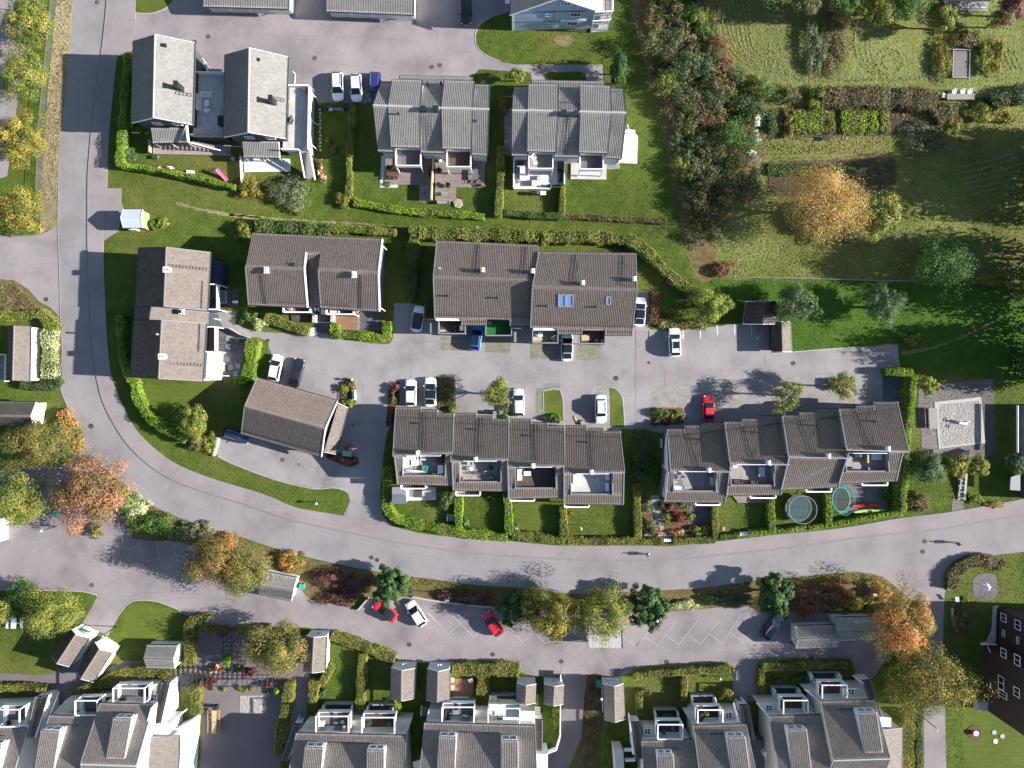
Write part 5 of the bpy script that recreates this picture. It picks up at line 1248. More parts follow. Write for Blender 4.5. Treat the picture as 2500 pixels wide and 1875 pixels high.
# ---- south terraces: pale houses whose ridge lies near the lower edge
def prj(p):
 k=FPX/(HCAM-p.z);return (1250+p.x*k,937.5-p.y*k)
def south(label,f,eL,eR,rL,rR,ze=5.4,zr=8.8,dorm=(),terr=None,wallm='wall_cream',roof='tile_south',snow=True,tl='',verge='trim_grey'):
 a,b,d,c=g(f,*eL,ze),g(f,*eR,ze),g(f,*rL,zr),g(f,*rR,zr)
 p=(a+b+c+d)/4;root=thing('terraced_house',label,'house',(p.x,p.y,0))
 slope(root,a,b,c,d,roof,verge,gutter=True)
 sL=Vector((2*d.x-a.x,2*d.y-a.y,ze));sR=Vector((2*c.x-b.x,2*c.y-b.y,ze))
 slope(root,sL,sR,c,d,roof,verge);ridge(root,d,c,'ridge_light')
 body(root,a,d,sL,b,c,sR,wallm,.25,.25,.45)
 nrm=nv((b-a).cross(d-a));nrm=nrm if nrm.z>0 else-nrm
 FRm=FR[f]
 for (x0,x1,yf,tb) in dorm:
  # find the slope parameter whose survey row is yf
  tx0,tx1=(x0-eL[0])/(eR[0]-eL[0]),(x1-eL[0])/(eR[0]-eL[0])
  ysrc=FRm[1]+yf/FRm[2];lo,hi=.0,1.0
  for _ in range(30):
   t=(lo+hi)/2;q=a.lerp(d,t);lo,hi=(t,hi) if prj(q)[1]<ysrc else (lo,t)
  tf=(lo+hi)/2
  xs=lambda tx,t:(a.lerp(d,t)).lerp(b.lerp(c,t),tx)
  xa,xb=FRm[0]+x0/FRm[2],FRm[0]+x1/FRm[2]
  def txat(xsrc,t):
   p0,p1=prj(a.lerp(d,t))[0],prj(b.lerp(c,t))[0];return (xsrc-p0)/(p1-p0)
  ta,tbb=txat(xa,tf),txat(xb,tf)
  fL,fR=xs(ta,tf),xs(tbb,tf);hgt=Vector((0,0,1.85))
  bL_,bR_=xs(ta,tb),xs(tbb,tb)
  dm=MB();dm.v=[tuple(v) for v in (fL-Vector((0,0,.1)),fR-Vector((0,0,.1)),fR+hgt,fL+hgt,bL_-Vector((0,0,.1)),bR_-Vector((0,0,.1)))]
  dm.f=[[0,1,2,3],[0,3,4],[1,5,2],[2,5,4,3],[0,4,5,1]]
  dd=dm.build('dormer','wall_white',root)
  ov=Vector((0,.04,.02));sx=nv(fR-fL)*-.02
  tl_=slope(dd,fL+hgt+ov-sx,fR+hgt+ov+sx,bR_+sx+Vector((0,0,.05)),bL_-sx+Vector((0,0,.05)),roof,'trim_white',.1,name='dormer_roof',gutter=False)
  mid=(fL+fR)/2+Vector((0,0,.85));w=(fR-fL).length*.36;n=Vector((0,1,0))
  for s in (-1,1):
   cc=(fL+fR)/2+(fR-fL).normalized()*s*w*.62+Vector((0,.03,.85));window(dd,cc+Vector((0,0,.15)),n,w*.9,1.0,bars=(2,0))
 if snow:snowrail(root,a.lerp(d,.13).lerp(b.lerp(c,.13),.3),a.lerp(d,.13).lerp(b.lerp(c,.13),.68))
 return root
def terrace(root,f,fl,frames=(),z=2.9,mat='wall_cream',windows=()):
 """flat roof terrace before the upper storey, with white balcony frames"""
 P=GP(f,fl,z);MB().prism(P,0,z-.12).build('ground_floor_wall','wall_cream',root)
 o=MB().slab(P,.12).build('terrace_floor',mat,root)
 for (x0,y0,x1,y1,gl,box) in frames:
  zt=z+2.3;Q=GP(f,[(x0,y0),(x1,y0),(x1,y1),(x0,y1)],zt)
  m=MB()
  for i in range(4):m.beam(Q[i],Q[(i+1) % 4],.16,.18)
  fr=m.build('balcony_frame','trim_white',root)
  for q in Q:MB().beam((q.x,q.y,z),(q.x,q.y,zt),.14,.14,(0,1,0)).build('post','trim_white',fr)
  MB().slab([Vector((q.x,q.y,z+.03)) for q in Q],.03).build('balcony_floor',box[4] if box and len(box)>4 else 'deck_slate',fr)
  rail=MB().beam(Vector((Q[0].x,Q[0].y,z+.5)),Vector((Q[1].x,Q[1].y,z+.5)),.08,.95).build('railing','trim_white',fr)
  for i,j in ((0,3),(1,2)):MB().beam(Vector((Q[i].x,Q[i].y,z+.5)),Vector((Q[j].x,Q[j].y,z+.5)),.06,.95).build('railing','trim_white',fr)
  if gl:
   gx0,gy0,gx1,gy1=gl;G4=GP(f,[(gx0,gy0),(gx1,gy0),(gx1,gy1),(gx0,gy1)],z-.1)
   gr=MB().slab(G4,.06).build('glass_canopy','glass_roof',root)
   m=MB()
   for k in range(5):m.beam(G4[0].lerp(G4[1],k/4)+Vector((0,0,.02)),G4[3].lerp(G4[2],k/4)+Vector((0,0,.02)),.05,.06)
   m.build('glazing_bars','trim_grey',gr)
  if box:
   bx0,by0,bx1,by1=box[:4];B4=GP(f,[(bx0,by0),(bx1,by0),(bx1,by1),(bx0,by1)],1.5)
   pt=MB().slab([Vector((q.x,q.y,.06)) for q in B4],.06).build('patio','pavers_dark',root)
   railing(pt,[B4[3],B4[0]],0,1.5,'trim_white',.08,name='screen');railing(pt,[B4[0],B4[1]],0,1.0,'wall_grey',.1,name='screen');railing(pt,[B4[1],B4[2]],0,1.5,'trim_white',.08,name='screen')
   for q,r in ((B4[3],B4[0]),(B4[2],B4[1])):MB().beam(Vector((q.x,q.y,2.6)),Vector((r.x,r.y,2.0)),.1,.1).build('brace','trim_white',pt)
 for x,y,zz,w,h in windows:
  window(root,g(f,x,y,zz),(0,.35,1),w,h,bars=(1,1))
 return o
def stair_roof(root,f,a,b,c,d,z0,z1,side=None):
 """narrow tiled roof over the outside stair: a-b low end, c-d high end"""
 A,B,C_,D_=g(f,*a,z0),g(f,*b,z0),g(f,*c,z1),g(f,*d,z1)
 r=slope(root,A,B,C_,D_,'tile_brown','trim_grey',name='stair_roof');ladder(r,A.lerp(B,.5),D_.lerp(C_,.5),.35)
 MB().grid8([(p.x,p.y,0) for p in (A,B,C_,D_)],[(p.x,p.y,p.z-.25) for p in (A,B,C_,D_)]).build('stair_wall','wall_white',root)
 return r
# left cluster
sO1=south('pale corner house at lower left with a dormer and white side wall','O',(845,1112),(1295,1125),(680,1625),(1148,1640),5.4,9.2,[(1010,1165,1190,.9)])
terrace(sO1,'O',[(1000,960),(1330,950),(1300,1130),(850,1115)],[(955,985,1220,1112,(975,955,1235,990),(1060,925,1290,965))],windows=[(1300,1065,3.0,.9,.9)])
terrace(sO1,'O',[(560,1080),(950,1060),(840,1130),(420,1225)],[(635,1090,820,1215,(650,1062,890,1100),None)])
stair_roof(sO1,'O',(1365,940),(1440,935),(1360,1285),(1300,1285),2.6,6.0)
MB().prism(GP('O',[(1150,1640),(1300,1130),(1330,1300),(1260,1400),(1240,1700)],5.5),0,6.5).build('side_wall','wall_white',sO1)
an=GP('O',[(1500,1800,4.4),(1515,1388,4.4),(1250,1402,5.2),(1240,1800,5.2)])
slope(sO1,an[0],an[1],an[2],an[3],'tile_taupe','trim_grey',name='annex_roof',flat=True)
MB().prism([Vector((p.x,p.y,0)) for p in GP('O',[(1250,1405),(1560,1300),(1640,1245),(1600,1900),(1245,1900)],2.2)],0,2.2).build('annex_wall','wall_white',sO1)
MB().prism([Vector((p.x,p.y,0)) for p in GP('O',[(1260,1410),(1505,1395),(1490,1800),(1250,1800)],4.2)],0,4.2).build('annex_wall','wall_white',sO1)
for a,b in (((1440,940,3.4),(1365,1280,6.3)),((1500,910,1.6),(1400,1250,4.6)),((1500,1050,3.4),(1400,1140,4.2)),((1580,1160,3.0),(1420,1300,4.4)),((1365,1285,5.2),(1440,1290,5.2))):MB().beam(g('O',*a),g('O',*b),.14,.2).build('stair_rail','trim_white',sO1)
MB().prism(GP('O',[(1282,1295),(1430,1295),(1425,1375),(1282,1372)],4.6),0,4.6).build('stair_landing','wall_white',sO1)
sO2=south('pale house at lower left with a dormer, left of the corner house','O',(420,1215),(812,1232),(255,1720),(672,1735),5.0,8.6,[(410,570,1295,.93)])
sO3=south('pale house cut by the lower left corner of the photo','O',(-300,1308),(225,1325),(-420,1800),(80,1830),5.0,8.6,[(-70,85,1400,.93)],wallm='wall_white')
terrace(sO3,'O',[(-250,1150),(260,1120),(225,1330),(-260,1320)],[(-20,1165,165,1310,(-30,1135,180,1165),None)])
stair_roof(sO3,'O',(300,1060),(400,1055),(320,1400),(225,1400),2.6,5.6)
for a,b in (((410,1070,3.0),(300,1400,6.0)),((500,1015,1.6),(360,1370,4.4))):MB().beam(g('O',*a),g('O',*b),.14,.2).build('stair_rail','trim_white',sO3)
# middle clusters
sP=south('grey roofed house with two dormers and two balconies beside the play yard','P',(980,1365),(1905,1386),(880,1870),(1895,1890),5.4,9.0,[(1080,1235,1432,.92),(1595,1740,1442,.92)])
terrace(sP,'P',[(1080,1258),(1950,1262),(1905,1388),(980,1368)],[(1145,1222,1420,1362,(1150,1200,1428,1228),(1205,1130,1450,1200,'deck_slate')),(1532,1232,1808,1372,(1540,1208,1815,1235),(1580,1138,1800,1215,'deck_dark'))])
stair_roof(sP,'P',(960,1290),(1018,1290),(905,1600),(850,1600),2.4,4.5)
MB().beam(g('P',985,1290,1.2),g('P',1010,1210,.5),.1,.8).beam(g('P',870,1590,3.0),g('P',905,1525,3.6),.1,.5).build('stair_rail','trim_white',sP)
MB().box(tuple(g('P',1700,1370,2.6)),(1.6,.5,.1),.5).build('roof_vent','trim_white',sP)
sQ=south('grey roofed house with two dormers beside the curved driveway','Q',(265,1278),(1197,1302),(215,1780),(1215,1800),5.4,9.0,[(395,540,1345,.92),(910,1052,1362,.92)])
terrace(sQ,'Q',[(300,1165),(1195,1180),(1192,1305),(270,1282)],[(412,1145,682,1278,(418,1112,686,1145),(490,1085,690,1115,'deck_slate')),(802,1155,1068,1288,(805,1120,1066,1152),(812,1055,1060,1118,'deck_white'))],z=2.9,mat='wall_cream')
stair_roof(sQ,'Q',(1198,1255),(1258,1255),(1258,1515),(1200,1512),2.6,5.2)
MB().prism(GP('Q',[(1198,1540),(1305,1542),(1302,1900),(1198,1900)],3.6),0,3.6).build('annex','wall_pale',sQ)
MB().beam(g('Q',1412,860,1.0),g('Q',1408,1390,1.0),.14,1.0).beam(g('Q',1408,1390,1.0),g('Q',1375,1495,1.2),.14,1.0).beam(g('Q',1375,1495,1.2),g('Q',1275,1535,1.6),.14,1.0).build('garden_fence','trim_white',sQ)
st=MB()
for k in range(5):st.box(tuple(g('Q',1215,1150+22*k,.15+.17*k)),(1.0,.38,.16))
st.build('steps','wood_grey',sQ)
st=MB()
for k in range(5):st.box(tuple(g('Q',268,1150+14*k,.15+.17*k)),(1.0,.3,.16))
st.build('steps','wood_grey',sQ);MB().beam(g('Q',240,1135,1.1),g('Q',235,1220,1.9),.1,.9).build('stair_rail','trim_white',sQ)
wb=MB();
for q in ([(165,1610),(230,1590),(232,1659),(170,1659)],):wb.slab(GP('Q',q,4.6),.1)
wo_=wb.build('bay_roof','trim_white',sQ)
# right clusters
sR1=south('lower grey roofed house with a dormer, left of the house with a round clipped bush','R',(576,1432),(1008,1420),(610,1900),(1075,1890),5.2,8.6,[(690,820,1498,.93)])
terrace(sR1,'R',[(590,1328),(930,1325),(1008,1422),(578,1434)],[(712,1292,922,1416,(708,1258,918,1290),(690,1178,880,1248,'deck_dark'))],windows=[(625,1352,3.0,.95,.8)])
stair_roof(sR1,'R',(488,1275),(560,1275),(592,1580),(525,1580),2.4,5.2)
for a,b in (((465,1200,1.2),(505,1540,5.0)),((425,1505,2.2),(505,1505,2.2)),((435,1590,3.0),(520,1588,3.0))):MB().beam(g('R',*a),g('R',*b),.14,.9).build('stair_rail','trim_white',sR1)
MB().prism(GP('R',[(345,1515),(420,1520),(440,1900),(370,1900)],3.2),0,3.2).build('annex','wall_cream',sR1)
sR2=south('grey roofed house with a dormer behind the round clipped bush','R',(1010,1302),(1455,1290),(1075,1790),(1560,1780),5.6,9.4,[(1270,1415,1358,.92)])
terrace(sR2,'R',[(935,1185),(1375,1180),(1456,1292),(1008,1305)],[(1050,1168,1260,1290,(1032,1138,1248,1166),(1000,1062,1195,1135,'black_plastic'))],windows=[(1310,1218,3.0,1.0,.8)])
stair_roof(sR2,'R',(1398,1128),(1478,1128),(1530,1425),(1455,1428),2.4,5.6)
MB().beam(g('R',1348,1115,2.5),g('R',1400,1290,4.6),.12,1.2).beam(g('R',1410,1055,.9),g('R',1445,1130,1.6),.1,.7).build('stair_rail','trim_white',sR2)
MB().prism(GP('R',[(1490,1425),(1665,1425),(1720,1600),(1740,1900),(1560,1900),(1530,1659)],2.8),0,2.8).build('link_roof','wall_slate',sR2)
bay=MB().prism(GP('R',[(1595,1540),(1660,1505),(1712,1580),(1645,1622)],3.9),0,3.9).build('bay','trim_white',sR2)
window(bay,g('R',1655,1565,3.94),(.05,.05,1),1.0,.9,bars=(1,1))
sR3=south('grey roofed house with a dormer, second from the right in the lower row','R',(1655,1225),(2088,1212),(1735,1745),(2215,1735),5.6,9.6,[(1772,1925,1292,.92)])
terrace(sR3,'R',[(1550,1108),(1975,1105),(2088,1215),(1655,1228)],[(1772,1088,1980,1212,(1752,1060,1965,1088),(1695,990,1905,1055,'deck_dark'))],windows=[(1650,1152,3.0,1.0,.8)])
MB().beam(g('R',1545,1110,3.4),g('R',1655,1232,5.0),.14,.3).build('stair_rail','trim_white',sR3)
sR4=south('grey roofed end house with a dormer beneath the yellow-green tree at lower right','S',(410,1190),(792,1180),(500,1605),(905,1592),5.8,9.9,[(640,765,1238,.9)])
terrace(sR4,'S',[(300,1105),(710,1095),(792,1182),(410,1192)],[(425,1075,600,1180,(402,1048,590,1074),(348,992,545,1048,'deck_dark'))],windows=[(630,1125,3.0,.9,.8)])
stair_roof(sR4,'S',(705,1045),(770,1042),(845,1300),(788,1300),2.6,5.4)
MB().beam(g('S',645,1010,2.8),g('S',712,1060,4.2),.12,.9).beam(g('S',300,1105,3.2),g('S',412,1192,5.2),.12,.3).build('stair_rail','trim_white',sR4)
MB().prism(GP('S',[(832,1300),(912,1305),(910,1370),(848,1368)],4.4),0,4.4).build('annex','wall_pale',sR4)
slope(sR4,*GP('S',[(985,1900,3.6),(990,1375,3.6),(850,1390,4.4),(860,1900,4.4)]),'tile_taupe','trim_grey',name='annex_roof',flat=True)
MB().prism(GP('S',[(860,1395),(980,1380),(975,1900),(870,1900)],3.4),0,3.4).build('annex_wall','wall_cream',sR4)

# ---- sheds and carports
def shed(label,f,x0,x1,yr0,yr1,ze,zr,xr=None,xe=None,roof='tile_taupe',roofL=None,wallm='wall_pale',winc=None,name='garden_shed',cat='shed',q=None,trim='trim_white',inset=.25,flat=False):
 xr=xr if xr is not None else (x0+x1)/2;xe=xe or (x0,x1)
 if q:P=[g(f,*p) for p in q]
 else:P=[g(f,x0,yr0[0],ze),g(f,xr,yr0[1],zr),g(f,x1,yr0[2],ze),g(f,xe[0],yr1[0],ze),g(f,xr+(xe[0]-x0+xe[1]-x1)/2,yr1[1],zr),g(f,xe[1],yr1[2],ze)]
 root,i=gable(name,label,cat,*P,roof,wallm,trim,roofL=roofL,inset=inset,flat=flat)
 return root,i
EB='tile_brown'
def bins(label,f,x,y,n,col,dx=12,group='bins beside the sheds'):pass
sh=[]
sh.append(shed('pitched shed with white bird-hole gable, left of the two slanting sheds','O',0,0,0,0,0,0,q=[(600,490,2.9),(638,535,4.2),(750,560,2.9),(440,720,2.9),(480,778,4.2),(585,805,2.9)],roofL='tile_dark',wallm='wall_white',roof='tile_taupe',inset=.06))
sh.append(shed('pitched shed with plain white gable, right of the two slanting sheds','O',0,0,0,0,0,0,q=[(800,600,2.9),(838,660,4.2),(940,682,2.9),(645,850,2.9),(682,908,4.2),(782,935,2.9)],roofL='tile_dark',wallm='wall_white',roof='tile_taupe',inset=.06))
sh.append(shed('shed with crosswise ridge beside the yellow clipped hedge','O',0,0,0,0,0,0,q=[(1240,622,2.1),(1212,735,3.1),(1235,812,2.1),(1500,626,2.1),(1462,745,3.1),(1475,818,2.1)],wallm='wall_white',roof='tile_grey',trim='trim_white',inset=.06))
P5=[('narrow pitched shed next to the big tree in the play yard','P',(1060,545),(1128,560),(1232,548),(1045,845),(1112,858),(1218,845)),
 ('shed with two lamps on its gable, left of the neighbouring pair','P',(1780,812),(1868,840),(1978,820),(1775,1080),(1865,1095),(1970,1075)),
 ('shed with two lamps on its gable, beside the wooden deck','Q',(288,820),(378,848),(475,825),(280,1090),(372,1105),(475,1085)),
 ('short shed without marks left of the one with a green sign','Q',(1042,945),(1122,968),(1205,952),(1038,1110),(1115,1128),(1200,1110)),
 ('short shed with a small green sign beside the driveway','Q',(1275,952),(1360,975),(1440,960),(1270,1115),(1350,1138),(1435,1120)),
 ('long pitched shed right of the curved driveway','Q',(1772,955),(1865,975),(1942,948),(1780,1250),(1870,1275),(1955,1248))]
for lb,f,a,r,b,c,s,d in P5:
 z=3.0;root,i=shed(lb,f,0,0,0,0,0,0,q=[(*a,z),(*r,4.0),(*b,z),(*c,z),(*s,4.0),(*d,z)],roofL='tile_south',roof='tile_taupe',wallm='wall_pale',inset=.06)
 sh.append((root,i))
def gsign(rt,p,n,w,h,mat):
 MB().beam(Vector(p)-Vector((w/2,0,0)),Vector(p)+Vector((w/2,0,0)),.04,h).build('sign',mat,rt)
r,i=sh[0];n0=-i['ax'];c=(i['a0']+i['b0'])/2
bd=MB()
d=nv(Vector((i['b0'].x-i['a0'].x,i['b0'].y-i['a0'].y,0)))
MB().beam(Vector((c.x,c.y,1.5))-d*.75+n0*.05,Vector((c.x,c.y,1.5))+d*.75+n0*.05,.05,.75).build('sign','teal',r)
for k in range(4):MB().beam(Vector((c.x,c.y,1.75))+d*(-.5+.33*k)+n0*.09,Vector((c.x,c.y,1.75))+d*(-.36+.33*k)+n0*.09,.04,.3).build('sign_figure','black_plastic',r)
for k,mat in ((3,'teal'),(7,'teal')):
 r,i=sh[k];c=(i['a0']+i['b0'])/2;MB().box((c.x,c.y+.06,1.6),(.55,.05,.3)).build('sign',mat,r)
for k in (4,5):
 r,i=sh[k];c=(i['a0']+i['b0'])/2
 for s in (-.22,.22):MB().ball((c.x+s,c.y+.12,1.5),.13).build('wall_lamp','lamp_glass',r)
r,i=sh[8];c=(i['a0']+i['b0'])/2
for s in (-.7,-.25,.25,.7):MB().box((c.x+s,c.y+.14,1.2),(.32,.22,.4)).build('mail_box','metal_grey',r)
# shed by the road verge, under the orange tree
shed('shed with ribbed roof below the orange roadside tree','P',0,0,0,0,0,0,q=[(700,0,2.3),(672,120,3.3),(665,190,2.3),(985,55,2.3),(955,160,3.3),(938,248,2.3)],roof='tile_grey',wallm='wall_white',inset=.2)
# pair of low sheds by the parking at right
r1,i1=shed('left of the two linked cream sheds at the end of the parking','S',0,0,0,0,0,0,q=[(232,660,2.5),(252,752,3.5),(238,815,2.5),(520,652,2.5),(545,742,3.5),(535,810,2.5)],roof='tile_grey',wallm='wall_cream',trim='trim_grey')
r2,i2=shed('right of the two linked cream sheds, half under the orange tree','S',0,0,0,0,0,0,q=[(512,600,2.9),(532,702,3.9),(540,765,2.9),(790,592,2.9),(830,690,3.9),(822,755,2.9)],roof='tile_grey',wallm='wall_cream',trim='trim_grey')
c=(i1['a0']+i1['b0'])/2
for s in (-.6,.5):MB().box((c.x-.12,c.y+s,1.3),(.2,.4,.5)).build('mail_box','metal_white',r1)
# dark recycling shelter and its lean-to, by the marked bays
rc=thing('recycling_shelter','dark roofed bin shelter beside the marked parking bays','shelter',g('H',1085,1290))
slope(rc,*GP('H',[(945,1350,2.3),(965,1162,2.3),(1118,1158,3.0),(1115,1352,3.0)]),'tile_dark','trim_white');slope(rc,*GP('H',[(1226,1352,2.3),(1226,1160,2.3),(1118,1158,3.0),(1115,1352,3.0)]),'tile_dark','trim_white')
MB().prism(GP('H',[(970,1175),(1215,1175),(1215,1335),(965,1335)],2.1),0,2.1).build('wall','wall_brown',rc)
rc2=thing('bicycle_shed','small shed with taupe roof slope next to the dark bin shelter','shed',g('H',1270,1460))
slope(rc2,*GP('H',[(1195,1585,2.1),(1190,1335,2.1),(1272,1332,2.7),(1278,1583,2.7)]),'tile_dark','trim_white');slope(rc2,*GP('H',[(1358,1583,2.1),(1346,1332,2.1),(1272,1332,2.7),(1278,1583,2.7)]),'tile_taupe','trim_white')
MB().prism(GP('H',[(1205,1345),(1335,1345),(1345,1570),(1205,1570)],1.9),0,1.9).build('wall','wall_brown',rc2)
# slatted carport under the yellow tree
cp=thing('slatted_shelter','shelter with a roof of narrow grey slats under the yellow tree','shelter',g('R',270,590))
for k in range(24):
 x=130+k*12.2;MB().beam(g('R',x,645,2.5),g('R',x-5,455,2.7),.13,.05).build('slat','deck_light',cp)
posts(cp,[g('R',135,640,2.4),g('R',410,640,2.4),g('R',130,470,2.4),g('R',405,470,2.4)],0,2.4,.13,'wood_dark')
MB().beam(g('R',412,648,2.45),g('R',408,455,2.65),.1,.25).build('edge_board','trim_dark',cp);MB().beam(g('R',124,648,2.45),g('R',122,455,2.65),.1,.25).build('edge_board','trim_dark',cp)
# left edge houses
lh,il=gable('house','small white-walled house at the left edge behind the variegated hedge','house',g('E',70,1160,2.6),g('E',122,1158,3.6),g('E',256,1162,2.6),g('E',62,1618,2.6),g('E',110,1620,3.6),g('E',248,1630,2.6),'tile_taupe','wall_white','trim_dark',roofL='tile_dark',inset=.15)
deckq(lh,'E',[(-200,1400),(55,1400),(50,1625),(-200,1625)],.3,'deck_brown');railing(lh,[g('E',-200,1400,1),g('E',58,1402,1),g('E',52,1628,1)],.3,1.0,'trim_white',.08,solid=False)
lw,il=gable('house','house with bright white gable at the left edge beside the orange hedge','house',g('J',-300,205,2.8),g('J',-330,325,3.9),g('J',-310,400,2.8),g('J',302,215,2.8),g('J',258,330,3.9),g('J',276,412,2.8),'tile_taupe','wall_white','trim_white',inset=.15)
l3,il=gable('house','white wall cut by the left edge below the trees','house',g('J',-330,1200,2.6),g('J',-300,1200,3.2),g('J',-20,1200,2.6),g('J',-330,1405,2.6),g('J',-300,1408,3.2),g('J',-22,1405,2.6),'tile_taupe','wall_white','trim_white',inset=.1)
# dark brown block and buildings on the right edge
bb=thing('apartment_block','tall dark brown wooden block at the lower right edge','building',g('S',1760,900))
P=[g('S',1560,790),g('S',1660,520),g('S',2500,470),g('S',2500,1215),g('S',1590,1245)]
MB().prism(GP('S',[(1658,530),(2500,530),(2500,1235),(1560,1235),(1558,800),(1650,790)],0),0,11.0).build('wall','wall_brown',bb)
def wl(f,x,y,x0b):
 ox,oy,s=FR[f];xs=ox+x/s-1250;xb=ox+x0b/s-1250;return HCAM*(1-xb/xs)
for x,y,w,h,xb in ((1705,600,1.2,1.2,1655),(1805,652,1.4,1.2,1655),(1705,712,1.0,.5,1655),(1805,760,1.0,.5,1655),(1705,850,1.3,1.2,1556),(1802,900,1.5,1.2,1556),(1688,1060,2.0,1.2,1556),(1798,1125,1.3,1.2,1556),(1700,1140,1.0,1.8,1556)):
 z=wl('S',x,y,xb);p=g('S',x,y,z);window(bb,p-Vector((.02,0,0)),(-1,0,0),w,h,bars=(1,0))
MB().box(tuple(g('S',1600,1215,.6)),(4.2,1.4,1.2)).build('entrance_steps','stone',bb)
MB().beam(g('S',1540,785,2.6),g('S',1655,790,2.6),.12,.12).beam(g('S',1590,800,2.5),g('S',1610,845,2.5),.1,.1).build('downpipe','trim_white',bb)
MB().prism(GP('S',[(1640,525),(1655,525),(1650,775),(1560,800),(1552,785),(1630,760)],.5),0,.5).build('plinth','concrete',bb)
rb=thing('garage','dark low building cut by the right edge beside the playground','garage',g('X',2520,1060))
MB().prism(GP('X',[(2486,990),(2700,990),(2700,1130),(2486,1130)],0),0,2.4).build('wall','wall_slate',rb)
MB().beam(g('X',2484,990,2.2),g('X',2484,1105,2.2),.1,.4).build('trim_band','trim_white',rb)
MB().slab(GP('X',[(2468,1165,2.6),(2491,1157,2.6),(2491,1198,2.6),(2466,1196,2.6)]),.15).build('canopy','trim_grey',rb);MB().prism(GP('X',[(2490,1130),(2700,1130),(2700,1215),(2490,1215)],0),0,2.9).build('entrance','wall_dark',rb)
tr_=thing('house','grey house with open terrace cut by the top right edge','house',g('D',1720,-20))
MB().prism(GP('D',[(1560,-300),(1900,-300),(1890,10),(1575,10)],0),0,5.5).build('wall','wall_slate',tr_)
deckq(tr_,'D',[(1535,-60),(1910,-60),(1905,95),(1545,90)],.3,'deck_grey');railing(tr_,[g('D',1540,60,1),g('D',1650,72,1)],.3,.9,'trim_white',.1);railing(tr_,[g('D',1760,75,1),g('D',1905,70,1)],.3,.9,'trim_white',.1)
slope(tr_,*GP('D',[(1530,0,5.6),(1930,0,5.6),(1940,-500,8.2),(1520,-500,8.2)]),'tile_dark','trim_dark')
window(tr_,g('D',1640,0,1.6),(0,-1,0),2.0,1.6,bars=(1,0))
# ================================================================ TREES, HEDGES, SHRUBS
tree('yellow-green street tree behind the left fence, uppermost of the row','A',225,185,200,4.6,'leaf_yellowgreen')
tree('green street tree behind the left fence, second of the row','A',185,640,200,4.6,'leaf_yellowgreen')
tree('yellowing street tree behind the left fence, third of the row','A',170,1170,205,4.6,'leaf_yellow')
tree('yellow and green street tree behind the left fence, lowest of the row','E',150,185,190,4.4,'leaf_yellow')
tree('broad green tree with orange tips beside the orange hedge at left','J',325,585,265,4.8,'leaf_olive',ry=195)
tree('large green tree at the left edge beside the parking entrance','J',170,1020,240,5.0,'leaf_yellowgreen',n=7000)
tree('salmon pink autumn tree on the outside of the road bend','J',765,985,285,5.2,'leaf_salmon',leaf=.24,n=7500)
tree('orange autumn tree above the parking, left of the ribbed shed','X',522,1372,66,5.0,'leaf_orange_green',n=5000)
tree('olive autumn tree leaning over the ribbed shed','X',596,1392,62,5.0,'leaf_olive',n=4800)
tree('yellow-green spreading tree on the lower left lawn','O',430,340,240,4.6,'leaf_yellowgreen',ry=190)
tree('yellow-green tree cut by the left edge over the white bench','O',-10,340,130,4.2,'leaf_yellowgreen')
tree('dark green tree behind the spreading tree on the lower left lawn','O',190,200,130,3.6,'leaf_green')
tree('large golden green tree in the play yard beside the narrow shed','P',820,645,250,5.0,'leaf_olive',ry=215,n=7000)
tree('dark conifer spreading over the red car with black bonnet','P',1775,115,150,2.9,'leaf_dark',rz=2.3,n=5200,leaf=.27,clump=2.0,shape='frond')
tree('dark conifer right of the red car in the slanted bays','Q',1030,310,150,2.9,'leaf_dark',rz=2.3,n=4800,leaf=.27,clump=2.0,shape='frond')
tree('golden autumn tree between the dark conifers and the slatted shelter','Q',1345,365,205,5.0,'leaf_yellow',n=4600,leaf=.24)
tree('yellow-green tree arching over the slatted shelter','Q',1760,355,235,5.6,'leaf_yellowgreen',n=5500,ry=225)
tree('dark conifer right of the slatted shelter','R',620,300,175,2.9,'leaf_dark',rz=2.3,n=5200,leaf=.27,clump=2.0,shape='frond')
tree('dark conifer over the dark blue car','R',1695,205,155,2.9,'leaf_dark',rz=2.3,n=5200,leaf=.27,clump=2.0,shape='frond')
tree('orange autumn tree at the corner of the side road','S',1000,660,205,6.0,'leaf_orange',n=7500,ry=235)
tree('big yellow-green tree beside the lower right houses','S',1165,1045,280,6.0,'leaf_yellow',n=8500,ry=250)
tree('large golden birch standing in the meadow','H',1620,340,345,6.0,'leaf_gold',bark='bark_birch',leaf=.17,n=9500,ry=310,rz=5.0,clump=1.8)
tree('green and yellow maple beside the golden birch','I',1010,210,175,4.2,'leaf_yellowgreen',leaf=.3,n=2600)
tree('dark green round tree at the end of the meadow fence','I',1520,655,250,4.4,'leaf_green',n=5500)
tree('green lawn tree beside the dark bin shelter','H',1405,1185,170,3.4,'leaf_bluegreen')
tree('lone blue-green tree on the right lawn','I',1020,985,165,3.4,'leaf_bluegreen')
tree('yellow-green bushy tree left of the bin shelter','H',670,1195,145,3.0,'leaf_hedge',n=3000)
tree('small yellow-green tree among the parked white cars','L',1010,215,128,4.0,'leaf_yellowgreen',n=1900,rz=1.8)
tree('slender yellow-green tree on a paved pad above the right row, left one','M',1215,205,108,4.6,'leaf_yellowgreen',n=1300,rz=1.7)
tree('slender yellow-green tree on a paved pad above the right row, right one','M',1645,135,105,4.6,'leaf_yellowgreen',n=1300,rz=1.7)
tree('small light green tree at the playground corner','N',1190,180,100,2.6,'leaf_hedge')
tree('blue-green tree below the playground','N',1180,1070,175,3.0,'leaf_bluegreen')
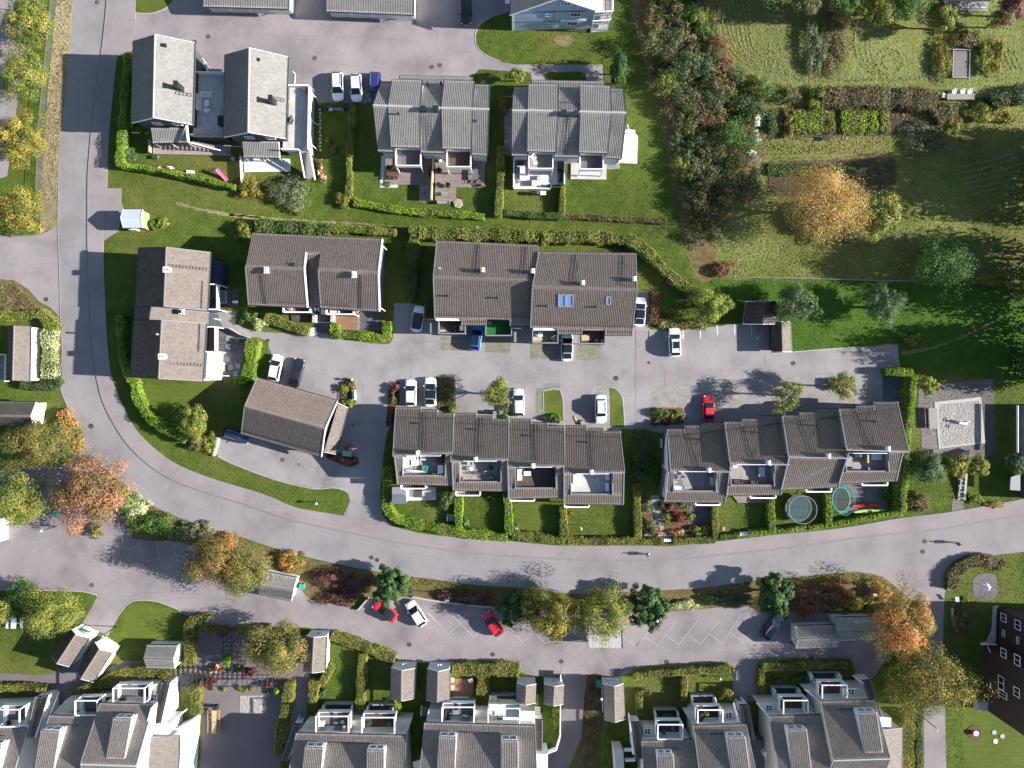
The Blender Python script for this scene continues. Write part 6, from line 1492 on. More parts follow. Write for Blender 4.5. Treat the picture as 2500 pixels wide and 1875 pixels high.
tree('dark olive tree above the garden stairs','N',1495,1045,125,2.8,'leaf_hedge_olive')
tree('dark olive tree right of the garden stairs','N',1725,1045,105,2.8,'leaf_hedge_olive')
tree('green tree at the right edge below the playground','N',2140,1025,120,3.4,'leaf_bluegreen')
bush('grey-brown round shrub below the blue-green playground tree','N',1080,1450,125,1.7,'leaf_brown')
tree('small yellow-green tree on the lawn before the grey semi-detached houses','C',62,630,70,2.4,'leaf_yellowgreen')
tree('dark columnar conifer beside the right grey semi-detached house','C',938,560,62,3.0,'leaf_dark',ry=112,rz=3.0,n=2200)
tree('small dark conifer just below the columnar one','C',902,672,34,1.6,'leaf_dark',ry=52,rz=1.5,n=500)
bush('rust brown shrub between the grey semi-detached houses','B',2108,895,44,2.2,'leaf_orange_green',ry=78)
tree('yellow-green tree at the top edge of the mown meadow','D',950,60,130,4.0,'leaf_yellowgreen')
tree('green tree at the top edge, left of the yellow-green one','D',690,0,130,4.4,'leaf_green')
tree('green tree at the top edge, right of the yellow-green one','D',1215,20,150,4.4,'leaf_green')
tree('olive tree at the top edge beside the thicket','D',380,-10,130,4.4,'leaf_mixed')
tree('yellow-green tree left of the overgrown raised bed','D',1545,150,115,3.6,'leaf_yellowgreen')
tree('red-leaved tree in the top right corner','D',2110,40,130,3.6,'leaf_maroon')
tree('bright yellow young tree at top right','D',1985,165,80,2.6,'leaf_yellow',n=700,rz=1.4)
tree('yellow columnar shrub tree by the courtyard garage','J',1645,385,90,2.6,'leaf_yellowgreen',ry=160,rz=2.4,n=2400)
# trees just beyond the right edge whose shadows cross the lawn
for i,(x,y,r,zc,m) in enumerate([(2600,405,60,5,'leaf_green'),(2620,470,66,5,'leaf_mixed'),(2610,620,66,5.5,'leaf_green'),(2590,700,70,5,'leaf_green'),(2590,850,66,5,'leaf_green'),(2560,905,50,4,'leaf_green'),(2630,350,50,4,'leaf_mixed')]):
 tree('tall tree beyond the right edge casting its shadow over the lawn','X',x,y,r,zc,m,rz=zc*1.9,group='tall trees beyond the right edge',n=2600,leaf=.46)
for i,(x,y,r,zc,m) in enumerate([(1900,-75,70,6,'leaf_green'),(2080,-80,70,6,'leaf_mixed'),(2280,-90,70,6,'leaf_green')]):
 tree('tree beyond the top edge casting its shadow over the mown meadow','X',x,y,r,zc,m,rz=4.0,group='trees beyond the top edge',n=2000,leaf=.36)

# thicket: bushes grown into each other
TH=gm('W 1395,-30 1530,-30 1550,110 1600,185 1638,200 1632,300 1600,420 1560,470 1535,520 1505,500 1480,440 1455,330 1430,215 1395,95')
xs=[p.x for p in TH];ys=[p.y for p in TH];placed=[]
kinds=[('leaf_mixed','mixed green and russet bush grown into the thicket'),('leaf_brown','brown thinning bush grown into the thicket'),('leaf_bluegreen','blue-green bush grown into the thicket'),('leaf_dark','dark green bush grown into the thicket'),('leaf_green','green bush grown into the thicket'),('leaf_rust','russet bush grown into the thicket'),('leaf_yellowgreen','yellowish bush grown into the thicket')]
wts=[.38,.16,.16,.02,.22,.01,.05]
tries=0;rt=random.Random(5)
while len(placed)<130 and tries<9000:
 tries+=1;x,y=rt.uniform(min(xs),max(xs)),rt.uniform(min(ys),max(ys));r=rt.uniform(1.0,2.2)
 if not inpoly(np.array([x]),np.array([y]),TH)[0]:continue
 if any(math.hypot(x-a,y-b)<.52*(r+c) for a,b,c in placed):continue
 placed.append((x,y,r));k=rt.choices(range(7),wts)[0];h=rt.uniform(1.3,2.4)*r*.9
 SEED[0]+=1;ar=('upper','middle','lower')[0 if y>42 else 1 if y>24 else 2];root=thing('bush',kinds[k][1]+', %s part' % ar,'bush',(x,y,0),'bushes of the overgrown thicket, %s part: %s' % (ar,kinds[k][0][5:]))
 V,F,val,cc=crown((x,y,h*.5),r*1.1,r*1.1,h*.55,int(420*r*r+150),.19,.7+r*.4,seed=SEED[0]);mesh_np('foliage',V,F,kinds[k][0],root,val)
 m=MB()
 for i in range(5):e=Vector(cc[i]);m.tube([(x,y,0),Vector((x,y,0)).lerp(e,.5)+Vector((0,0,.2)),e],[.06,.04,.015],4)
 m.build('stems','twigs',root)
for lb,x,y,r,h,m in [('small yellow bush at the left rim of the thicket',1240,255,45,1.6,'leaf_yellow'),('yellow-green bush low on the left of the thicket',1305,490,48,1.6,'leaf_yellowgreen'),('pale silvery bush in the middle of the thicket',1490,590,62,2.4,'leaf_silver'),('bright lime bush at the right rim of the thicket',2075,695,70,1.8,'leaf_hedge'),('bright green bush at the lower right of the thicket',1965,905,120,2.4,'leaf_green'),('silvery blue-green bush high in the thicket',1415,340,80,2.6,'leaf_silver'),('tall yellow-green bush at the top of the thicket',1600,130,110,3.0,'leaf_yellowgreen')]:
 bush(lb,'C',x,y,r,h,m)

# hedges
hedge('tall clipped green hedge between the dark grey house and the sidewalk','A',[(1080,445),(1045,780),(1022,1100),(1002,1300),(1012,1385)],1.15,2.0,'leaf_thuja')
hedge('low clipped green hedge below the children\'s slides','A',[(1030,1395),(1200,1410),(1500,1465),(1800,1535),(1975,1575)],.9,1.5,'leaf_thuja',spiky=.25)
hedge('narrow hedge between the dark house\'s garden and the parked cars','B',[(825,885),(818,1080),(802,1330),(800,1500),(795,1640)],.85,1.4,'leaf_hedge')
hedge('clipped green hedge behind the three parked cars','B',[(555,885),(700,880),(820,895)],.7,1.0,'leaf_green')
hedge('low clipped hedge along the gardens of the left grey semi-detached house','W',[(765,436),(880,455),(1000,463),(1045,468)],1.0,1.1,'leaf_thuja')
hedge('upright clipped hedge between the two grey semi-detached houses','W',[(1082,315),(1080,400),(1076,465)],1.1,1.6,'leaf_hedge')
hedge('clipped hedge below the white furniture of the right grey house','W',[(1090,458),(1150,464),(1212,466)],1.0,1.2,'leaf_green')
hedge('short upright hedge beside the white deck of the right grey house','W',[(1216,402),(1214,468)],.8,1.3,'leaf_hedge')
hedge('long low brown hedge in the shadow of the thicket','W',[(1222,466),(1330,472),(1440,478)],.8,.7,'leaf_brown')
hedge('dark broad-leaved hedge behind the sunken-strip house','F',[(290,130),(600,150),(900,175),(1110,210)],2.0,1.9,'leaf_green',leaf=.24)
bush('yellow-green rounded bush at the corner of the sunken-strip house','F',175,190,95,1.9,'leaf_yellowgreen',ry=120)
hedge('bright clipped hedge behind the right half of the sunken-strip house','F',[(1140,165),(1500,188),(1870,215)],1.1,1.4,'leaf_hedge')
hedge('dark upright hedge between the sunken-strip house and the long house','F',[(2060,330),(2055,650),(2030,985)],1.8,1.9,'leaf_green')
hedge('broad yellow-green hedge behind the left long house','G',[(90,25),(400,32),(800,42),(1160,60)],2.0,1.9,'leaf_hedge',leaf=.19)
hedge('pale yellow hedge stub at the end of the broad hedge','G',[(30,-25),(35,115)],1.5,1.7,'leaf_hedge')
hedge('broad blue-green hedge behind the right long house','G',[(1190,72),(1600,62),(1900,82),(2060,130),(2200,245)],1.8,1.9,'leaf_hedge',leaf=.19)
hedge('diagonal hedge running down to the bin shelter lawn','H',[(0,645),(180,780),(350,950),(560,1105)],1.6,1.6,'leaf_hedge',leaf=.19)
hedge('short dark hedge beside the silver coupe','G',[(175,640),(185,790)],1.5,1.6,'leaf_dark')
hedge('bright clipped hedge around the small terrace of the sunken-strip house','F',[(1185,1245),(1180,1350),(1300,1368),(1500,1378),(1745,1395),(1768,1330),(1768,1225)],1.25,1.4,'leaf_thuja')
hedge('leafy low hedge before the sunken-strip house','F',[(400,1165),(520,1210),(700,1280),(880,1335)],1.4,1.1,'leaf_hedge')
bush('dark bush left of the pale bush before the sunken-strip house','F',215,1150,95,1.4,'leaf_green');bush('pale cream bush before the sunken-strip house','F',335,1225,88,1.5,'leaf_pale')
hedge('broad lime clipped hedge beside the dark patio','E',[(2130,1275),(2110,1450),(2085,1605)],1.9,1.6,'leaf_thuja')
hedge('short lime hedge end below the dark patio','E',[(2060,1625),(1975,1628)],1.0,1.2,'leaf_thuja')
hedge('long curved lime hedge along the inside of the road bend','J',[(1118,20),(1150,170),(1245,335),(1400,450),(1560,532)],1.25,1.6,'leaf_thuja')
hedge('shaded clipped hedge along the brown roadside house','E',[(1005,1075),(1012,1300),(1050,1520),(1095,1620)],1.1,1.5,'leaf_thuja')
hedge('short crosswise hedge in the shade of the brown roadside house','E',[(1010,1062),(1135,1055)],.9,1.3,'leaf_green')
hedge('long curved bright hedge around the left row gardens','L',[(90,840),(82,1000),(78,1140),(130,1245),(260,1302),(500,1350),(800,1402),(1095,1432)],1.35,1.5,'leaf_thuja')
hedge('first upright hedge between the left row gardens','L',[(690,1085),(688,1350)],1.2,1.4,'leaf_thuja')
hedge('second upright hedge between the left row gardens','L',[(1102,1050),(1118,1400)],1.2,1.4,'leaf_thuja')
hedge('bright hedge along the sidewalk below the third left row garden','L',[(1150,1405),(1400,1438),(1590,1462)],1.4,1.4,'leaf_hedge')
hedge('yellowish upright hedge between the third and fourth left row gardens','L',[(1572,1170),(1582,1440)],1.2,1.4,'leaf_hedge_olive')
hedge('yellowish hedge along the sidewalk below the fourth left row garden','L',[(1615,1455),(1900,1462),(2195,1455)],1.2,1.3,'leaf_hedge_olive')
hedge('tall dark hedge at the right end of the left row','L',[(2200,620),(2198,900)],1.2,1.7,'leaf_green')
hedge('olive upright hedge at the right end of the left row gardens','L',[(2195,980),(2200,1440)],1.0,1.4,'leaf_hedge_olive')
hedge('olive upright hedge left of the flower garden','M',[(50,925),(58,1120),(62,1320)],1.0,1.4,'leaf_hedge_olive')
hedge('olive hedge along the sidewalk left of the flower garden gate','M',[(10,1338),(245,1338)],1.0,1.2,'leaf_hedge_olive')
hedge('olive hedge along the sidewalk right of the flower garden gate','M',[(335,1335),(650,1325)],1.0,1.2,'leaf_hedge_olive')
hedge('olive upright hedge right of the flower garden','M',[(652,1080),(656,1310)],.9,1.4,'leaf_hedge_olive')
hedge('low green hedge along the sidewalk left of the pale bench','M',[(695,1305),(825,1292)],.9,.9,'leaf_green')
hedge('long dark thuja hedge along the sidewalk below the trampolines','M',[(925,1272),(1100,1258),(1500,1212),(1900,1138),(2095,1112)],.9,1.2,'leaf_thuja',spiky=.3)
hedge('upright thuja hedge left of the round trampoline','M',[(1085,1015),(1095,1245)],1.0,1.5,'leaf_thuja');hedge('upright thuja hedge between the two trampolines','M',[(1528,975),(1535,1195)],.9,1.5,'leaf_thuja')
hedge('tall spiky thuja hedge at the right end of the right row','M',[(2192,65),(2160,350),(2128,700),(2105,1110)],1.1,2.7,'leaf_thuja',spiky=.7)
hedge('clipped thuja block at the top of the tall thuja hedge','M',[(1985,22),(2180,20)],1.1,2.0,'leaf_thuja',spiky=.3)
hedge('broad dark shrub hedge left of the white gable','M',[(105,480),(95,650),(85,760)],2.2,1.9,'leaf_dark',leaf=.2);bush('green bush below the dark shrub hedge at the white gable','M',95,825,58,1.6,'leaf_green')
hedge('low hedge cut by the left edge before the lower left houses','O',[(-60,985),(200,990),(375,1000)],1.2,1.2,'leaf_hedge_olive')
hedge('long curved broad hedge before the lower left houses','O',[(610,1055),(760,1000),(950,915),(1100,860),(1280,855),(1425,875)],1.9,1.5,'leaf_hedge_olive')
hedge('yellow clipped hedge bending around the play yard corner','O',[(1740,425),(1640,410),(1592,470),(1590,620),(1595,790)],1.6,1.5,'leaf_yellowgreen')
hedge('yellow clipped hedge stub beside the white corner house','O',[(1610,960),(1645,1080),(1645,1215)],1.6,1.5,'leaf_yellowgreen')
hedge('shaded hedge along the top of the play yard, left of the pergola','P',[(140,480),(260,505),(375,510)],1.2,1.2,'leaf_hedge_olive');hedge('shaded hedge along the top of the play yard, right of the pergola','P',[(485,505),(620,505),(760,490)],1.2,1.2,'leaf_hedge_olive')
hedge('long clipped hedge at the right of the play yard','P',[(920,945),(892,1150),(845,1350),(815,1560)],1.6,1.5,'leaf_hedge_olive')
hedge('clipped hedge beside the path left of the narrow shed lawn','P',[(1130,930),(1115,1080),(1098,1220)],1.5,1.4,'leaf_hedge_olive');hedge('short slanting hedge under the narrow shed','P',[(1275,800),(1190,955)],1.1,1.2,'leaf_hedge_olive')
hedge('long olive hedge slanting along the south court road','P',[(1275,545),(1500,625),(1805,742)],1.5,1.4,'leaf_hedge_olive');hedge('olive upright hedge between the two shed lawns','P',[(1540,705),(1522,1000),(1510,1190)],1.4,1.4,'leaf_hedge_olive')
hedge('broad olive hedge above the wooden deck','Q',[(500,832),(700,830),(900,830),(1060,852)],1.9,1.4,'leaf_hedge_olive');hedge('broad upright olive hedge right of the wooden deck','Q',[(762,870),(752,1050),(738,1180)],2.0,1.4,'leaf_hedge_olive')
hedge('long olive hedge along the south court before the round clipped bush','R',[(515,892),(800,862),(1325,828)],1.1,1.5,'leaf_hedge_olive');hedge('upright olive hedge between the two small lawns','R',[(942,910),(935,1160)],.9,1.4,'leaf_hedge_olive')
hedge('short angled olive hedge before the lower grey roofed house','R',[(650,1040),(570,1035),(558,1100),(560,1215)],.9,1.3,'leaf_hedge_olive');hedge('short upright hedge right of the garden path','R',[(1592,830),(1590,1030)],.9,1.4,'leaf_hedge_olive')
hedge('long shaded hedge below the two linked cream sheds','R',[(1600,812),(1900,802),(2360,795)],1.2,1.4,'leaf_hedge')
hedge('long broad hedge beside the side road at lower right','S',[(1045,1265),(1040,1450),(1038,1720)],1.7,1.4,'leaf_hedge_olive');hedge('narrow green hedge along the side road at lower right','S',[(1112,1300),(1112,1500),(1110,1720)],1.1,1.1,'leaf_green')
hedge('curved brown hedge around the stone seat at the side road','S',[(1345,400),(1375,285),(1470,212),(1600,205),(1710,238)],1.9,1.1,'leaf_brown',leaf=.2)
bush('round clipped bush beside the steps of the grey roofed house','R',1305,1038,72,1.8,'leaf_hedge_olive',ry=62,n=1700,leaf=.13)
hedge('variegated cream hedge beside the white-walled house at left','E',[(395,1190),(400,1400),(398,1600)],2.0,1.5,'leaf_pale',leaf=.18)
hedge('green hedge above the variegated one at left','E',[(320,1040),(390,1110),(460,1190)],1.6,1.3,'leaf_hedge');hedge('low hedge along the bank above the white-walled house','E',[(-60,1075),(150,1070),(290,1055)],1.3,1.2,'leaf_hedge')
hedge('dark conifer hedge at the corner below the white-walled house','J',[(170,62),(300,85),(420,70),(485,20)],1.3,1.2,'leaf_dark',leaf=.2)
hedge('glowing orange hedge beside the white gable at left','J',[(510,290),(560,400),(610,510),(615,630)],1.9,1.6,'leaf_orange',leaf=.2)
cover('dry brown shrubs covering the bank beside the side street','E',[(0,785),(110,790),(220,870),(300,960),(280,1030),(0,1050),(-150,1040),(-150,790)],.7,'leaf_brown',dens=60)
hedge('clipped red hedge beside the white car at the long house','H',[(210,1085),(205,1230),(200,1345)],1.3,1.1,'leaf_rust',leaf=.18);hedge('low yellowish shrubs along the marked bays','H',[(240,1345),(400,1345),(640,1350)],1.4,.8,'leaf_hedge_olive',leaf=.2,wob=.12)

# roadside shrubs
for lb,f,x,y,r,h,m,ry in [
 ('pale cream shrub between the salmon tree and the dark conifer','J',1130,1095,130,1.8,'leaf_pale',95),('yellowish shrub right behind the salmon tree','J',1020,980,80,1.6,'leaf_yellowgreen',70),
 ('spreading dark green conifer shrub above the painted bays','J',1290,1255,205,2.2,'leaf_green',115),('grey-green shrub right of the spreading conifer','J',1570,1315,110,1.8,'leaf_silver',85),('pale shrub beside the orange roadside tree','J',1725,1295,80,1.5,'leaf_silver',70),
 ('small glowing orange bush at the end of the bay strip','J',815,1295,62,1.2,'leaf_yellow',62),('orange shrub at the road edge above the roadside tree','J',1950,1365,65,1.3,'leaf_orange',60),('orange bush behind the ribbed shed','X',708,1372,34,1.5,'leaf_orange',26),
 ('dark maroon shrub right of the ribbed shed','P',1265,70,160,1.5,'leaf_maroon',85),('reddish low shrub below the maroon shrub','P',1330,230,190,.9,'leaf_maroon',60),('dark maroon shrub beside the dark conifer','P',1490,110,110,1.3,'leaf_maroon',80),
 ('small red shrub by the lamp in the bay strip','Q',430,200,80,.9,'leaf_maroon',45),('dark red shrub right of the lamp in the bay strip','Q',700,225,150,1.1,'leaf_maroon',65),('pale cream shrub strip right of the slatted shelter','R',930,285,130,1.0,'leaf_pale',42),('blue-green shrub strip left of the dark conifer','R',1300,245,190,1.2,'leaf_bluegreen',55),
 ('rust red shrub mass above the linked sheds, left part','S',330,490,125,2.2,'leaf_rust',105),('rust orange shrub mass above the linked sheds, middle part','S',520,430,130,2.2,'leaf_rust',85),('yellow-green shrub directly above the linked sheds','S',625,500,110,1.8,'leaf_yellow',60),('orange shrub behind the lamp post at the corner','S',830,440,90,2.0,'leaf_orange',75),('olive shrub below the lamp post at the corner','S',760,520,70,1.6,'leaf_yellowgreen',60),
 ('brown withered shrub in the bed edged with stones','S',1400,625,58,.9,'leaf_brown',85),('small green shrub beside the noticeboard','S',1430,500,35,.8,'leaf_yellowgreen',40),
 ('rust brown shrub below the yellow columnar tree','J',1655,560,75,1.6,'leaf_brown',65),('yellow shrub left of the dark blue car','J',1765,560,58,1.3,'leaf_yellowgreen',95),
 # left garden band
 ('yellow bush below the second dark house','W',540,405,27,1.4,'leaf_yellow',24),('large silvery bush below the second dark house','W',622,418,42,1.9,'leaf_silver',34),('yellow-green bush left of the long low hedge','W',744,428,19,1.3,'leaf_yellowgreen',23),('small flowering bush beside the white terrace stair','B',560,1440,36,1.0,'leaf_flower',80),('green shrub under the terrace stair','B',430,1590,60,1.0,'leaf_green',40),
 ('flowering plant in the shady garden','B',618,1190,26,.7,'leaf_yellowgreen',30),('pale green bush inside the hedge corner by the slides','A',1078,1322,66,1.3,'leaf_bluegreen',66),('small yellow plant at the gravel strip','B',1130,1555,22,.5,'leaf_yellowgreen',20),
 ('small bush beside the kiosk','E',1370,295,55,.9,'leaf_hedge',45),('dark bush against the kiosk wall','E',1275,300,36,.9,'leaf_green',40),('green shrubs at the path between the brown houses','E',2090,1075,60,1.0,'leaf_green',50),
 # courtyard beds
 ('red bush at the corner of the left row','K',2055,470,55,1.2,'leaf_maroon',65),('green and red bush at the corner of the left row','K',2030,600,45,1.0,'leaf_mixed',65),('brownish shrub along the left row gable','K',2000,770,40,1.0,'leaf_rust',90),
 ('yellow grass clump left of the little white bench','K',1500,480,65,.9,'leaf_yellowgreen',60),('rust and yellow plants above the little white bench','K',1580,430,60,.9,'leaf_yellow',50),('yellow-green plants below the little white bench','K',1540,640,90,.9,'leaf_yellowgreen',45),
 ('red flowering plant at the garage bed','K',1355,1210,38,.7,'leaf_red',28),('brown withered plants in the garage bed','K',1540,1265,110,.7,'leaf_rust',50),
 ('small bright green ball bush above the left row','L',642,348,40,1.0,'leaf_thuja',32),('tiny ball bush beside the silver car','L',1098,400,26,.8,'leaf_thuja',26),('dark low shrub against the third left row house','L',1490,420,75,1.0,'leaf_green',40),
 ('green shrub at the flower bed above the white gable','M',235,340,70,1.3,'leaf_green',45),('yellow-green flowers in the bed above the white gable','M',350,345,40,.9,'leaf_yellowgreen',32),('red flowers in the bed above the white gable','M',275,410,40,.7,'leaf_red',25),('orange flowers in the bed above the white gable','M',325,400,28,.7,'leaf_orange',22),('dark ball bush in the bed above the white gable','M',195,412,32,.8,'leaf_dark',30),('white flowering plant at the edge of the bed','M',402,382,24,.6,'leaf_pale',24),
 # flower garden
 ('silver-green plant at the left of the flower garden','M',130,1065,50,.9,'leaf_silver',60),('maroon shrub near the house in the flower garden','M',310,1062,46,1.1,'leaf_maroon',38),('green plants near the house in the flower garden','M',400,1058,50,.8,'leaf_green',28),('crimson maple shrub in the middle of the flower garden','M',370,1150,55,1.2,'leaf_red',52),('green shrub left of the crimson maple shrub','M',280,1160,50,.9,'leaf_yellowgreen',50),('lime plant right of the crimson maple shrub','M',452,1140,42,.7,'leaf_hedge',30),('mixed flowers in the lower left of the flower garden','M',140,1225,75,.9,'leaf_mixed',65),('pink and orange flowers low in the flower garden','M',215,1265,38,.6,'leaf_flower',35),('white and orange flowers below the crimson maple shrub','M',350,1262,65,.7,'leaf_flower',32),('olive shrub at the lower right of the flower garden','M',505,1250,52,1.0,'leaf_yellowgreen',42),('yellow-green shrub beside the upright hedge of the flower garden','M',588,1245,42,1.0,'leaf_yellow',45),('dark plants along the white gable wall','M',200,800,32,1.0,'leaf_green',110),('small dark shrub left of the maroon shrub','M',235,1060,30,.8,'leaf_mixed',38),
 ('dark green shrub beside the kayaks','M',1965,945,42,1.2,'leaf_green',95),('leafy bush in the first left row garden','L',590,1105,78,1.8,'leaf_bluegreen',80),('brown-green plants under the second left row balcony','L',990,1060,80,.8,'leaf_green',30),('small orange plant in the fourth left row garden','L',1630,1215,26,.5,'leaf_orange_green',22),('small light plant in the second left row garden','L',745,1300,35,.6,'leaf_silver',30),('small plant by the round stone in the third left row garden','L',1180,1335,28,.6,'leaf_green',26),
 # south gardens
 ('green ball bush at the play yard edge','P',820,1005,32,1.2,'leaf_thuja',45),('blue-green ball bush on the shed lawn','P',1205,1030,42,1.0,'leaf_bluegreen',36),('bright green cypress bush beside the two-lamp shed','P',1820,1160,52,2.0,'leaf_thuja',70),('lime bush beside the white garden fence','Q',1368,1230,32,1.2,'leaf_thuja',72),('blue-green low plant in the shaded garden','R',1705,920,40,.7,'leaf_bluegreen',35),('dark shrub in the shaded garden','R',1915,920,75,1.3,'leaf_green',55),('green climber on the balcony of the lower grey roofed house','R',790,1230,120,2.0,'leaf_green',25),('small olive bush at the end of the long olive hedge','R',1340,835,16,.6,'leaf_yellow',16),
 ('red climber on the pergola, left clump','P',245,925,55,2.6,'leaf_red',40),('red climber on the pergola, right clump','P',580,850,50,2.6,'leaf_red',35),('red shrub where the pergola meets the road','P',365,525,35,1.6,'leaf_red',35),('green climber at the pergola crossing','P',395,745,40,2.4,'leaf_thuja',70),('yellow plant beside the pergola crossing','P',490,815,26,1.2,'leaf_yellow',26),('green plants under the pergola left of the crossing','P',290,830,60,1.0,'leaf_flower',35),('red climber at the right end of the pergola','P',740,960,40,1.4,'leaf_red',25),
 ('yellow-green tuft below the pergola, first from left','P',180,990,20,.5,'leaf_orange',20),('yellow-green tuft below the pergola, second from left','P',270,990,18,.5,'leaf_yellow',18),('yellow-green tuft below the pergola, third from left','P',370,990,22,.5,'leaf_yellow',22),('yellow-green tuft below the pergola, fourth from left','P',505,985,25,.5,'leaf_yellowgreen',25),('yellow-green tuft below the pergola, fifth from left','P',545,1000,25,.5,'leaf_yellowgreen',25),('yellow-green tuft below the pergola, sixth from left','P',600,985,25,.5,'leaf_yellow',22),('dark green tuft below the pergola near the ball bush','P',740,1020,20,.5,'leaf_green',20),
 # kitchen garden
 ('yellow asparagus-like row plant in the kitchen garden','D',230,1040,46,1.2,'leaf_yellow',115),('blue-green cabbage bed at the end of the kitchen garden','D',1370,1170,190,.9,'leaf_silver',130),('yellow-green shrub crossing the brown hedge','D',450,830,90,1.6,'leaf_yellowgreen',140),('dark reddish shrub left of the yellow-green one','D',210,810,130,1.5,'leaf_mixed',70),('olive shrub right of the garden table','D',1890,950,130,1.6,'leaf_hedge_olive',90),('yellow shrub left of the cabbage bed top','D',1620,1040,75,1.2,'leaf_yellow',70),('yellow shrub at the right end of the kitchen garden','D',2050,985,80,1.2,'leaf_yellow',60),
 ('tall brown perennials in the mown meadow','D',620,380,150,1.5,'leaf_brown',250),('silver-green shrub strip left of the brown perennials','D',440,380,85,1.6,'leaf_silver',250),('golden brown perennials at the top of the meadow strip','D',680,150,100,1.4,'leaf_gold',70),('yellow perennials left of the raised bed','D',1520,480,80,1.2,'leaf_yellow',190),('dark brown perennials above the raised bed','D',1720,330,130,1.0,'leaf_brown',80),('olive perennials right of the raised bed','D',1880,480,90,1.2,'leaf_hedge_olive',170),('yellow shrub at the far right of the raised bed','D',1990,480,50,1.3,'leaf_yellow',170),
 ('dark green plant block beside the ploughed strips','H',1035,130,85,.9,'leaf_bluegreen',115),('bright green low plants in the grass below the thicket','H',725,570,55,.7,'leaf_green',85),('reddish brown shrub at the corner of the meadow fence','H',780,890,95,1.3,'leaf_rust',70),('pale meadow bush beside the golden birch','H',1860,570,110,.9,'leaf_silver',90),('small olive bush at the end of the courtyard','I',1255,1275,85,1.4,'leaf_hedge_olive',50),
 ('orange ball-shaped bush under the right slender tree','M',1585,120,48,1.4,'leaf_yellow',52),('yellowing brushwood along the meadow fence, right end','I',1900,770,200,.9,'leaf_hedge_olive',50),('light green shrub beside the garden stairs','N',1690,1400,75,1.0,'leaf_hedge',60),('dead leaves heap at the right road edge','N',1900,1470,120,.5,'leaf_gold',35)]:
 bush(lb,f,x,y,r,h,m,ry=ry)
hedge('wide brown hedge between mown meadow and kitchen garden','D',[(520,815),(900,812),(1250,815),(1480,850)],3.4,1.5,'leaf_brown',leaf=.2,wob=.14)
hedge('dark green hedge at the far right of the kitchen garden','D',[(1960,860),(2100,800),(2300,760)],2.6,1.7,'leaf_dark',leaf=.22,wob=.14);hedge('brown hedge stub right of the wide brown hedge','D',[(1480,980),(1560,930),(1640,910)],2.6,1.4,'leaf_brown',leaf=.2,wob=.14)
for i,(x,m) in enumerate([(90,'leaf_green'),(310,'leaf_thuja'),(375,'leaf_hedge'),(435,'leaf_thuja'),(510,'leaf_hedge'),(580,'leaf_yellowgreen'),(705,'leaf_thuja'),(775,'leaf_hedge'),(850,'leaf_thuja'),(940,'leaf_thuja'),(1040,'leaf_hedge')]):
 hedge('row of vegetables in the kitchen garden, number %s from the left' % ('one two three four five six seven eight nine ten eleven'.split()[i]),'D',[(x,930),(x+8,1110)],1.35,.8,m,name='vegetable_row',cat='vegetables',leaf=.2,group='vegetable rows in the kitchen garden',wob=.12)
for i,y in enumerate((30,62)):hedge('green crop row above the ploughed strips, %s one' % ('upper','lower')[i],'H',[(1160,y),(1500,y+8),(1900,y+15)],1.2,.5,'leaf_green',name='vegetable_row',cat='vegetables',leaf=.2,wob=.1)
m=MB()
for i in range(7):
 a,b=g('H',1165,105+21*i),g('H',1400,98+22*i);m.tube([a,a.lerp(b,.5),b],[.16,.2,.16],5)
tag(m.build('plough_ridges','soil',base=(0,0,0)),kind='structure')
cover('low dark crops beneath the golden birch','D',[(700,1400),(1100,1330),(1110,1580),(880,1600),(830,1500)],.4,'leaf_dark',dens=40)
cover('dark green low plants covering the strip beside the parked white cars','L',[(515,75),(650,80),(660,330),(520,335)],.4,'leaf_mixed',dens=70)
cover('dark green and russet ground cover beside the curved driveway','Q',[(1650,900),(1750,910),(1755,1250),(1690,1500),(1660,1700),(1540,1700),(1610,1420),(1630,1100)],.5,'leaf_mixed',dens=70)
cover('green ground cover right of the curved driveway','Q',[(1760,1280),(1820,1300),(1830,1700),(1760,1700)],.2,'leaf_hedge',dens=60)
cover('fallen leaves and weeds on the verge above the slanted bays','Q',[(0,30),(300,70),(700,125),(1150,165),(1150,190),(700,160),(300,120),(0,100)],.25,'leaf_hedge_olive',dens=60)
cover('dry yellow weeds on the verge at the side road corner','S',[(100,330),(330,318),(640,285),(760,298),(860,330),(940,390),(1000,460),(940,440),(850,370),(640,335),(330,360),(100,375)],.25,'leaf_yellow',dens=60)
cover('dry weeds on the bank inside the road bend','J',[(960,860),(1130,1000),(1420,1155),(1720,1270),(1720,1300),(1420,1200),(1100,1040),(950,900)],.25,'leaf_brown',dens=45)
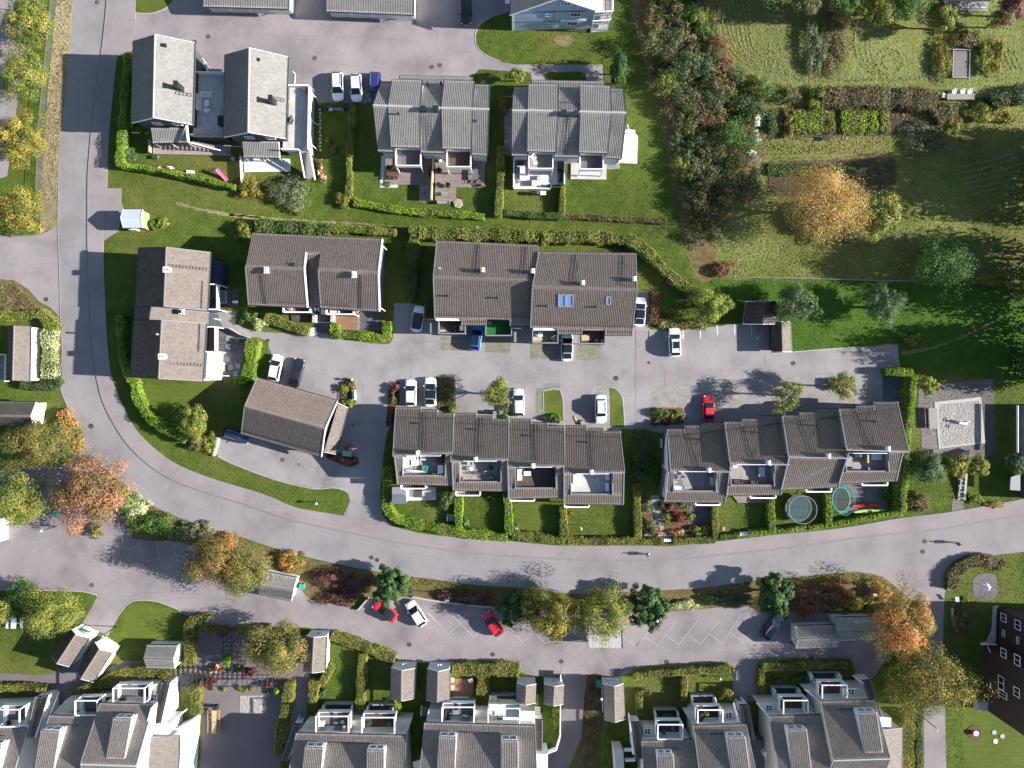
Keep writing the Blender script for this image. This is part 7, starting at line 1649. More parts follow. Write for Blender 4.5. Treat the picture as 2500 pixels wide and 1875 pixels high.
# long grass
blades('tall dry grass on the left road verge','A',[(490,-100),(620,-100),(595,250),(550,700),(508,1150),(492,1480),(480,1700),(350,1700),(400,800),(445,400)],.14,'grass_dry',18,smoothed=False)
blades('tall dry grass of the meadow','W',[(1545,598),(1570,495),(1642,425),(1655,340),(1950,335),(2010,325),(2110,240),(2300,210),(2300,600),(1985,600)],.10,'grass_blade',14,smoothed=False)
blades('swathes of mown grass in the upper meadow','W',[(1548,-40),(2280,-40),(2280,190),(1655,186),(1604,175),(1568,112)],.06,'grass_blade',12,smoothed=False)
blades('weeds and rough grass around the kitchen garden','W',[(1652,192),(2100,195),(2085,255),(1950,330),(1655,336)],.12,'grass_blade',18,smoothed=False)
def swath(f,curves,label,w=.22,mat='hay',dens=44):
 Vs,Fs,R_=[],[],[];k0=0
 for c in curves:
  P=resample(smooth(GP(f,c),6,False),.25);A=np.array([[p.x,p.y] for p in P]);n=int(len(P)*.25*dens*w*2.2);i=rng.integers(0,len(P)-1,n)
  C=np.zeros((n,3));C[:,:2]=A[i]+rng.normal(size=(n,2))*w*.45;C[:,2]=.03+rng.uniform(0,.09,n)
  V,F=leafquads(C,rng.normal(size=(n,3))*.5+np.array([0,0,1]),.22,.5,.35);Vs.append(V);Fs.append(F+k0);k0+=len(V);R_.append(np.clip(.8+rng.normal(size=n)*.15,0,1))
 tag(mesh_np('hay_swath',np.concatenate(Vs),np.concatenate(Fs),mat,None,np.concatenate(R_)),label,'hay',None,'stuff')
sw=[]
for k in range(7):sw.append([('C',0,0)] and (1760+34*k,-60) for _ in ()) if False else sw.append([(1745+42*k,-60),(1800+40*k,150),(1850+34*k,330),(1920+28*k,460-6*k),(2060+20*k,560-22*k),(2260,610-34*k),(2600,650-40*k)])
swath('C',sw,'pale mown swaths bending along the thicket edge')
sw=[[(1080+r*math.cos(t)*1.0,520+r*.95*math.sin(t)) for t in np.linspace(0,6.28,14)] for r in (60,115)]+[[(800+45*k,200),(790+45*k,330),(800+42*k,450),(860+38*k,560),(960+30*k,640)] for k in range(4)]+[[(2000+45*k,420),(2030+45*k,520),(2080+45*k,600)] for k in range(4)]+[[(60,380+40*k),(300,640+14*k),(700,660+12*k),(1100,655+10*k),(1450,640+12*k)] for k in range(3)]
swath('D',sw,'pale looping mowing tracks in the upper meadow')
swath('I',[[(380+25*k,20+90*k),(300+30*k,120+60*k)] for k in range(2)]+[[(1700,-180+50*k),(1950,-240+50*k),(2212,-330+60*k)] for k in range(6)],'curved pale tracks at the right end of the meadow')
swath('H',[[(850+20*k,320),(840+26*k,480),(860+30*k,600+10*k),(960+30*k,680)] for k in range(4)]+[[(880+12*k,820),(850+14*k,880),(900+16*k,930)] for k in range(5)],'dry pale tracks in the meadow beside the birch')
sheet('right_lawn',gm('H 640,990 1300,985 2212,1005 I 1290,800 2300,830 2300,1660 1180,1500 1160,1310 1050,1310 850,1335 500,1355 260,1380 240,1120 H 1230,1330 1230,1155 960,1155 900,1340 700,1360'),.0025,'lawn_green',wob=.25)
for q in ['J 1180,60 1250,240 1340,370 1450,440 1560,500 1500,330 1600,180 1800,60','S 1420,1230 1580,1250 1847,1265 1900,1700 1420,1700','L 1155,1140 1540,1140 1545,1385 1155,1375','O 1100,280 1300,280 1480,340 1530,380 1380,400 1380,560 1000,560']:sheet('striped_lawn',gm(q),.006,'lawn_striped',wob=.2)
# turf tufts on the lawns, kept off everything paved
n0=330000
x=rng.uniform(-90,90,n0);y=rng.uniform(-68,68,n0);keep=np.ones(n0,bool)
for poly in (OUTER+KERB[::-1],KERB+INNER[::-1],gm(MID),gm(SC)):keep &=~inpoly(x,y,poly)
for o in list(scene.objects):
 if o.get('kind')=='structure' and o.type=='MESH' and o.name.split('.')[0] in ('parking_court','path','car_park','side_street','driveway','side_road','footpath','play_yard','yard_path','mown_meadow','meadow','kitchen_garden','dry_verge','bank','roadside_bed','mulch_bed','patio','paving','gravel_strip','asphalt_strip','paved_pad','thicket_floor','striped_lawn'):
  me=o.data;nn=len(me.vertices);co=[tuple(v.co) for v in me.vertices]
  # outline vertices are stored in order
  zs=[c[2] for c in co];top=[c for c in co if abs(c[2]-max(zs))<1e-5]
  keep &=~inpoly(x,y,top)
x,y=x[keep],y[keep];n=len(x)
a=rng.uniform(0,2*math.pi,n);hh=rng.uniform(.04,.10,n);w=rng.uniform(.05,.12,n)
B=np.stack([x,y,np.zeros(n)+.005],1);D_=np.stack([np.cos(a)*w,np.sin(a)*w,np.zeros(n)],1);Tp=B+np.stack([rng.normal(size=n)*.08,rng.normal(size=n)*.08,hh],1)
V=np.stack([B-D_,B+D_,Tp],1).reshape(-1,3)
lo=.5+.25*np.sin(x*.11+1.5*np.sin(y*.13))+.15*np.sin(y*.31+x*.2)
tag(mesh_np('grass',V,np.arange(3*n).reshape(n,3),'grass_lush',None,np.clip(lo+rng.normal(size=n)*.25,0,1)),'short green grass of the lawns','grass',None,'stuff')
# ================================================================ CARS
def xform(P,loc,a):
 ca,sa=math.cos(a),math.sin(a);return [(loc[0]+x*ca-y*sa,loc[1]+x*sa+y*ca,loc[2]+z) for x,y,z in P]
def loft(secs):
 """secs: list of closed loops with equal count -> MB"""
 m=MB();k=len(secs[0])
 for s in secs:m.v+=[tuple(p) for p in s]
 for i in range(len(secs)-1):
  for j in range(k):
   j2=(j+1) % k;m.f.append([i*k+j,i*k+j2,(i+1)*k+j2,(i+1)*k+j])
 m.f.append(list(range(k))[::-1]);m.f.append([(len(secs)-1)*k+j for j in range(k)])
 return m
CARK={
 'hatch':(4.3,1.82,1.48,.235,.43,.84,.96,.90),'suv':(4.65,1.90,1.64,.235,.41,.86,.965,1.0),'wagon':(4.75,1.86,1.48,.25,.43,.87,.97,.90),
 'sedan':(4.75,1.90,1.44,.22,.43,.72,.92,.90),'coupe':(4.35,1.82,1.36,.28,.47,.70,.90,.86),'pickup':(4.7,1.82,1.66,.25,.37,.80,.86,1.0)}
def car(label,f,x,y,nose,kind,col,roof=None,glassroof=False,rails=False,sunroof=False,scale=1.0,z=.02,bonnet=None,group='cars parked around the houses'):
 L,Wd,Ht,fb,fr0,fr1,fe,belt=CARK[kind];L*=scale;Wd*=min(1.0,scale*1.02);hw=Wd/2
 p=g(f,x,y,.7);n=g(f,x+nose[0],y+nose[1],.7)-p;a=math.atan2(n.y,n.x)-math.pi/2
 root=thing('parked_car',label,'car',(p.x,p.y,z),group)
 T=lambda P:[Vector(q) for q in xform(P,(p.x,p.y,z),a)]
 Y=lambda t:L/2-t*L
 # body shell: stations along the length
 st=[(.0,.50,.48,.60),(.012,.68,.42,.66),(.035,.82,.32,.72),(.07,.91,.25,.77),(.13,.975,.22,.82),(fb*.75,1.0,.20,.90*belt+.05),(fb,1.0,.20,belt),(.5,1.0,.20,belt+.02),(fr1,1.0,.20,belt+.03),(.93,.97,.22,belt+.02 if kind not in ('coupe','sedan') else belt),(.96,.92,.27,belt-.03),(.985,.82,.34,belt-.1),(1.0,.66,.42,belt-.2)]
 secs=[]
 for t,w,zb,zt in st:
  w*=hw;c=.03
  secs.append([(-w*.9,Y(t),zb),(-w,Y(t),zb+.16),(-w,Y(t),(zb+zt)/2+.05),(-w*.965,Y(t),zt-.05),(-w*.86,Y(t),zt),(-w*.45,Y(t),zt+c),(0,Y(t),zt+c*1.3),(w*.45,Y(t),zt+c),(w*.86,Y(t),zt),(w*.965,Y(t),zt-.05),(w,Y(t),(zb+zt)/2+.05),(w,Y(t),zb+.16),(w*.9,Y(t),zb)])
 body_=loft([T(s) for s in secs]).build('body',col,root,smooth=True)
 if bonnet:
  q=[(-hw*.8,Y(.06),.80),(hw*.8,Y(.06),.80),(hw*.84,Y(fb),belt+.035),(-hw*.84,Y(fb),belt+.035)]
  MB().poly(T([(x_,y_,z_+.045) for x_,y_,z_ in q])).build('bonnet',bonnet,root)
 # cabin
 bw,rw=hw*.90,hw*.70;zb,zr=belt+.0,Ht-.03
 fW=[(-bw,Y(fb),zb),(bw,Y(fb),zb),(rw,Y(fr0),zr),(-rw,Y(fr0),zr)]
 rW=[(bw*.96,Y(fe),zb+.02),(-bw*.96,Y(fe),zb+.02),(-rw*.96,Y(fr1),zr),(rw*.96,Y(fr1),zr)]
 def pane(q,nm,m='glass_dark',lift=(0,0,0)):
  c=sum((Vector(v) for v in q),Vector())/4;q2=[tuple(c+(Vector(v)-c)*1.0+Vector(lift)) for v in q]
  MB().slab(T(q2),.02).build(nm,m,root)
 # solid cabin core so nothing shows through
 loft([T([(-bw*.98,Y(fb)-.03,zb-.1),(bw*.98,Y(fb)-.03,zb-.1),(bw*.95,Y(fe)+.03,zb-.1),(-bw*.95,Y(fe)+.03,zb-.1)]),T([(-rw*.985,Y(fr0)-.03,zr-.03),(rw*.985,Y(fr0)-.03,zr-.03),(rw*.95,Y(fr1)+.03,zr-.03),(-rw*.95,Y(fr1)+.03,zr-.03)])]).build('pillars',col if kind !='coupe' else 'car_black',root)
 ins=lambda q,k:[tuple(Vector(v)+((sum((Vector(u) for u in q),Vector())/4)-Vector(v))*k) for v in q]
 pane(ins(fW,.05),'windscreen',lift=(0,.03,.03));pane(ins(rW,.09),'rear_window',lift=(0,-.03,.03))
 for s in (-1,1):
  q=[(s*bw,Y(fb+.06),zb+.03),(s*bw*.97,Y(fe-.05),zb+.03),(s*rw*.98,Y(fr1-.01),zr-.05),(s*rw,Y(fr0+.02),zr-.05)]
  MB().poly(T([(x_+s*.02,y_,z_+.01) for x_,y_,z_ in q])).build('side_window','glass_dark',root)
 # roof panel, slightly crowned
 ys=[fr0,fr0+.03,(fr0+fr1)/2,fr1-.03,fr1];zz=[zr,zr+.025,zr+.05,zr+.025,zr];ww=[.96,1.0,1.02,1.0,.95]
 mm=MB()
 for t,q,w in zip(ys,zz,ww):
  for u in (-1,-.75,-.3,.3,.75,1):mm.v.append(tuple(T([(u*rw*w,Y(t),q+.02-.035*abs(u)**3)])[0]))
 for i in range(4):
  for j in range(5):mm.f.append([i*6+j,i*6+j+1,i*6+7+j,i*6+6+j])
 rf=mm.build('roof',roof or col,root,smooth=True)
 if glassroof:
  t0,t1=fr0+.02,fr1-.02
  MB().slab(T([(-rw*.8,Y(t0),zr+.085),(rw*.8,Y(t0),zr+.085),(rw*.8,Y(t1),zr+.085),(-rw*.8,Y(t1),zr+.085)]),.03).build('glass_panel','glass_dark',rf)
 if sunroof:
  MB().slab(T([(-rw*.68,Y(fr0+.08),zr+.09),(rw*.68,Y(fr0+.08),zr+.09),(rw*.68,Y(fr0+.32),zr+.09),(-rw*.68,Y(fr0+.32),zr+.09)]),.03).build('sunroof','glass_dark',rf)
 if rails:
  for s in (-1,1):
   q=T([(s*rw*.92,Y(fr0+.04),zr+.08),(s*rw*.92,Y(fr1-.03),zr+.08)]);MB().beam(q[0],q[1],.05,.06).build('roof_rail','metal_grey',rf)
 for s in (-1,1):
  for t in (.19,.80):
   q=T([(s*(hw-.22),Y(t),.32),(s*(hw+.012),Y(t),.32)])
   w=MB().cyl(q[0],.325,.225,16,axis=q[1]-q[0]).build('wheel','rubber',root)
   MB().cyl(q[1]-(q[1]-q[0]).normalized()*.01,.21,.02,12,axis=q[1]-q[0]).build('rim','metal_grey',w)
  q=T([(s*hw*.62,Y(.022),.66),(s*hw*.86,Y(.055),.70)]);MB().beam(q[0],q[1],.13,.13).build('headlight','lamp_glass',root)
  q=T([(s*hw*.62,Y(.985),.78),(s*hw*.86,Y(.965),.80)]);MB().beam(q[0],q[1],.12,.16).build('tail_light','tail_red',root)
  q=T([(s*hw*.93,Y(fb+.07),zb+.06),(s*(hw+.16),Y(fb+.06),zb+.08)]);MB().beam(q[0],q[1],.13,.14).build('wing_mirror',col,root)
 for t,nm in ((-.004,'number_plate'),(1.004,'number_plate')):
  q=T([(-.26,Y(t),.52),(.26,Y(t),.52)]);MB().beam(q[0],q[1],.02,.11).build(nm,'white_plastic',root)
 if kind=='pickup':
  q=T([(-hw*.75,Y(.86),belt+.1),(hw*.75,Y(.86),belt+.1)]);MB().beam(q[0],q[1],.06,.06).build('rack_bar','metal_grey',root)
 return root
car('white estate car with roof rails, leftmost of the three by the grey house','B',706,728,(2,60),'wagon','car_white',rails=True)
car('plain white hatchback between the white estate and the blue car','B',864,740,(2,60),'hatch','car_white',scale=1.05)
car('dark blue estate half hidden by the grey roof','B',1020,730,(-3,60),'wagon','car_deepblue',rails=True)
car('black van-like car between garage and blue house','B',1788,80,(1,60),'suv','car_black',scale=1.05)
car('silver coupe with black roof beside the long house','F',2120,1190,(10,-60),'coupe','car_white',roof='car_black',scale=.98)
car('bright blue hatchback parked under the left long house','G',600,972,(8,-60),'hatch','car_blue',glassroof=True)
car('white car with black glass roof between the balconies of the right long house','G',1418,1055,(0,-60),'sedan','car_white',glassroof=True,roof='car_black')
car('white car with black glass roof at the gable of the long house','G',2072,745,(4,-60),'sedan','car_white',glassroof=True,roof='car_black')
car('white crossover with black sunroof in the marked bays','H',370,1505,(-2,-60),'suv','car_white',sunroof=True,rails=True)
car('white hatchback beside the lime hedge','K',763,258,(12,-60),'hatch','car_white',scale=1.02)
car('black car beside the white hatchback at the garage','K',990,310,(16,-60),'sedan','car_black')
car('dark blue estate under the garage roof','K',345,985,(60,20),'wagon','car_navy',rails=True,scale=.95)
car('white hatchback nearest to the red bush','L',288,205,(0,-60),'hatch','car_white')
car('white car with long glass roof beside the planting strip','L',452,198,(0,-60),'sedan','car_white',glassroof=True,roof='car_black')
car('silver-white estate beside the small tree','L',1197,285,(-2,-60),'wagon','car_silver',scale=.95)
car('white off-road car on the paved strip by the grass patch','L',1890,342,(1,60),'pickup','car_white',rails=True,scale=.98)
car('red coupe above the right row','M',601,308,(0,-60),'coupe','car_red',roof='car_red')
car('red car with dark rear under the dark conifer','P',1728,335,(-50,-38),'coupe','car_red',roof='car_black')
car('white hatchback in the slanted bays','P',1992,355,(-38,-58),'hatch','car_white',scale=1.05)
car('red hatchback in the slanted bays','Q',838,440,(-42,-60),'hatch','car_red',scale=1.02)
car('dark navy estate under the conifer at the right bays','R',1672,468,(40,-55),'suv','car_navy',rails=True,scale=.95)

# ================================================================ PEOPLE
def person(label,f,x,y,face,top,legs,stride=.3,hair='hair',arms=.25,h=1.75):
 p=g(f,x,y,0);d=nv(Vector((face[0],-face[1],0)));s=Vector((-d.y,d.x,0));k=h/1.75
 root=thing('person',label,'person',p)
 def q(fw,sd,z):v=d*fw*k+s*sd*k;return (v.x,v.y,z*k)
 V=[q(0,0,.95),q(0,0,1.2),q(.02,0,1.42),q(.03,0,1.54),q(.05,0,1.66),
  q(.02,.19,1.40),q(.04+arms*.3,.25,1.13),q(.05+arms,.24,.90),q(.07+arms,.23,.80),
  q(.02,-.19,1.40),q(.0-arms*.3,-.25,1.13),q(-.02-arms*.6,-.24,.90),q(-.02-arms*.6,-.23,.80),
  q(0,.09,.88),q(stride*.55,.10,.50),q(stride*.9,.10,.08),q(stride*.9+.15,.10,.04),
  q(0,-.09,.88),q(-stride*.2,-.10,.48),q(-stride*.9,-.10,.10),q(-stride*.9+.14,-.10,.04)]
 E=[(0,1),(1,2),(2,3),(3,4),(2,5),(5,6),(6,7),(7,8),(2,9),(9,10),(10,11),(11,12),(0,13),(13,14),(14,15),(15,16),(0,17),(17,18),(18,19),(19,20)]
 Rr=[(.17,.12),(.15,.11),(.13,.1),(.055,.055),(.105,.1),(.075,.07),(.05,.05),(.04,.04),(.042,.025),(.075,.07),(.05,.05),(.04,.04),(.042,.025),(.095,.09),(.065,.065),(.045,.05),(.045,.035),(.095,.09),(.065,.065),(.045,.05),(.045,.035)]
 def skin(name,idx,mat,grow=1.0,par=root):
  mp={j:i for i,j in enumerate(idx)};me=bpy.data.meshes.new(name)
  me.from_pydata([V[j] for j in idx],[(mp[a],mp[b]) for a,b in E if a in mp and b in mp],[])
  o=bpy.data.objects.new(name,me);COL.objects.link(o);o.parent=par;BASE[o.name]=BASE[root.name]
  md=o.modifiers.new('skin','SKIN');md.use_smooth_shade=True
  for i,j in enumerate(idx):me.skin_vertices[0].data[i].radius=(Rr[j][0]*grow*k,Rr[j][1]*grow*k)
  me.skin_vertices[0].data[0].use_root=True
  o.modifiers.new('sub','SUBSURF').levels=1;o.modifiers['sub'].render_levels=2
  me.materials.append(MATS[mat]);return o
 skin('body',list(range(21)),'skin')
 skin('jacket',[0,1,2,5,6,7,9,10,11],top,1.18);skin('trousers',[0,13,14,15,17,18,19],legs,1.16)
 hd=Vector(q(.04,0,1.69))+Vector(p);MB().ball(hd+Vector((0,0,.03)),.115*k,12,8,.95).build('hair',hair,root,smooth=True)
 for j in (16,20):a_=Vector(V[j])+Vector(p);MB().beam(a_-d*.2,a_+d*.08,.1,.08).build('shoe','black_plastic',root)
 return root
person('person in a pale top walking on the sidewalk below the right row','M',123,1428,(1,.1),'shirt_white','jacket_dark')
person('person in dark clothes walking on the road at right','S',1358,70,(1,.15),'jacket_dark','denim',hair='hair')
person('person in a blue and white jacket in the courtyard beside the garage','K',1603,878,(1,-.2),'jacket_blue','denim',.22)

# ================================================================ FURNITURE AND GARDEN THINGS
def table(label,f,x,y,z,w,d,h=.73,a=.0,mat='wood_grey',name='table',leg='metal_dark',group=None):
 p=g(f,x,y,z+h);root=thing(name,label,'table',(p.x,p.y,z),group)
 MB().box((p.x,p.y,z+h),(w,d,.05),a).build('tabletop',mat,root);ca,sa=math.cos(a),math.sin(a)
 for sx in (-1,1):
  for sy in (-1,1):
   lx,ly=sx*(w/2-.08),sy*(d/2-.08);X_,Y_=p.x+lx*ca-ly*sa,p.y+lx*sa+ly*ca
   MB().beam((X_,Y_,z),(X_,Y_,z+h-.02),.06,.06,(0,1,0)).build('leg',leg,root)
 return root
def chair(label,f,x,y,z,a=.0,mat='black_plastic',w=.55,name='chair',group=None):
 p=g(f,x,y,z+.45);root=thing(name,label,'chair',(p.x,p.y,z),group);ca,sa=math.cos(a),math.sin(a)
 L=lambda lx,ly,lz:(p.x+lx*ca-ly*sa,p.y+lx*sa+ly*ca,z+lz)
 MB().box(L(0,0,.44),(w,w,.06),a).build('seat',mat,root);MB().box(L(0,w/2,.70),(w,.05,.5),a).build('backrest',mat,root)
 for sx in (-1,1):
  for sy in (-1,1):q=L(sx*w*.42,sy*w*.42,0);MB().beam(q,(q[0],q[1],z+.42),.04,.04,(0,1,0)).build('leg',mat,root)
  MB().beam(L(sx*w*.5,-w*.4,.64),L(sx*w*.5,w*.45,.64),.05,.04).build('armrest',mat,root)
 return root
def sofa(label,f,x,y,z,w,d,a=.0,mat='white_plastic',cush='cushion_grey',name='garden_sofa',group=None):
 p=g(f,x,y,z+.4);root=thing(name,label,'sofa',(p.x,p.y,z),group);ca,sa=math.cos(a),math.sin(a)
 L=lambda lx,ly,lz:(p.x+lx*ca-ly*sa,p.y+lx*sa+ly*ca,z+lz)
 MB().box(L(0,0,.18),(w,d,.3),a).build('frame',mat,root);MB().box(L(0,d/2-.08,.48),(w,.16,.42),a).build('backrest',mat,root)
 for s in (-1,1):MB().box(L(s*(w/2-.06),-.04,.42),(.12,d-.1,.3),a).build('armrest',mat,root)
 n=max(1,round(w/.75))
 for i in range(n):MB().box(L(-w/2+.12+(w-.24)*(i+.5)/n,-.06,.40),((w-.28)/n,d-.24,.13),a).build('cushion',cush,root)
 return root
def chest(label,f,x,y,z,w,d,h,a=.0,mat='grey_plastic',lid=None,name='storage_box',cat='box',group=None):
 if name=='storage_box':
  for kw,nm in (('pizza oven','pizza_oven'),('heat pump','heat_pump'),('inflatable','inflatable_toy'),('toolbox','toolbox'),('toy box','toy_box'),('toy','toy'),('cabinet','cabinet'),('cupboard','cupboard'),('sideboard','sideboard'),('grill','covered_grill'),('planks','plank_stack'),('ornament','stone_ornament'),('ottoman','ottoman'),('trough','planter'),('shelf','shelf'),('chair block','chair'),('table','table'),('crate','crate'),('chest','chest')):
   if kw in label:name=nm;cat=nm.replace('_',' ');break
 p=g(f,x,y,z+h);root=thing(name,label,cat,(p.x,p.y,z),group)
 MB().box((p.x,p.y,z+h/2-.03),(w*.96,d*.96,h-.06),a).build('box',mat,root);MB().box((p.x,p.y,z+h-.02),(w,d,.07),a).build('lid',lid or mat,root)
 return root
def pot(label,f,x,y,z,r,mat='grey_plastic',plant='leaf_green',h=.45,ph=.5,cat='plant',name='potted_plant'):
 p=g(f,x,y,z+.4);root=thing(name,label,cat,(p.x,p.y,z));MB().cyl((p.x,p.y,z),r*.75,h,12,r).build('pot',mat,root)
 SEED[0]+=1;V,F,val,cc=crown((p.x,p.y,z+h+ph*.4),r*1.3,r*1.3,ph*.6,130,.13,.4,seed=SEED[0]);V[:,2]=np.maximum(V[:,2],z+h*.8);mesh_np('foliage',V,F,plant,root,val);return root
def grill(label,f,x,y,z,a=.0):
 p=g(f,x,y,z+.9);root=thing('barbecue',label,'barbecue',(p.x,p.y,z));ca,sa=math.cos(a),math.sin(a)
 L=lambda lx,ly,lz:(p.x+lx*ca-ly*sa,p.y+lx*sa+ly*ca,z+lz)
 MB().box(L(0,0,.45),(.7,.5,.7),a).build('cabinet','metal_dark',root);m=MB();n=8
 pts=[(math.cos(math.pi*i/n)*.3,math.sin(math.pi*i/n)*.28) for i in range(n+1)]
 m.grid8([L(-.4,u,.82+v) for u,v in pts],[L(.4,u,.82+v) for u,v in pts]).build('hood','metal_dark',root)
 for s in (-1,1):MB().box(L(s*.58,0,.82),(.34,.45,.04),a).build('side_shelf','grey_plastic',root)
 return root
TZ=3.0
# roof terrace between the dark houses
sofa('white slatted corner sofa on the roof terrace, long part','A',1672,860,TZ,2.5,.75,R(90),'metal_white','cushion_light');sofa('white slatted corner sofa on the roof terrace, short part','A',1742,800,TZ,1.9,.75,0,'metal_white','cushion_light')
table('low white table on the roof terrace','A',1745,870,TZ,.7,1.0,.4,0,'white_plastic');chair('white slatted armchair turned askew on the roof terrace','A',1745,932,TZ,R(155),'metal_white',.75)
chest('dark covered box against the second dark house','A',1862,1015,TZ,1.0,1.5,.9,0,'black_plastic');grill('black barbecue on the white side terrace','B',303,1010,TZ,R(72));chest('small brown box on the white side terrace','B',293,858,TZ,.35,.5,.4,0,'wood_pale')
# garden of the dark houses
def slide(label,f,x,y,a,col,L=1.5,h=.9,w=.45,lad='white_plastic'):
 p=g(f,x,y,.4);root=thing('toy_slide',label,'slide',(p.x,p.y,0));ca,sa=math.cos(a),math.sin(a)
 Q=lambda lx,ly,lz:Vector((p.x+lx*ca-ly*sa,p.y+lx*sa+ly*ca,lz));m=MB()
 for i in range(6):
  t0,t1=i/6,(i+1)/6;z0,z1=h*(1-t0)**1.3+.08,h*(1-t1)**1.3+.08;m.slab([Q(L*t0,-w/2,z0),Q(L*t1,-w/2,z1),Q(L*t1,w/2,z1),Q(L*t0,w/2,z0)],.04)
 m.build('chute',col,root)
 for s in (-1,1):
  mm=MB()
  for i in range(6):t0,t1=i/6,(i+1)/6;mm.beam(Q(L*t0,s*w/2,h*(1-t0)**1.3+.14),Q(L*t1,s*w/2,h*(1-t1)**1.3+.14),.05,.14)
  mm.build('side',col,root);MB().beam(Q(-.45,s*w/2,0),Q(0,s*w/2,h+.25),.05,.05).build('ladder_rail',lad,root)
 for i in range(3):MB().beam(Q(-.36+.12*i,-w/2,.2+.25*i),Q(-.36+.12*i,w/2,.2+.25*i),.06,.04).build('rung',lad,root)
 return root
slide('red and white toy slide on the lawn of the dark house','A',1440,1425,R(235),'red');slide('small pink toy slide beside the red one','A',1350,1420,R(330),'pink',1.1,.6);slide('pink and blue tall toy slide at the hedge','A',1845,1440,R(-50),'pink',1.9,1.2,.5,'blue')
chest('yellow and white toy box on the lawn','A',1605,1450,0,1.2,.45,.35,R(-4),'yellow','white_plastic');chair('white folding chair on the lawn beside the deck end','A',1965,1342,0,R(-30),'metal_grey',.6)
chest('dark planter box below the deck corner','A',1305,1320,0,.9,.6,.5,0,'grey_plastic','leaf_green','planter','planter');chest('teal crate at the deck end','A',1918,1285,.35,.35,.4,.3,0,'teal')
sofa('light grey hammock-like sofa in the shady garden','B',714,912,0,1.6,.7,R(-6),'metal_grey','cushion_grey');table('small round-edged table in the shady garden','B',648,922,0,.6,.6,.6,0,'metal_grey');
chest('dark raised plant box in the shady garden','B',672,1262,0,1.0,1.4,.4,0,'wood_dark','soil','planter','planter')
for i in range(12):p=g('B',556+(i % 2)*6,925+31*i);tag(MB().cyl((p.x,p.y,.01),.2,.05,9).build('stepping_stone','stone'),'round stepping stone beside the terrace posts','stone','stepping stones beside the terrace')
# terraces of the grey blocks
def dining(f,x,y,z,w,d,a,tm,cm,lt,lc,nx,n2=None,grp=None):
 table(lt,f,x,y,z,w,d,.73,a,tm);s=FR[f][2]/((HCAM-z)/FPX)
 for i in range(nx):
  for sgn in (-1,1):
   lx,ly=-w/2+w*(i+.5)/nx,sgn*(d/2+.3);dx,dy=lx*math.cos(a)-ly*math.sin(a),lx*math.sin(a)+ly*math.cos(a)
   chair(lc,f,x+dx*s,y-dy*s,z,a if sgn>0 else a+math.pi,cm,.48,group=grp)
dining('B',1168,1455,.2,1.9,1.0,0,'rattan_brown','rattan_brown','brown rattan dining table on the left deck','brown rattan chair around the rattan dining table',3,grp='brown rattan chairs')
dining('B',1865,1470,.2,1.0,1.7,0,'glass_roof','metal_dark','pale glass garden table on the right deck','dark chair beside the pale glass garden table',1,grp='dark chairs at the glass table')
for i,(x,y,a) in enumerate([(1560,1560,60),(1635,1565,-20)]):chair('black garden chair on the right deck, %s of the pair' % ('left','right')[i],'B',x,y,.2,R(a),'metal_dark',.65)
table('low grey table below the pair of black chairs','B',1610,1635,.2,1.1,.6,.4,0,'metal_grey');pot('planted dark trough beside the wooden screen','B',1562,1440,.2,.5,'black_plastic','leaf_green',.5,.4)
chest('tall black covered grill beside the screen','B',1485,1435,.2,.6,1.2,1.1,0,'black_plastic');chest('white ottoman under the dark balcony','B',1570,1355,.2,.5,.4,.4,0,'white_plastic')
sofa('slatted wooden bench at the end of the right deck','W',958,436,.2,2.0,.6,0,'wood_grey','wood_grey','garden_bench')
pz=g('W',990,440);hx=thing('sandpit','hexagonal pale sandpit beside the slatted bench','sandpit',pz);MB().cyl((pz.x,pz.y,0),.8,.25,6).build('rim','wood_pale',hx);MB().cyl((pz.x,pz.y,.25),.65,.03,6).build('sand','sand',hx)
sofa('grey lounge sofa on the white deck, left one','C',82,1460,.5,1.9,.75,R(-90),'grey_plastic','cushion_grey');sofa('dark lounge sofa under the left balcony','C',120,1375,.5,1.8,.75,0,'grey_plastic','cushion_dark')
table('pale dining table on the white deck','C',305,1495,.5,1.1,.7,.73,0,'white_plastic');chest('long dark cushion box at the right of the white deck','C',440,1480,.5,.8,2.1,.6,0,'black_plastic');chest('dark upper cushion box at the white deck screen','C',440,1400,.5,.8,1.5,.6,0,'cushion_dark')
chair('round wicker chair on the white deck','C',78,1530,.5,R(200),'cushion_grey',.7);table('dark square low table on the white deck','C',178,1545,.5,.9,.9,.4,0,'cushion_dark');pot('black tub plant at the edge of the white deck','C',348,1572,.5,.35,'black_plastic','leaf_dark')
chair('white sun lounger chair on the left balcony of the right grey house','C',218,1330,3.2,R(40),'cushion_light',.8);table('white side table on the left balcony of the right grey house','C',232,1375,3.2,.6,.5,.5,R(30),'white_plastic')
grill('covered grill below the white deck','C',225,1625,0,0);chest('white chest below the white deck','C',298,1628,0,.9,.6,.6,0,'white_plastic')
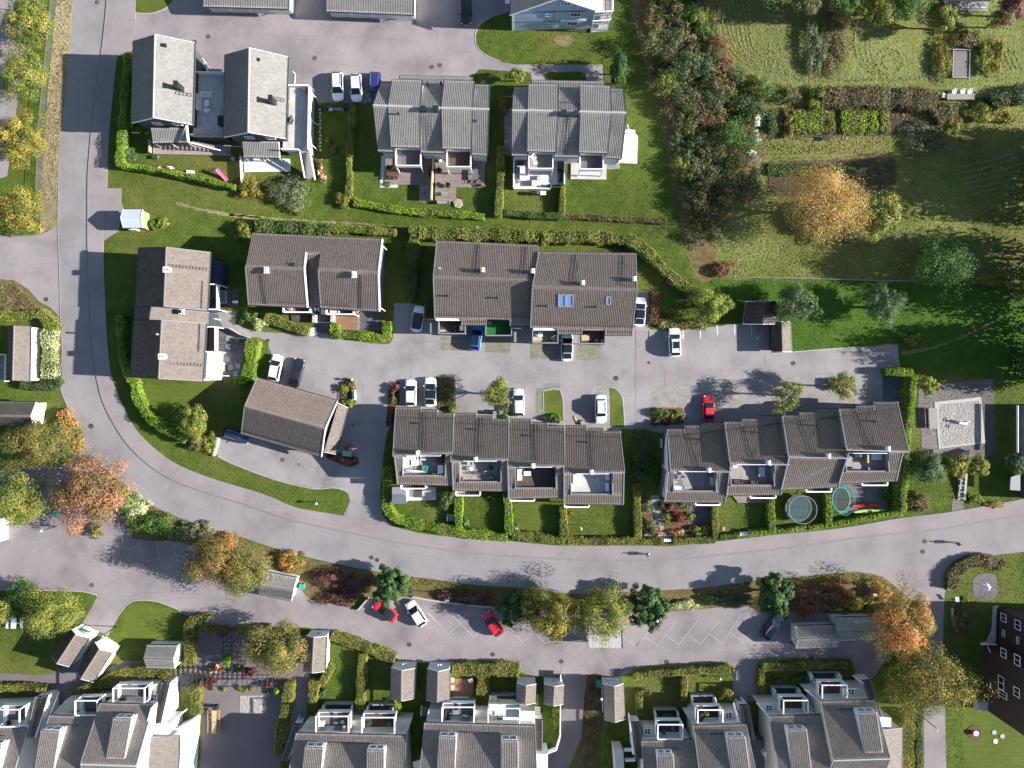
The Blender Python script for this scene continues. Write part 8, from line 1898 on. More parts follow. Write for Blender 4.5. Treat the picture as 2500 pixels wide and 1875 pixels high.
# brown houses' terraces
sofa('grey garden sofa on the patio of the brown roadside house','E',1880,915,0,2.0,1.0,R(90),'cushion_light','cushion_grey');table('white bench table on the upper patio','E',1985,958,0,.9,.4,.5,0,'white_plastic');chest('orange toy on the upper patio','E',1918,835,0,.4,.35,.3,.3,'orange');chest('blue toy on the upper patio','E',1890,828,0,.35,.3,.3,.1,'cyan')
table('beige garden table on the dark patio','E',1870,1505,0,.95,1.5,.73,0,'wood_pale');pot('lime plant beside the beige garden table','E',1855,1448,0,.4,'grey_plastic','leaf_thuja')
for i,(x,y) in enumerate([(1925,1265),(1925,1340),(1945,1510),(2010,1500),(1990,1565)]):p=g('E',x,y);tag(MB().box((p.x,p.y,.04),(.75,.8,.07)).build('paving_slab','slabs_grey'),'pale slab set in the dark patio','slab','pale slabs in the dark patio')
chair('round dark chair on the blue house balcony','E',1790,950,2.9,R(30),'metal_dark',.7)
for i,(x,y) in enumerate([(660,1068),(690,1080)]):pot('flower box on the left white balcony, %s one' % ('left','right')[i],'F',x,y,2.9,.25,'white_plastic','leaf_flower')
sofa('white bench on the right white balcony','F',1185,1105,2.9,1.4,.5,0,'white_plastic','cushion_light','garden_bench')
chair('round dark hanging chair on the first long house balcony','G',420,895,2.8,R(20),'metal_dark',.8);chest('pale trough on the first long house balcony','G',300,912,2.8,.9,.3,.4,0,'wood_pale');chest('grey cupboard on the first long house balcony','G',468,880,2.8,.6,1.1,1.0,0,'grey_plastic')
table('pale square table on the third long house balcony','G',1178,945,3.2,.7,.7,.5,0,'white_plastic');chest('stacked planks on the third long house balcony','G',1150,985,3.2,1.5,.6,.3,.05,'wood_warm','wood_pale');chair('rattan chair on the third long house balcony','G',1305,985,3.2,R(30),'wood_pale',.8);chest('tan wooden table on the fourth long house balcony','G',1582,975,3.2,1.2,.9,.7,R(6),'wood_warm','wood_pale');chest('red toolbox on the fourth long house balcony','G',1690,1000,3.2,.5,.5,.5,.4,'red');chest('pale box on the fourth long house balcony','G',1735,1005,3.2,.4,.5,.4,0,'cushion_light');chest('grill under cover on the turf balcony','G',722,845,2.8,.5,.6,.8,0,'black_plastic')
# roof terraces of the left row (floor level 4.5)
F0=4.5
sofa('white lounge sofa on the first roof terrace','L',250,790,F0,1.5,.8,R(90),'white_plastic','cushion_light');sofa('white long sofa on the first roof terrace','L',300,752,F0,1.8,.7,0,'white_plastic','cushion_light');table('white low table on the first roof terrace','L',320,795,F0,1.1,.9,.4,0,'white_plastic');chair('white wire chair on the first roof terrace','L',392,752,F0,R(0),'metal_white',.75);chair('teal armchair on the first roof terrace','L',412,838,F0,R(170),'teal',.75);chest('white cabinet at the corner of the first roof terrace','L',537,850,F0,.85,1.3,.9,0,'white_plastic');chest('dark cabinet at the corner of the first roof terrace','L',530,762,F0,.85,1.2,.9,0,'cushion_dark')
MB_=thing('parasol','folded white parasol lying along the first roof terrace','parasol',g('L',320,865,F0));a,b=g('L',240,858,F0+.5),g('L',405,872,F0+.5);MB().tube([a,a.lerp(b,.3),b],[.06,.2,.05],8).build('canopy','white_plastic',MB_);MB().tube([b,b+(b-a)*.1],.03,6).build('pole','metal_white',MB_)
table('pale square table on the second roof terrace','L',798,845,F0,.6,.6,.5,0,'cushion_light');sofa('pale small sofa on the second roof terrace','L',790,795,F0,.9,.7,0,'cushion_light','cushion_grey');pot('leafy plant on the second roof terrace','L',965,915,F0,.5,'grey_plastic','leaf_green')
def bicycle(label,f,x,y,z,a,col):
 p=g(f,x,y,z+.5);root=thing('bicycle',label,'bicycle',(p.x,p.y,z));ca,sa=math.cos(a),math.sin(a)
 Q=lambda t,h,s=0:Vector((p.x+t*ca-s*sa,p.y+t*sa+s*ca,z+h));
 for t in (-.52,.52):
  m=MB();c=Q(t,.34);n=18;pr=[c+Vector((ca*math.cos(2*math.pi*i/n)*.33,sa*math.cos(2*math.pi*i/n)*.33,math.sin(2*math.pi*i/n)*.33)) for i in range(n+1)]
  m.tube(pr,.025,5).build('wheel','rubber',root)
 m=MB()
 for u,v in (((-.52,.34),(-.2,.78)),((-.2,.78),(.36,.82)),((-.05,.3),(.36,.74)),((-.05,.3),(-.2,.85)),((-.05,.3),(-.52,.34)),((.52,.34),(.34,.95))):m.tube([Q(*u),Q(*v)],.025,5)
 m.build('frame',col,root);MB().beam(Q(-.36,.9),Q(-.1,.9),.14,.05).build('saddle','black_plastic',root);MB().beam(Q(.34,.98,-.28),Q(.34,.98,.28),.04,.04).build('handlebar','metal_dark',root)
 return root
bicycle('white bicycle lying across the second roof terrace','L',905,870,F0,R(25),'metal_white');bicycle('olive bicycle on the second roof terrace','L',855,885,F0,R(10),'wood_pale');chair('dark chair with pink cushion on the second roof terrace','L',965,835,F0,R(90),'metal_dark',.6)
sofa('white corner lounger on the third roof terrace','L',1205,895,F0,1.7,.75,R(90),'white_plastic','cushion_light');table('white square table on the third roof terrace','L',1270,885,F0,1.1,.65,.5,0,'white_plastic')
sofa('white lounger on the fourth roof terrace','L',1675,935,F0,1.4,.7,R(90),'white_plastic','cushion_light');chest('white sideboard at the right of the fourth roof terrace','L',1945,1000,F0,.5,1.3,.8,0,'white_plastic');chest('white garden cupboard in the corner of the fourth roof terrace','L',1948,915,F0,.6,.9,.9,.1,'metal_white')
chest('white pizza oven on the lower balcony of the rightmost left row house','L',1765,1142,2.8,.5,.5,.7,.3,'metal_white')
# right row terraces
for i,(x,y) in enumerate([(370,805),(400,840)]):chair('grey folding chair on the white-gabled house terrace, %s one' % ('upper','lower')[i],'M',x,y,F0,R(40*i-90),'metal_grey',.6)
table('dark round-edged table on the white-gabled house terrace','M',385,880,F0,.7,.7,.6,0,'grey_plastic');sofa('white bench along the edge of the white-gabled house terrace','M',378,920,F0,1.7,.6,R(180),'white_plastic','cushion_light','garden_bench');chair('pale chair beside the white bench','M',430,918,F0,R(180),'metal_grey',.5);chest('white and red inflatable toy on the white-gabled house terrace','M',628,870,F0,.35,1.3,.4,.1,'white_plastic','white_plastic')
F2=F0+.75
table('grey dining table on the second right row terrace','M',1010,795,F2,.95,1.5,.73,0,'metal_grey');sofa('dark rattan sofa at the edge of the second right row terrace','M',828,870,F2,1.3,.6,R(180),'rattan_brown','cushion_dark');sofa('dark rattan armchair at the edge of the second right row terrace','M',950,875,F2,1.0,.6,R(180),'rattan_brown','cushion_dark');chest('white heat pump on the second right row terrace','M',805,755,F2,.6,.4,.7,0,'white_plastic')
F4=F0+2.2
grill('round kettle barbecue on the rightmost terrace','M',1745,672,F4,0);table('grey glass table on the rightmost terrace','M',1898,680,F4,1.7,.95,.73,0,'metal_grey');chest('pale low bench box on the rightmost terrace','M',1855,775,F4,.9,.5,.4,-.1,'wood_grey');chest('wooden divider shelf on the rightmost terrace','M',1832,695,F4,.25,1.3,.8,0,'wood_pale')
# yards
sofa('low wooden bench in the first left row garden','L',628,1255,0,1.1,1.4,R(90),'wood_grey','wood_grey','garden_bench');chest('round stone ornament in the third left row garden','L',1178,1345,0,.5,.5,.5,.4,'stone');chest('dark outdoor mat box below the first left row balcony','L',345,1055,.15,1.4,1.2,.35,0,'black_plastic','cushion_dark')
pl=g('L',1712,1318);fl=thing('clothes_dryer','rotary clothes dryer post in the fourth left row garden','clothes dryer',(pl.x,pl.y,0));MB().cyl((pl.x,pl.y,0),.04,1.8,8).build('pole','metal_grey',fl);MB().tube([(pl.x,pl.y,1.75),(pl.x+.1,pl.y-.5,1.9)],[.1,.16],8).build('folded_arms','cushion_light',fl)
sofa('pale wooden bench set into the hedge by the sidewalk','M',875,1272,0,1.5,.55,R(6),'metal_white','cushion_light','garden_bench');chest('white gate box in the hedge of the flower garden','M',285,1325,0,1.2,.45,.8,0,'metal_white',name='garden_gate',cat='gate');chair('old wooden chair at the hedge in the second right row garden','M',715,1235,0,R(90),'wood_grey',.6)
def trampoline(label,f,cx,cy,rx,ry,zt,net,mat,pad,frame,rz=.0):
 p=g(f,cx,cy,.9);root=thing('trampoline',label,'trampoline',(p.x,p.y,0));n=28
 el=lambda k,r,z:(p.x+rx*r*math.cos(k),p.y+ry*r*math.sin(k),z)
 MB().poly([el(2*math.pi*i/n,.86,.88) for i in range(n)]).build('jumping_mat',mat,root)
 m=MB()
 for i in range(n):
  a,b=2*math.pi*i/n,2*math.pi*(i+1)/n;m.slab([el(a,.84,.92),el(b,.84,.92),el(b,1.0,.92),el(a,1.0,.92)],.04)
 m.build('edge_pad',pad,root);MB().torus((p.x,p.y,.86),rx,ry,.03).build('frame_ring',frame,root)
 for i in range(8):
  a=2*math.pi*i/8;q=el(a,1.01,0);MB().tube([el(a,1.0,0),el(a,1.03,.9),el(a,1.03,zt)],.028,6).build('post',frame,root)
 MB().torus((p.x,p.y,zt),rx*1.03,ry*1.03,.045).build('top_ring',frame,root)
 m=MB()
 for h in np.linspace(1.0,zt,5)[:-1]:
  m.torus((p.x,p.y,h),rx*1.02,ry*1.02,.007,36,3)
 for i in range(40):a=2*math.pi*i/40;m.tube([el(a,1.02,.92),el(a,1.02,zt)],.006,3)
 o=m.build('safety_net',net,root);o['kind']='stuff'
 return root
trampoline('round trampoline with safety net between two hedges','M',1295,1075,2.15,2.15,2.6,'net','mat_teal','glass_roof','metal_grey');trampoline('oval trampoline with teal edge beside the kayaks','M',1622,1010,1.5,2.2,2.3,'net','mat_black','teal','teal')
trampoline('small dark trampoline hidden by the silvery bush','B',312,1535,1.2,1.0,1.4,'net','mat_black','black_plastic','black_plastic')
def kayak(label,f,x0,y0,x1,y1,col):
 a,b=g(f,x0,y0,.4),g(f,x1,y1,.4);c=(a+b)/2;root=thing('kayak',label,'kayak',(c.x,c.y,.16));d=b-a;s=nv(Vector((-d.y,d.x,0)));secs=[]
 for i in range(13):
  t=i/12;w=.36*math.sin(math.pi*t)**.7+.01;q=a+d*t;up=.10*abs(2*t-1)**2
  secs.append([q+s*w*math.cos(k)+Vector((0,0,-.08+up+(.17 if math.sin(k)>0 else .2)*w/.36*math.sin(k))) for k in [2*math.pi*j/12 for j in range(12)]])
 loft(secs).build('hull',col,root,smooth=True);m=MB();e=a+d*.52+Vector((0,0,.1));n=14
 m.poly([e+nv(d)*.42*math.cos(2*math.pi*j/n)+s*.2*math.sin(2*math.pi*j/n)+Vector((0,0,.0)) for j in range(n)]).build('cockpit','black_plastic',root)
kayak('red kayak on the slate deck','M',1690,1062,1940,1052,'red');kayak('lime yellow kayak on the slate deck','M',1705,1108,1970,1092,'lime')
# playground
sheet('playground',gm('N 1075,180 1290,165 1880,110 1895,480 1920,900 1820,955 1500,960 1240,960 1110,950 1100,640 1070,420'),.02,'playground_gravel')
sheet('sandbox',gm('N 1285,390 1720,345 1745,790 1310,840'),.05,'sand')
for q in ['N 1240,360 1745,305 1720,345 1285,390','N 1745,305 1790,805 1745,790 1720,345','N 1290,865 1790,805 1745,790 1310,840','N 1240,360 1285,390 1310,840 1290,865']:sheet('sandbox_edge',gm(q),.08,'concrete',skirt=.08)
sheet('boardwalk',gm('N 1055,420 1110,420 1118,640 1090,640'),.03,'deck_slate')
b=g('N',1232,535,.75);pt=thing('picnic_table','grey picnic table beside the sandbox','table',(b.x,b.y,0))
for i in range(5):MB().beam(g('N',1193+18.5*i,425,.75),g('N',1203+18.5*i,648,.75),.26,.05).build('plank','wood_grey',pt)
for y in (460,610):MB().beam(g('N',1195,y,.4),g('N',1270,y,.4),.1,.7).build('trestle','wood_grey',pt)
bn=thing('bench','dark long bench between picnic table and hedge','bench',g('N',1165,535));MB().beam(g('N',1160,425,.45),g('N',1172,645,.45),.35,.06).build('seat','wood_dark',bn);MB().beam(g('N',1165,460,.2),g('N',1165,460,.43),.3,.1,(0,1,0)).build('leg','wood_dark',bn);MB().beam(g('N',1170,610,.2),g('N',1170,610,.43),.3,.1,(0,1,0)).build('leg','wood_dark',bn)
rk=thing('spring_rocker','white spring rocker in the middle of the sandbox','rocker',g('N',1530,575));c=g('N',1535,580)
MB().tube([(c.x+.12*math.cos(k),c.y+.12*math.sin(k),.05+.03*k) for k in np.linspace(0,12,40)],.03,5).build('spring','metal_dark',rk)
MB().box((c.x,c.y,.55),(1.3,.5,.12),R(-10)).build('seat_board','white_plastic',rk)
for x,y in ((1505,560),(1530,630)):p=g('N',x,y,.8);MB().torus((p.x,p.y,.8),.28,.28,.05,20,6,.8).build('hoop','white_plastic',rk)
MB().tube([(c.x+.3,c.y+.1,.6),(c.x+.35,c.y+.12,1.1)],[.14,.1],8).ball((c.x+.36,c.y+.12,1.2),.16).build('figure_head','white_plastic',rk)
sr=thing('garden_stairs','wooden steps with pale nosings below the playground','stairs',g('N',1530,1270))
for i in range(7):y0=1140+40*i;MB().prism(GP('N',[(1508-i*2,y0),(1575-i*2,y0),(1573-i*2,y0+38),(1506-i*2,y0+38)],.1),0,.75-.1*i).build('step','concrete' if i % 2 else 'wood_grey',sr)
for y in (1192,1262,1330,1398):MB().beam(g('N',1500,y,.5),g('N',1570,y-2,.5),.1,.3).build('nosing','wood_pale',sr)
MB().beam(g('N',1590,1130,.9),g('N',1570,1420,.3),.35,.1).build('ramp','concrete',sr);sheet('gravel_strip',gm('N 1440,1405 1560,1410 1560,1530 1430,1560'),.02,'gravel_grey')
# courtyard bits
bn=sofa('little white bench in the courtyard planting','K',1610,550,0,1.6,.6,R(-88),'white_plastic','cushion_light','garden_bench')
tag(MB().prism(GP('K',[(1440,640),(1435,470),(1520,370),(1620,380),(1655,500),(1650,620),(1590,685),(1500,680)],0),0,.09).build('planting_island','kerb_stone'),kind='structure');tag(MB().prism(GP('K',[(1452,630),(1447,478),(1525,385),(1612,392),(1640,505),(1636,610),(1582,672),(1505,668)],0),0,.11).build('planting_soil','soil'),kind='structure')
sheet('planting_bed',gm('K 1300,1185 1420,1180 1490,1170 1660,1230 1665,1290 1600,1325 1450,1290 1320,1240'),.03,'mulch');sheet('planting_bed',gm('K 1990,400 2110,410 2100,640 2050,680 2040,900 1960,890'),.03,'mulch');sheet('planting_bed',gm('M 150,300 400,300 430,400 400,430 160,440'),.03,'mulch');sheet('planting_bed',gm('M 80,980 640,990 650,1310 80,1320'),.012,'mulch')
chest('green lidded chest in the garage bed','K',1535,1182,0,1.5,.9,.8,R(-7),'green_paint');chest('terracotta box beside the green chest','K',1578,1132,0,.75,.85,.7,R(-4),'brick_red');chest('brown box beside the terracotta one','K',1532,1128,0,.5,.5,.5,R(-4),'wood_dark')
mlb=thing('stone_wall','low pale stone wall beside the dark blue estate','wall',g('K',130,1110))
for i in range(9):p=g('K',148-5.5*i,1020+22*i,.25);MB().box((p.x,p.y,.22+.02*(i % 3)),(.42+.05*(i % 2),.34,.44),.3*(i % 3)).build('stone','stone',mlb)
for lb,pts in [('curved row of stones beside the noticeboard lawn',[(1312,395),(1315,340),(1340,285),(1385,240),(1440,205)]),('row of stones along the brown shrub bed',[(1335,540),(1340,580),(1345,620),(1360,665),(1375,690)]),('curved row of stones before the brown block',[(1650,520),(1640,580),(1630,650),(1615,710),(1595,750)])]:
 rw=thing('stone_edging',lb,'stones',g('S',*pts[2]));P=resample(smooth(GP('S',pts),5,False),.42)
 for i,q in enumerate(P):MB().box((q.x+random.uniform(-.06,.06),q.y+random.uniform(-.06,.06),.12),(.34+.1*random.random(),.3,.26),random.random()).build('stone','stone',rw)
rt_=thing('retaining_wall','short pale retaining wall beside the red car','wall',g('P',1545,275));MB().beam(g('P',1500,325,.3),g('P',1590,225,.3),.25,.6).build('block','concrete',rt_)
rt_=thing('retaining_wall','long low concrete wall behind the slanted bays','wall',g('Q',500,260));P=smooth(GP('Q',[(165,210),(430,255),(840,300)]),4,False)
for i in range(len(P)-1):MB().beam(P[i]+Vector((0,0,.2)),P[i+1]+Vector((0,0,.2)),.22,.4).build('block','concrete',rt_)
rt_=thing('kerb_wall','rounded pale kerb around the street tree bed at the side street','kerb',g('E',250,400));P=smooth(GP('E',[(95,410),(250,402),(360,385),(445,345)]),4,False)
for i in range(len(P)-1):MB().beam(P[i]+Vector((0,0,.08)),P[i+1]+Vector((0,0,.08)),.2,.2).build('kerb_stone','kerb_stone',rt_)
# bins, mailboxes, benches in the south
chest('two-wheeled grey bin above the left row, left of the pair','L',995,375,0,.55,.6,1.1,0,'metal_grey',name='wheelie_bin',cat='bin');chest('two-wheeled grey bin above the left row, right of the pair','L',1048,368,0,.55,.6,1.1,0,'metal_grey',name='wheelie_bin',cat='bin')
chest('pale board lying by the off-road car','L',1680,430,0,.25,1.1,.12,R(25),'wood_pale',name='board',cat='board');chest('broken twiggy crate by the off-road car','L',1738,455,0,.7,.6,.4,R(20),'wood_grey',name='crate',cat='crate')
chest('teal bin beside the ribbed shed','P',1022,132,0,.75,.85,1.0,0,'teal',name='wheelie_bin',cat='bin');chest('dark green utility box by the long pitched shed','Q',1738,955,0,.75,.9,1.1,0,'teal',name='utility_box',cat='box');chest('teal cabinet beside the large left edge tree','J',455,1155,0,.8,.8,1.2,0,'teal',name='utility_box',cat='box')
pc=thing('picnic_table','pair of warm wooden picnic benches in the play yard, upper one','table',g('P',285,1220))
for yy,nm,lab in ((1220,pc,None),(1320,None,'pair of warm wooden picnic benches in the play yard, lower one')):
 rt=nm or thing('picnic_table',lab,'table',g('P',280,yy))
 MB().beam(g('P',287,yy-48,.75),g('P',284,yy+48,.75),.75,.06).build('tabletop','wood_pale',rt)
 for x in (240,328):MB().beam(g('P',x,yy-50,.45),g('P',x-3,yy+50,.45),.4,.06).build('seat','wood_warm',rt)
 MB().beam(g('P',235,yy,.35),g('P',332,yy,.35),.12,.1).build('crossbar','wood_warm',rt)
 for x in (268,300):MB().beam(g('P',x,yy,0),g('P',x,yy,.72),.1,.1,(0,1,0)).build('leg','wood_warm',rt)
chest('black grill box on the upper picnic bench','P',292,1155,0,.65,.6,.9,0,'black_plastic');sheet('sandbox',gm('P 505,1048 698,1045 698,1200 502,1200'),.04,'sand')
wb=thing('picnic_table','white bench set on the lower left lawn','table',g('O',125,430));MB().beam(g('O',118,390,.72),g('O',112,482,.72),.8,.06).build('tabletop','white_plastic',wb)
for x in (62,182):MB().beam(g('O',x+3,395,.45),g('O',x-3,480,.45),.4,.06).build('seat','white_plastic',wb)
MB().beam(g('O',60,435,.35),g('O',185,435,.35),.1,.1).build('crossbar','white_plastic',wb)
# pergola
pg=thing('pergola','dark steel pergola in a T across the play yard','pergola',g('P',400,900))
for i in range(19):x=12+42.5*i;MB().beam(g('P',x,985,2.5),g('P',x+2,858,2.5),.09,.12).build('crossbar','trim_dark',pg)
for y in (870,965):MB().beam(g('P',0,y,2.42),g('P',790,y+5,2.42),.09,.14).build('beam','trim_dark',pg)
for i in range(9):y=560+37*i;MB().beam(g('P',355,y,2.5),g('P',442,y,2.5),.09,.12).build('crossbar','trim_dark',pg)
for x in (360,435):MB().beam(g('P',x,480,2.42),g('P',x,860,2.42),.09,.14).build('beam','trim_dark',pg)
posts(pg,[g('P',x,y,2.4) for x in (20,200,360,435,600,780) for y in (870,965)]+[g('P',x,y,2.4) for x in (360,435) for y in (490,610,740)],0,2.4,.1,'trim_dark')
# deck between sheds and hedge
dk=thing('wooden_deck','warm brown wooden deck with round chairs behind the shed','deck',g('Q',585,1000));deckq(dk,'Q',[(478,905),(680,905),(680,1095),(475,1090)],.15,'deck_warm',name='planks')
for i,y in enumerate((915,978)):chair('round wicker chair on the warm brown deck, %s one' % ('upper','lower')[i],'Q',498,y,.15,R(90),'wood_pale',.75)
table('white three-leaf table at the corner of the warm brown deck','Q',655,922,.15,.7,.6,.5,.4,'white_plastic')
# things on the south balconies
def on(f,items,z=2.93):
 for lb,x,y,w,d,h,m in items:chest(lb,f,x,y,z,w,d,h,0,m)
on('P',[('white table on the first balcony by the play yard',1190,1290,.8,.7,.7,'white_plastic'),('grey chair block on the first balcony by the play yard',1330,1330,1.2,.6,.45,'cushion_grey'),('pale chair block on the first balcony by the play yard',1380,1325,.4,.6,.7,'metal_white')])
pot('bright plant on the first balcony by the play yard','P',1365,1268,2.93,.3,'grey_plastic','leaf_thuja');pot('plant on the second balcony by the play yard','P',1600,1282,2.93,.3,'grey_plastic','leaf_green');pot('small plant on the right of the second balcony','P',1765,1285,2.93,.3,'grey_plastic','leaf_hedge')
sofa('dark grey sofa on the balcony above the warm brown deck','Q',610,1232,2.93,1.4,.7,R(180),'cushion_grey','cushion_grey');table('glass table on the balcony above the warm brown deck','Q',530,1190,2.93,.9,.7,.5,0,'metal_grey');sofa('dark sofa on the left of the balcony above the warm brown deck','Q',460,1215,2.93,1.6,.7,R(90),'cushion_dark','cushion_dark')
chair('pale chair on the white balcony beside the sheds','Q',840,1190,2.93,R(40),'cushion_light',.7);table('glass table on the white balcony beside the sheds','Q',900,1235,2.93,.9,.7,.6,0,'glass_roof')
pot('blue flowering tub on the lower grey roofed house balcony','R',762,1352,2.93,.35,'blue','leaf_bluegreen');pot('pale flowering tub on the lower grey roofed house balcony','R',838,1318,2.93,.35,'grey_plastic','leaf_silver');sofa('dark brown sofa on the black balcony','R',1085,1235,2.93,1.4,.7,R(60),'rattan_brown','cushion_dark');pot('lime plant on the black balcony','R',1122,1195,2.93,.28,'black_plastic','leaf_thuja')
chair('warm wooden chair on the end house patio','S',372,1088,.1,R(0),'wood_warm',.6);sofa('rattan sofa on the left cluster balcony','O',1020,1090,2.93,1.1,.7,R(180),'rattan_brown','cushion_dark');chair('white balcony chair on the left cluster','O',700,1190,2.93,R(180),'white_plastic',.6);chair('black balcony chair cut by the left edge','O',75,1275,2.93,R(180),'metal_dark',.6)
for lb,f,x,y,z,m,pm in [('terracotta pot at the top of the white side terrace','B',440,765,3.0,'leaf_flower','brick_red'),('dark pot on the wooden left deck near the balcony post','B',1420,1330,.2,'leaf_green','black_plastic'),('pot beside the glass table','B',1930,1560,.2,'leaf_hedge','brick_red'),('pot in the corner of the dark patio','E',2010,1290,0,'leaf_green','grey_plastic'),('terracotta pot on the second roof terrace','L',720,925,4.5,'leaf_flower','brick_red'),('small pot on the first roof terrace','L',485,885,4.5,'leaf_green','black_plastic'),('pot on the dark brown roof terrace','L',1485,985,4.5,'leaf_green','grey_plastic'),('pot at the corner of the second right row terrace','M',1080,870,5.25,'leaf_hedge','brick_red'),('pot beside the kettle barbecue','M',1690,770,6.7,'leaf_green','black_plastic'),('flower pot beside the garage green chest','K',1490,1240,0,'leaf_flower','brick_red'),('pot beside the warm brown deck table','Q',660,1060,.15,'leaf_hedge','grey_plastic'),('pot before the linked cream sheds','S',215,780,0,'leaf_green','black_plastic'),('pot beside the steps near the round clipped bush','R',1395,1075,0,'leaf_flower','brick_red')]:pot(lb,f,x,y,z,.3,pm,m)
# kitchen garden things
gt=thing('garden_table','long grey wooden table with white chairs at the brown hedge','table',g('D',1680,815));
for i in range(4):MB().beam(g('D',1562,798+12*i,.75),g('D',1798,798+12*i,.75),.2,.05).build('plank','wood_grey',gt)
for x in (1590,1770):MB().beam(g('D',x,795,.4),g('D',x,838,.4),.1,.7).build('trestle','wood_grey',gt)
for i,x in enumerate((1530,1622,1692,1752)):chair('white plastic chair behind the long garden table, number %s from the left' % ('one','two','three','four')[i],'D',x,775 if i else 808,0,R(0 if i else 90),'white_plastic',.6)
rb_=thing('raised_bed','overgrown raised bed with grey wooden frame','raised bed',g('D',1680,540));
for a_,b_ in (((1612,420),(1750,425)),((1750,425),(1745,660)),((1745,660),(1605,655)),((1605,655),(1612,420))):MB().beam(g('D',*a_,.2),g('D',*b_,.2),.15,.4).build('board','wood_grey',rb_)
MB().prism(GP('D',[(1618,428),(1742,432),(1738,652),(1612,648)],.3),0,.28).build('soil','gravel_grey',rb_)
wbw=thing('wheelbarrow','dark wheelbarrow left on the kitchen garden grass','wheelbarrow',g('D',540,1175));p=g('D',550,1168,.5);MB().grid8([(p.x-.25,p.y-.2,.35),(p.x+.25,p.y-.2,.35),(p.x+.25,p.y+.2,.35),(p.x-.25,p.y+.2,.35)],[(p.x-.5,p.y-.33,.65),(p.x+.45,p.y-.33,.6),(p.x+.45,p.y+.33,.6),(p.x-.5,p.y+.33,.65)]).build('tray','metal_dark',wbw)
for s in (-.28,.28):MB().tube([(p.x+.5,p.y+s*.3,.2),(p.x-.2,p.y+s,.4),(p.x-1.0,p.y+s,.55)],.03,5).build('handle','metal_dark',wbw)
MB().cyl((p.x+.6,p.y-.05,.2),.2,.1,14,axis=(0,1,0)).build('wheel','rubber',wbw)
for i,(x,y) in enumerate([(2105,1040),(2100,1130),(2110,1180),(2062,1290),(2112,985)]):chest('white plastic sheet heap at the thicket rim, number %s from the top' % ('two three four five one'.split()[i]),'C',x,y,0,.9,.9+.3*(i % 2),.25,.4*i,'white_plastic',name='plastic_sheet',cat='sheet',group='white sheets at the thicket rim')
# garden ornaments at lower right
fb=g('S',1495,1405);fr=thing('flower_ring','round mulch bed with a pale blue bowl on the lower right lawn','flower bed',(fb.x,fb.y,0));MB().cyl((fb.x,fb.y,0),1.15,.06,24).build('mulch_ring','mulch',fr);MB().cyl((fb.x,fb.y,.06),.3,.5,16,.45).build('bowl','kiosk_metal',fr)
for i,(x,y,m) in enumerate([(1636,1408,'concrete'),(1694,1435,'concrete'),(1645,1470,'white_plastic')]):p=g('S',x,y);tag(MB().cyl((p.x,p.y,.0),.38,.07,16).build('stepping_stone',m),('grey round slab left of the trio on the lower right lawn','grey round slab right of the trio on the lower right lawn','white round slab of the trio on the lower right lawn')[i],'slab')
sheet('stone_terrace',smooth(gm('S 1500,310 1640,300 1650,450 1560,480 1490,440'),3),.03,'gravel_grey')
us=thing('parasol','white half-folded parasol on the round stone terrace','parasol',g('S',1590,390));c=g('S',1590,388,2.0);MB().cyl((c.x,c.y,0),.03,2.4,8).build('pole','metal_grey',us);m=MB()
for i in range(8):
 a1,a2=2*math.pi*i/8,2*math.pi*(i+.5)/8;a3=2*math.pi*(i+1)/8;m.poly([(c.x,c.y,2.4),(c.x+.8*math.cos(a1),c.y+.8*math.sin(a1),1.8),(c.x+.5*math.cos(a2),c.y+.5*math.sin(a2),1.85)]);m.poly([(c.x,c.y,2.4),(c.x+.5*math.cos(a2),c.y+.5*math.sin(a2),1.85),(c.x+.8*math.cos(a3),c.y+.8*math.sin(a3),1.8)])
m.build('canopy','white_plastic',us)
nb=thing('noticeboard','pale blue slanted noticeboard on two legs','sign',g('S',1380,490));MB().slab([g('S',1362,452,1.1),g('S',1390,455,1.1),g('S',1392,490,.9),g('S',1364,488,.9)],.05).build('panel','kiosk_metal',nb);posts(nb,[g('S',1370,470),g('S',1386,472)],0,.95,.07,'metal_grey')
# flagstones, heaps and soil patches
sheet('bare_soil',smooth(gm('C 390,320 440,300 500,300 545,330 530,375 480,390 410,370'),3),.01,'path_worn',wob=.08)
# ================================================================ STREET FURNITURE
def lamp(label,f,bx,by,h,arm=(0,0),ball=False):
 p=g(f,bx,by,0);root=thing('street_lamp',label,'street lamp',p);t=Vector((p.x,p.y,h))
 MB().tube([p,p.lerp(t,.5),t],[.09,.07,.05],8).build('pole','metal_dark',root)
 if ball:MB().ball((t.x,t.y,h+.15),.22).build('globe','lamp_glass',root)
 else:
  e=t+Vector((arm[0],arm[1],.1));MB().tube([t,e],.04,6).build('arm','metal_dark',root);hd=MB().box((e.x,e.y,e.z),(.6,.3,.14),math.atan2(arm[1],arm[0]) if arm !=(0,0) else 0).build('head','metal_grey',root);MB().box((e.x,e.y,e.z-.08),(.45,.2,.03)).build('lens','lamp_glass',hd)
 return root
lamp('tall street lamp at the corner above the linked sheds','S',635,348,6.6,(.3,-.1));lamp('slim street lamp beside the lower right path','S',1098,1272,5.2,(0,-.2));lamp('lamp post behind the slanted parking bays','Q',475,175,4.4,(0,0));lamp('lamp on the lower left lawn path','O',985,465,4.0,(0,-.2))
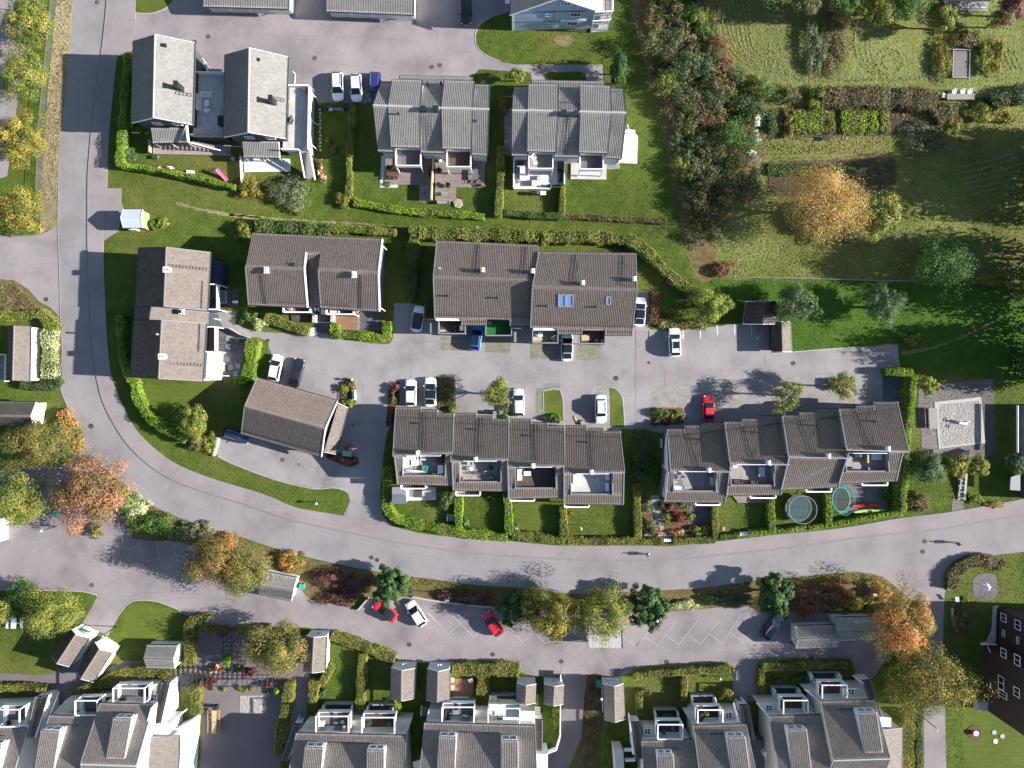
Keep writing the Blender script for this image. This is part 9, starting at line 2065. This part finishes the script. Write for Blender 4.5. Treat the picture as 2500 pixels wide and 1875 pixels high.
lamp('lamp post with white globe beside the left edge parking','J',478,1260,3.6,(0,0),True);lamp('lamp hidden in the second street tree at left','A',300,90,4.2,(0,.2));lamp('lamp post with globe beside the long pitched shed','Q',1735,1000,3.2,(0,0),True);lamp('short garden lamp with globe on the olive hedge lawn','R',1222,885,.9,(0,0),True);lamp('short path lamp beside the round clipped bush','K',1605,385,1.0,(0,0),True);lamp('lamp post in the right dark conifer','R',660,345,4.2,(0,0),True);lamp('short lamp at the lawn tip by the sidewalk','W',688,1085,1.2,(0,0),True)
MH=[('A',820,20,'at the top of the left road',.36),('A',1760,310,'above the leftmost dark house',.36),('A',1645,355,'half under the eave of the leftmost dark house',.36),('B',515,490,'between the dark house and the white estate',.36),('B',1500,565,'left of the pair above the left grey house',.36),('B',1570,550,'right of the pair above the left grey house',.36),('C',265,565,'on the path below the blue house',.36),('E',390,935,'in the side street mouth',.36),('F',437,1430,'small, on the path between brown houses',.24),('G',1858,1340,'in the courtyard above the off-road car',.40),('G',2155,1200,'small, near the marked bays',.24),('J',770,415,'in the road bend',.42),('K',840,1250,'rusty, below the garage',.36),('K',1018,1298,'tiny, below the garage',.16),('X',907,1361,'left of the pair on the road',.34),('X',921,1367,'right of the pair on the road',.34),('Q',137,618,'in front of the two-lamp sheds',.36),('Q',840,700,'in front of the broad olive hedge',.36),('Q',915,750,'pale, beside the broad olive hedge',.36),('Q',1420,760,'at the top of the curved driveway',.34),('R',787,765,'above the long olive hedge',.40),('R',2005,730,'in the shade of the linked sheds',.34),('O',80,48,'at the left edge of the south court',.36),('O',775,115,'above the two slanting sheds',.36),('S',1147,62,'beside the walking person on the road',.36),('S',1133,135,'just below the other one on the right road',.36),('I',265,1475,'in the middle of the upper courtyard road',.36)]
for f,x,y,w,r in MH:
 p=g(f,x,y,0);z=.10 if False else .022;rt=thing('manhole_cover','round iron manhole cover '+w,'manhole',(p.x,p.y,z));mt='iron_rusty' if f in 'ABKOC' else 'iron'
 MB().cyl((p.x,p.y,z),r*.86,.012,20).build('lid',mt,rt);MB().torus((p.x,p.y,z+.006),r*.93,r*.93,r*.07,24,5).build('rim','iron',rt)
 for k in (.3,.6):MB().torus((p.x,p.y,z+.013),r*k,r*k,.012,18,4).build('rib','iron',rt)
# left wire fence
def wirefence(label,f,pts,n,h,mat='metal_grey',wires=6,rail=True):
 P=resample(GP(f,pts,0),2.75);root=thing('wire_fence',label,'fence',P[len(P)//2])
 for q in P:MB().cyl(q,.03,h,6).build('post',mat,root)
 for k in range(wires):
  z=.1+(h-.15)*k/(wires-1);m=MB()
  for a,b in zip(P[:-1],P[1:]):m.beam(a+Vector((0,0,z)),b+Vector((0,0,z)),.014 if k<wires-1 else .04,.014 if k<wires-1 else .04)
  m.build('wire' if k<wires-1 else 'top_rail',mat,root)
 m=MB()
 for a,b in zip(P[:-1],P[1:]):
  for j in range(16):q=a.lerp(b,j/16);m.beam(q+Vector((0,0,.1)),q+Vector((0,0,h)),.012,.012)
 o=m.build('mesh_wires',mat,root);o['kind']='stuff'
 return root
wirefence('pale wire mesh fence along the left road verge','A',[(485,-150),(450,250),(400,700),(360,1150),(345,1620)],20,1.25,'metal_grey',6);wirefence('grey wire fence between meadow and lawn','H',[(770,962),(1300,972),(1800,982),(2212,992),(2390,995)],20,1.0,'metal_grey',5)
wirefence('dark lattice trellis fence beside the roadside bay strip','S',[(1565,1095),(1600,1130),(1640,1165)],3,1.6,'metal_white',9)
pf=thing('panel_fence','pale curved board fence around the dark patio','fence',g('F',110,1335));P=resample(GP('F',[(-150,1265),(0,1300),(110,1365),(215,1400)],1.0),.16)
for i,q in enumerate(P):MB().box((q.x,q.y,.55),(.14,.05,1.1),.5).build('board','wall_grey',pf)
pf=thing('panel_fence','white board fence beside the porch of the second dark house','fence',g('A',2030,1430));P=resample(GP('A',[(2025,1320),(2028,1420),(2035,1530)],1.0),.18)
for q in P:MB().box((q.x,q.y,.55),(.05,.15,1.1)).build('board','trim_white',pf)
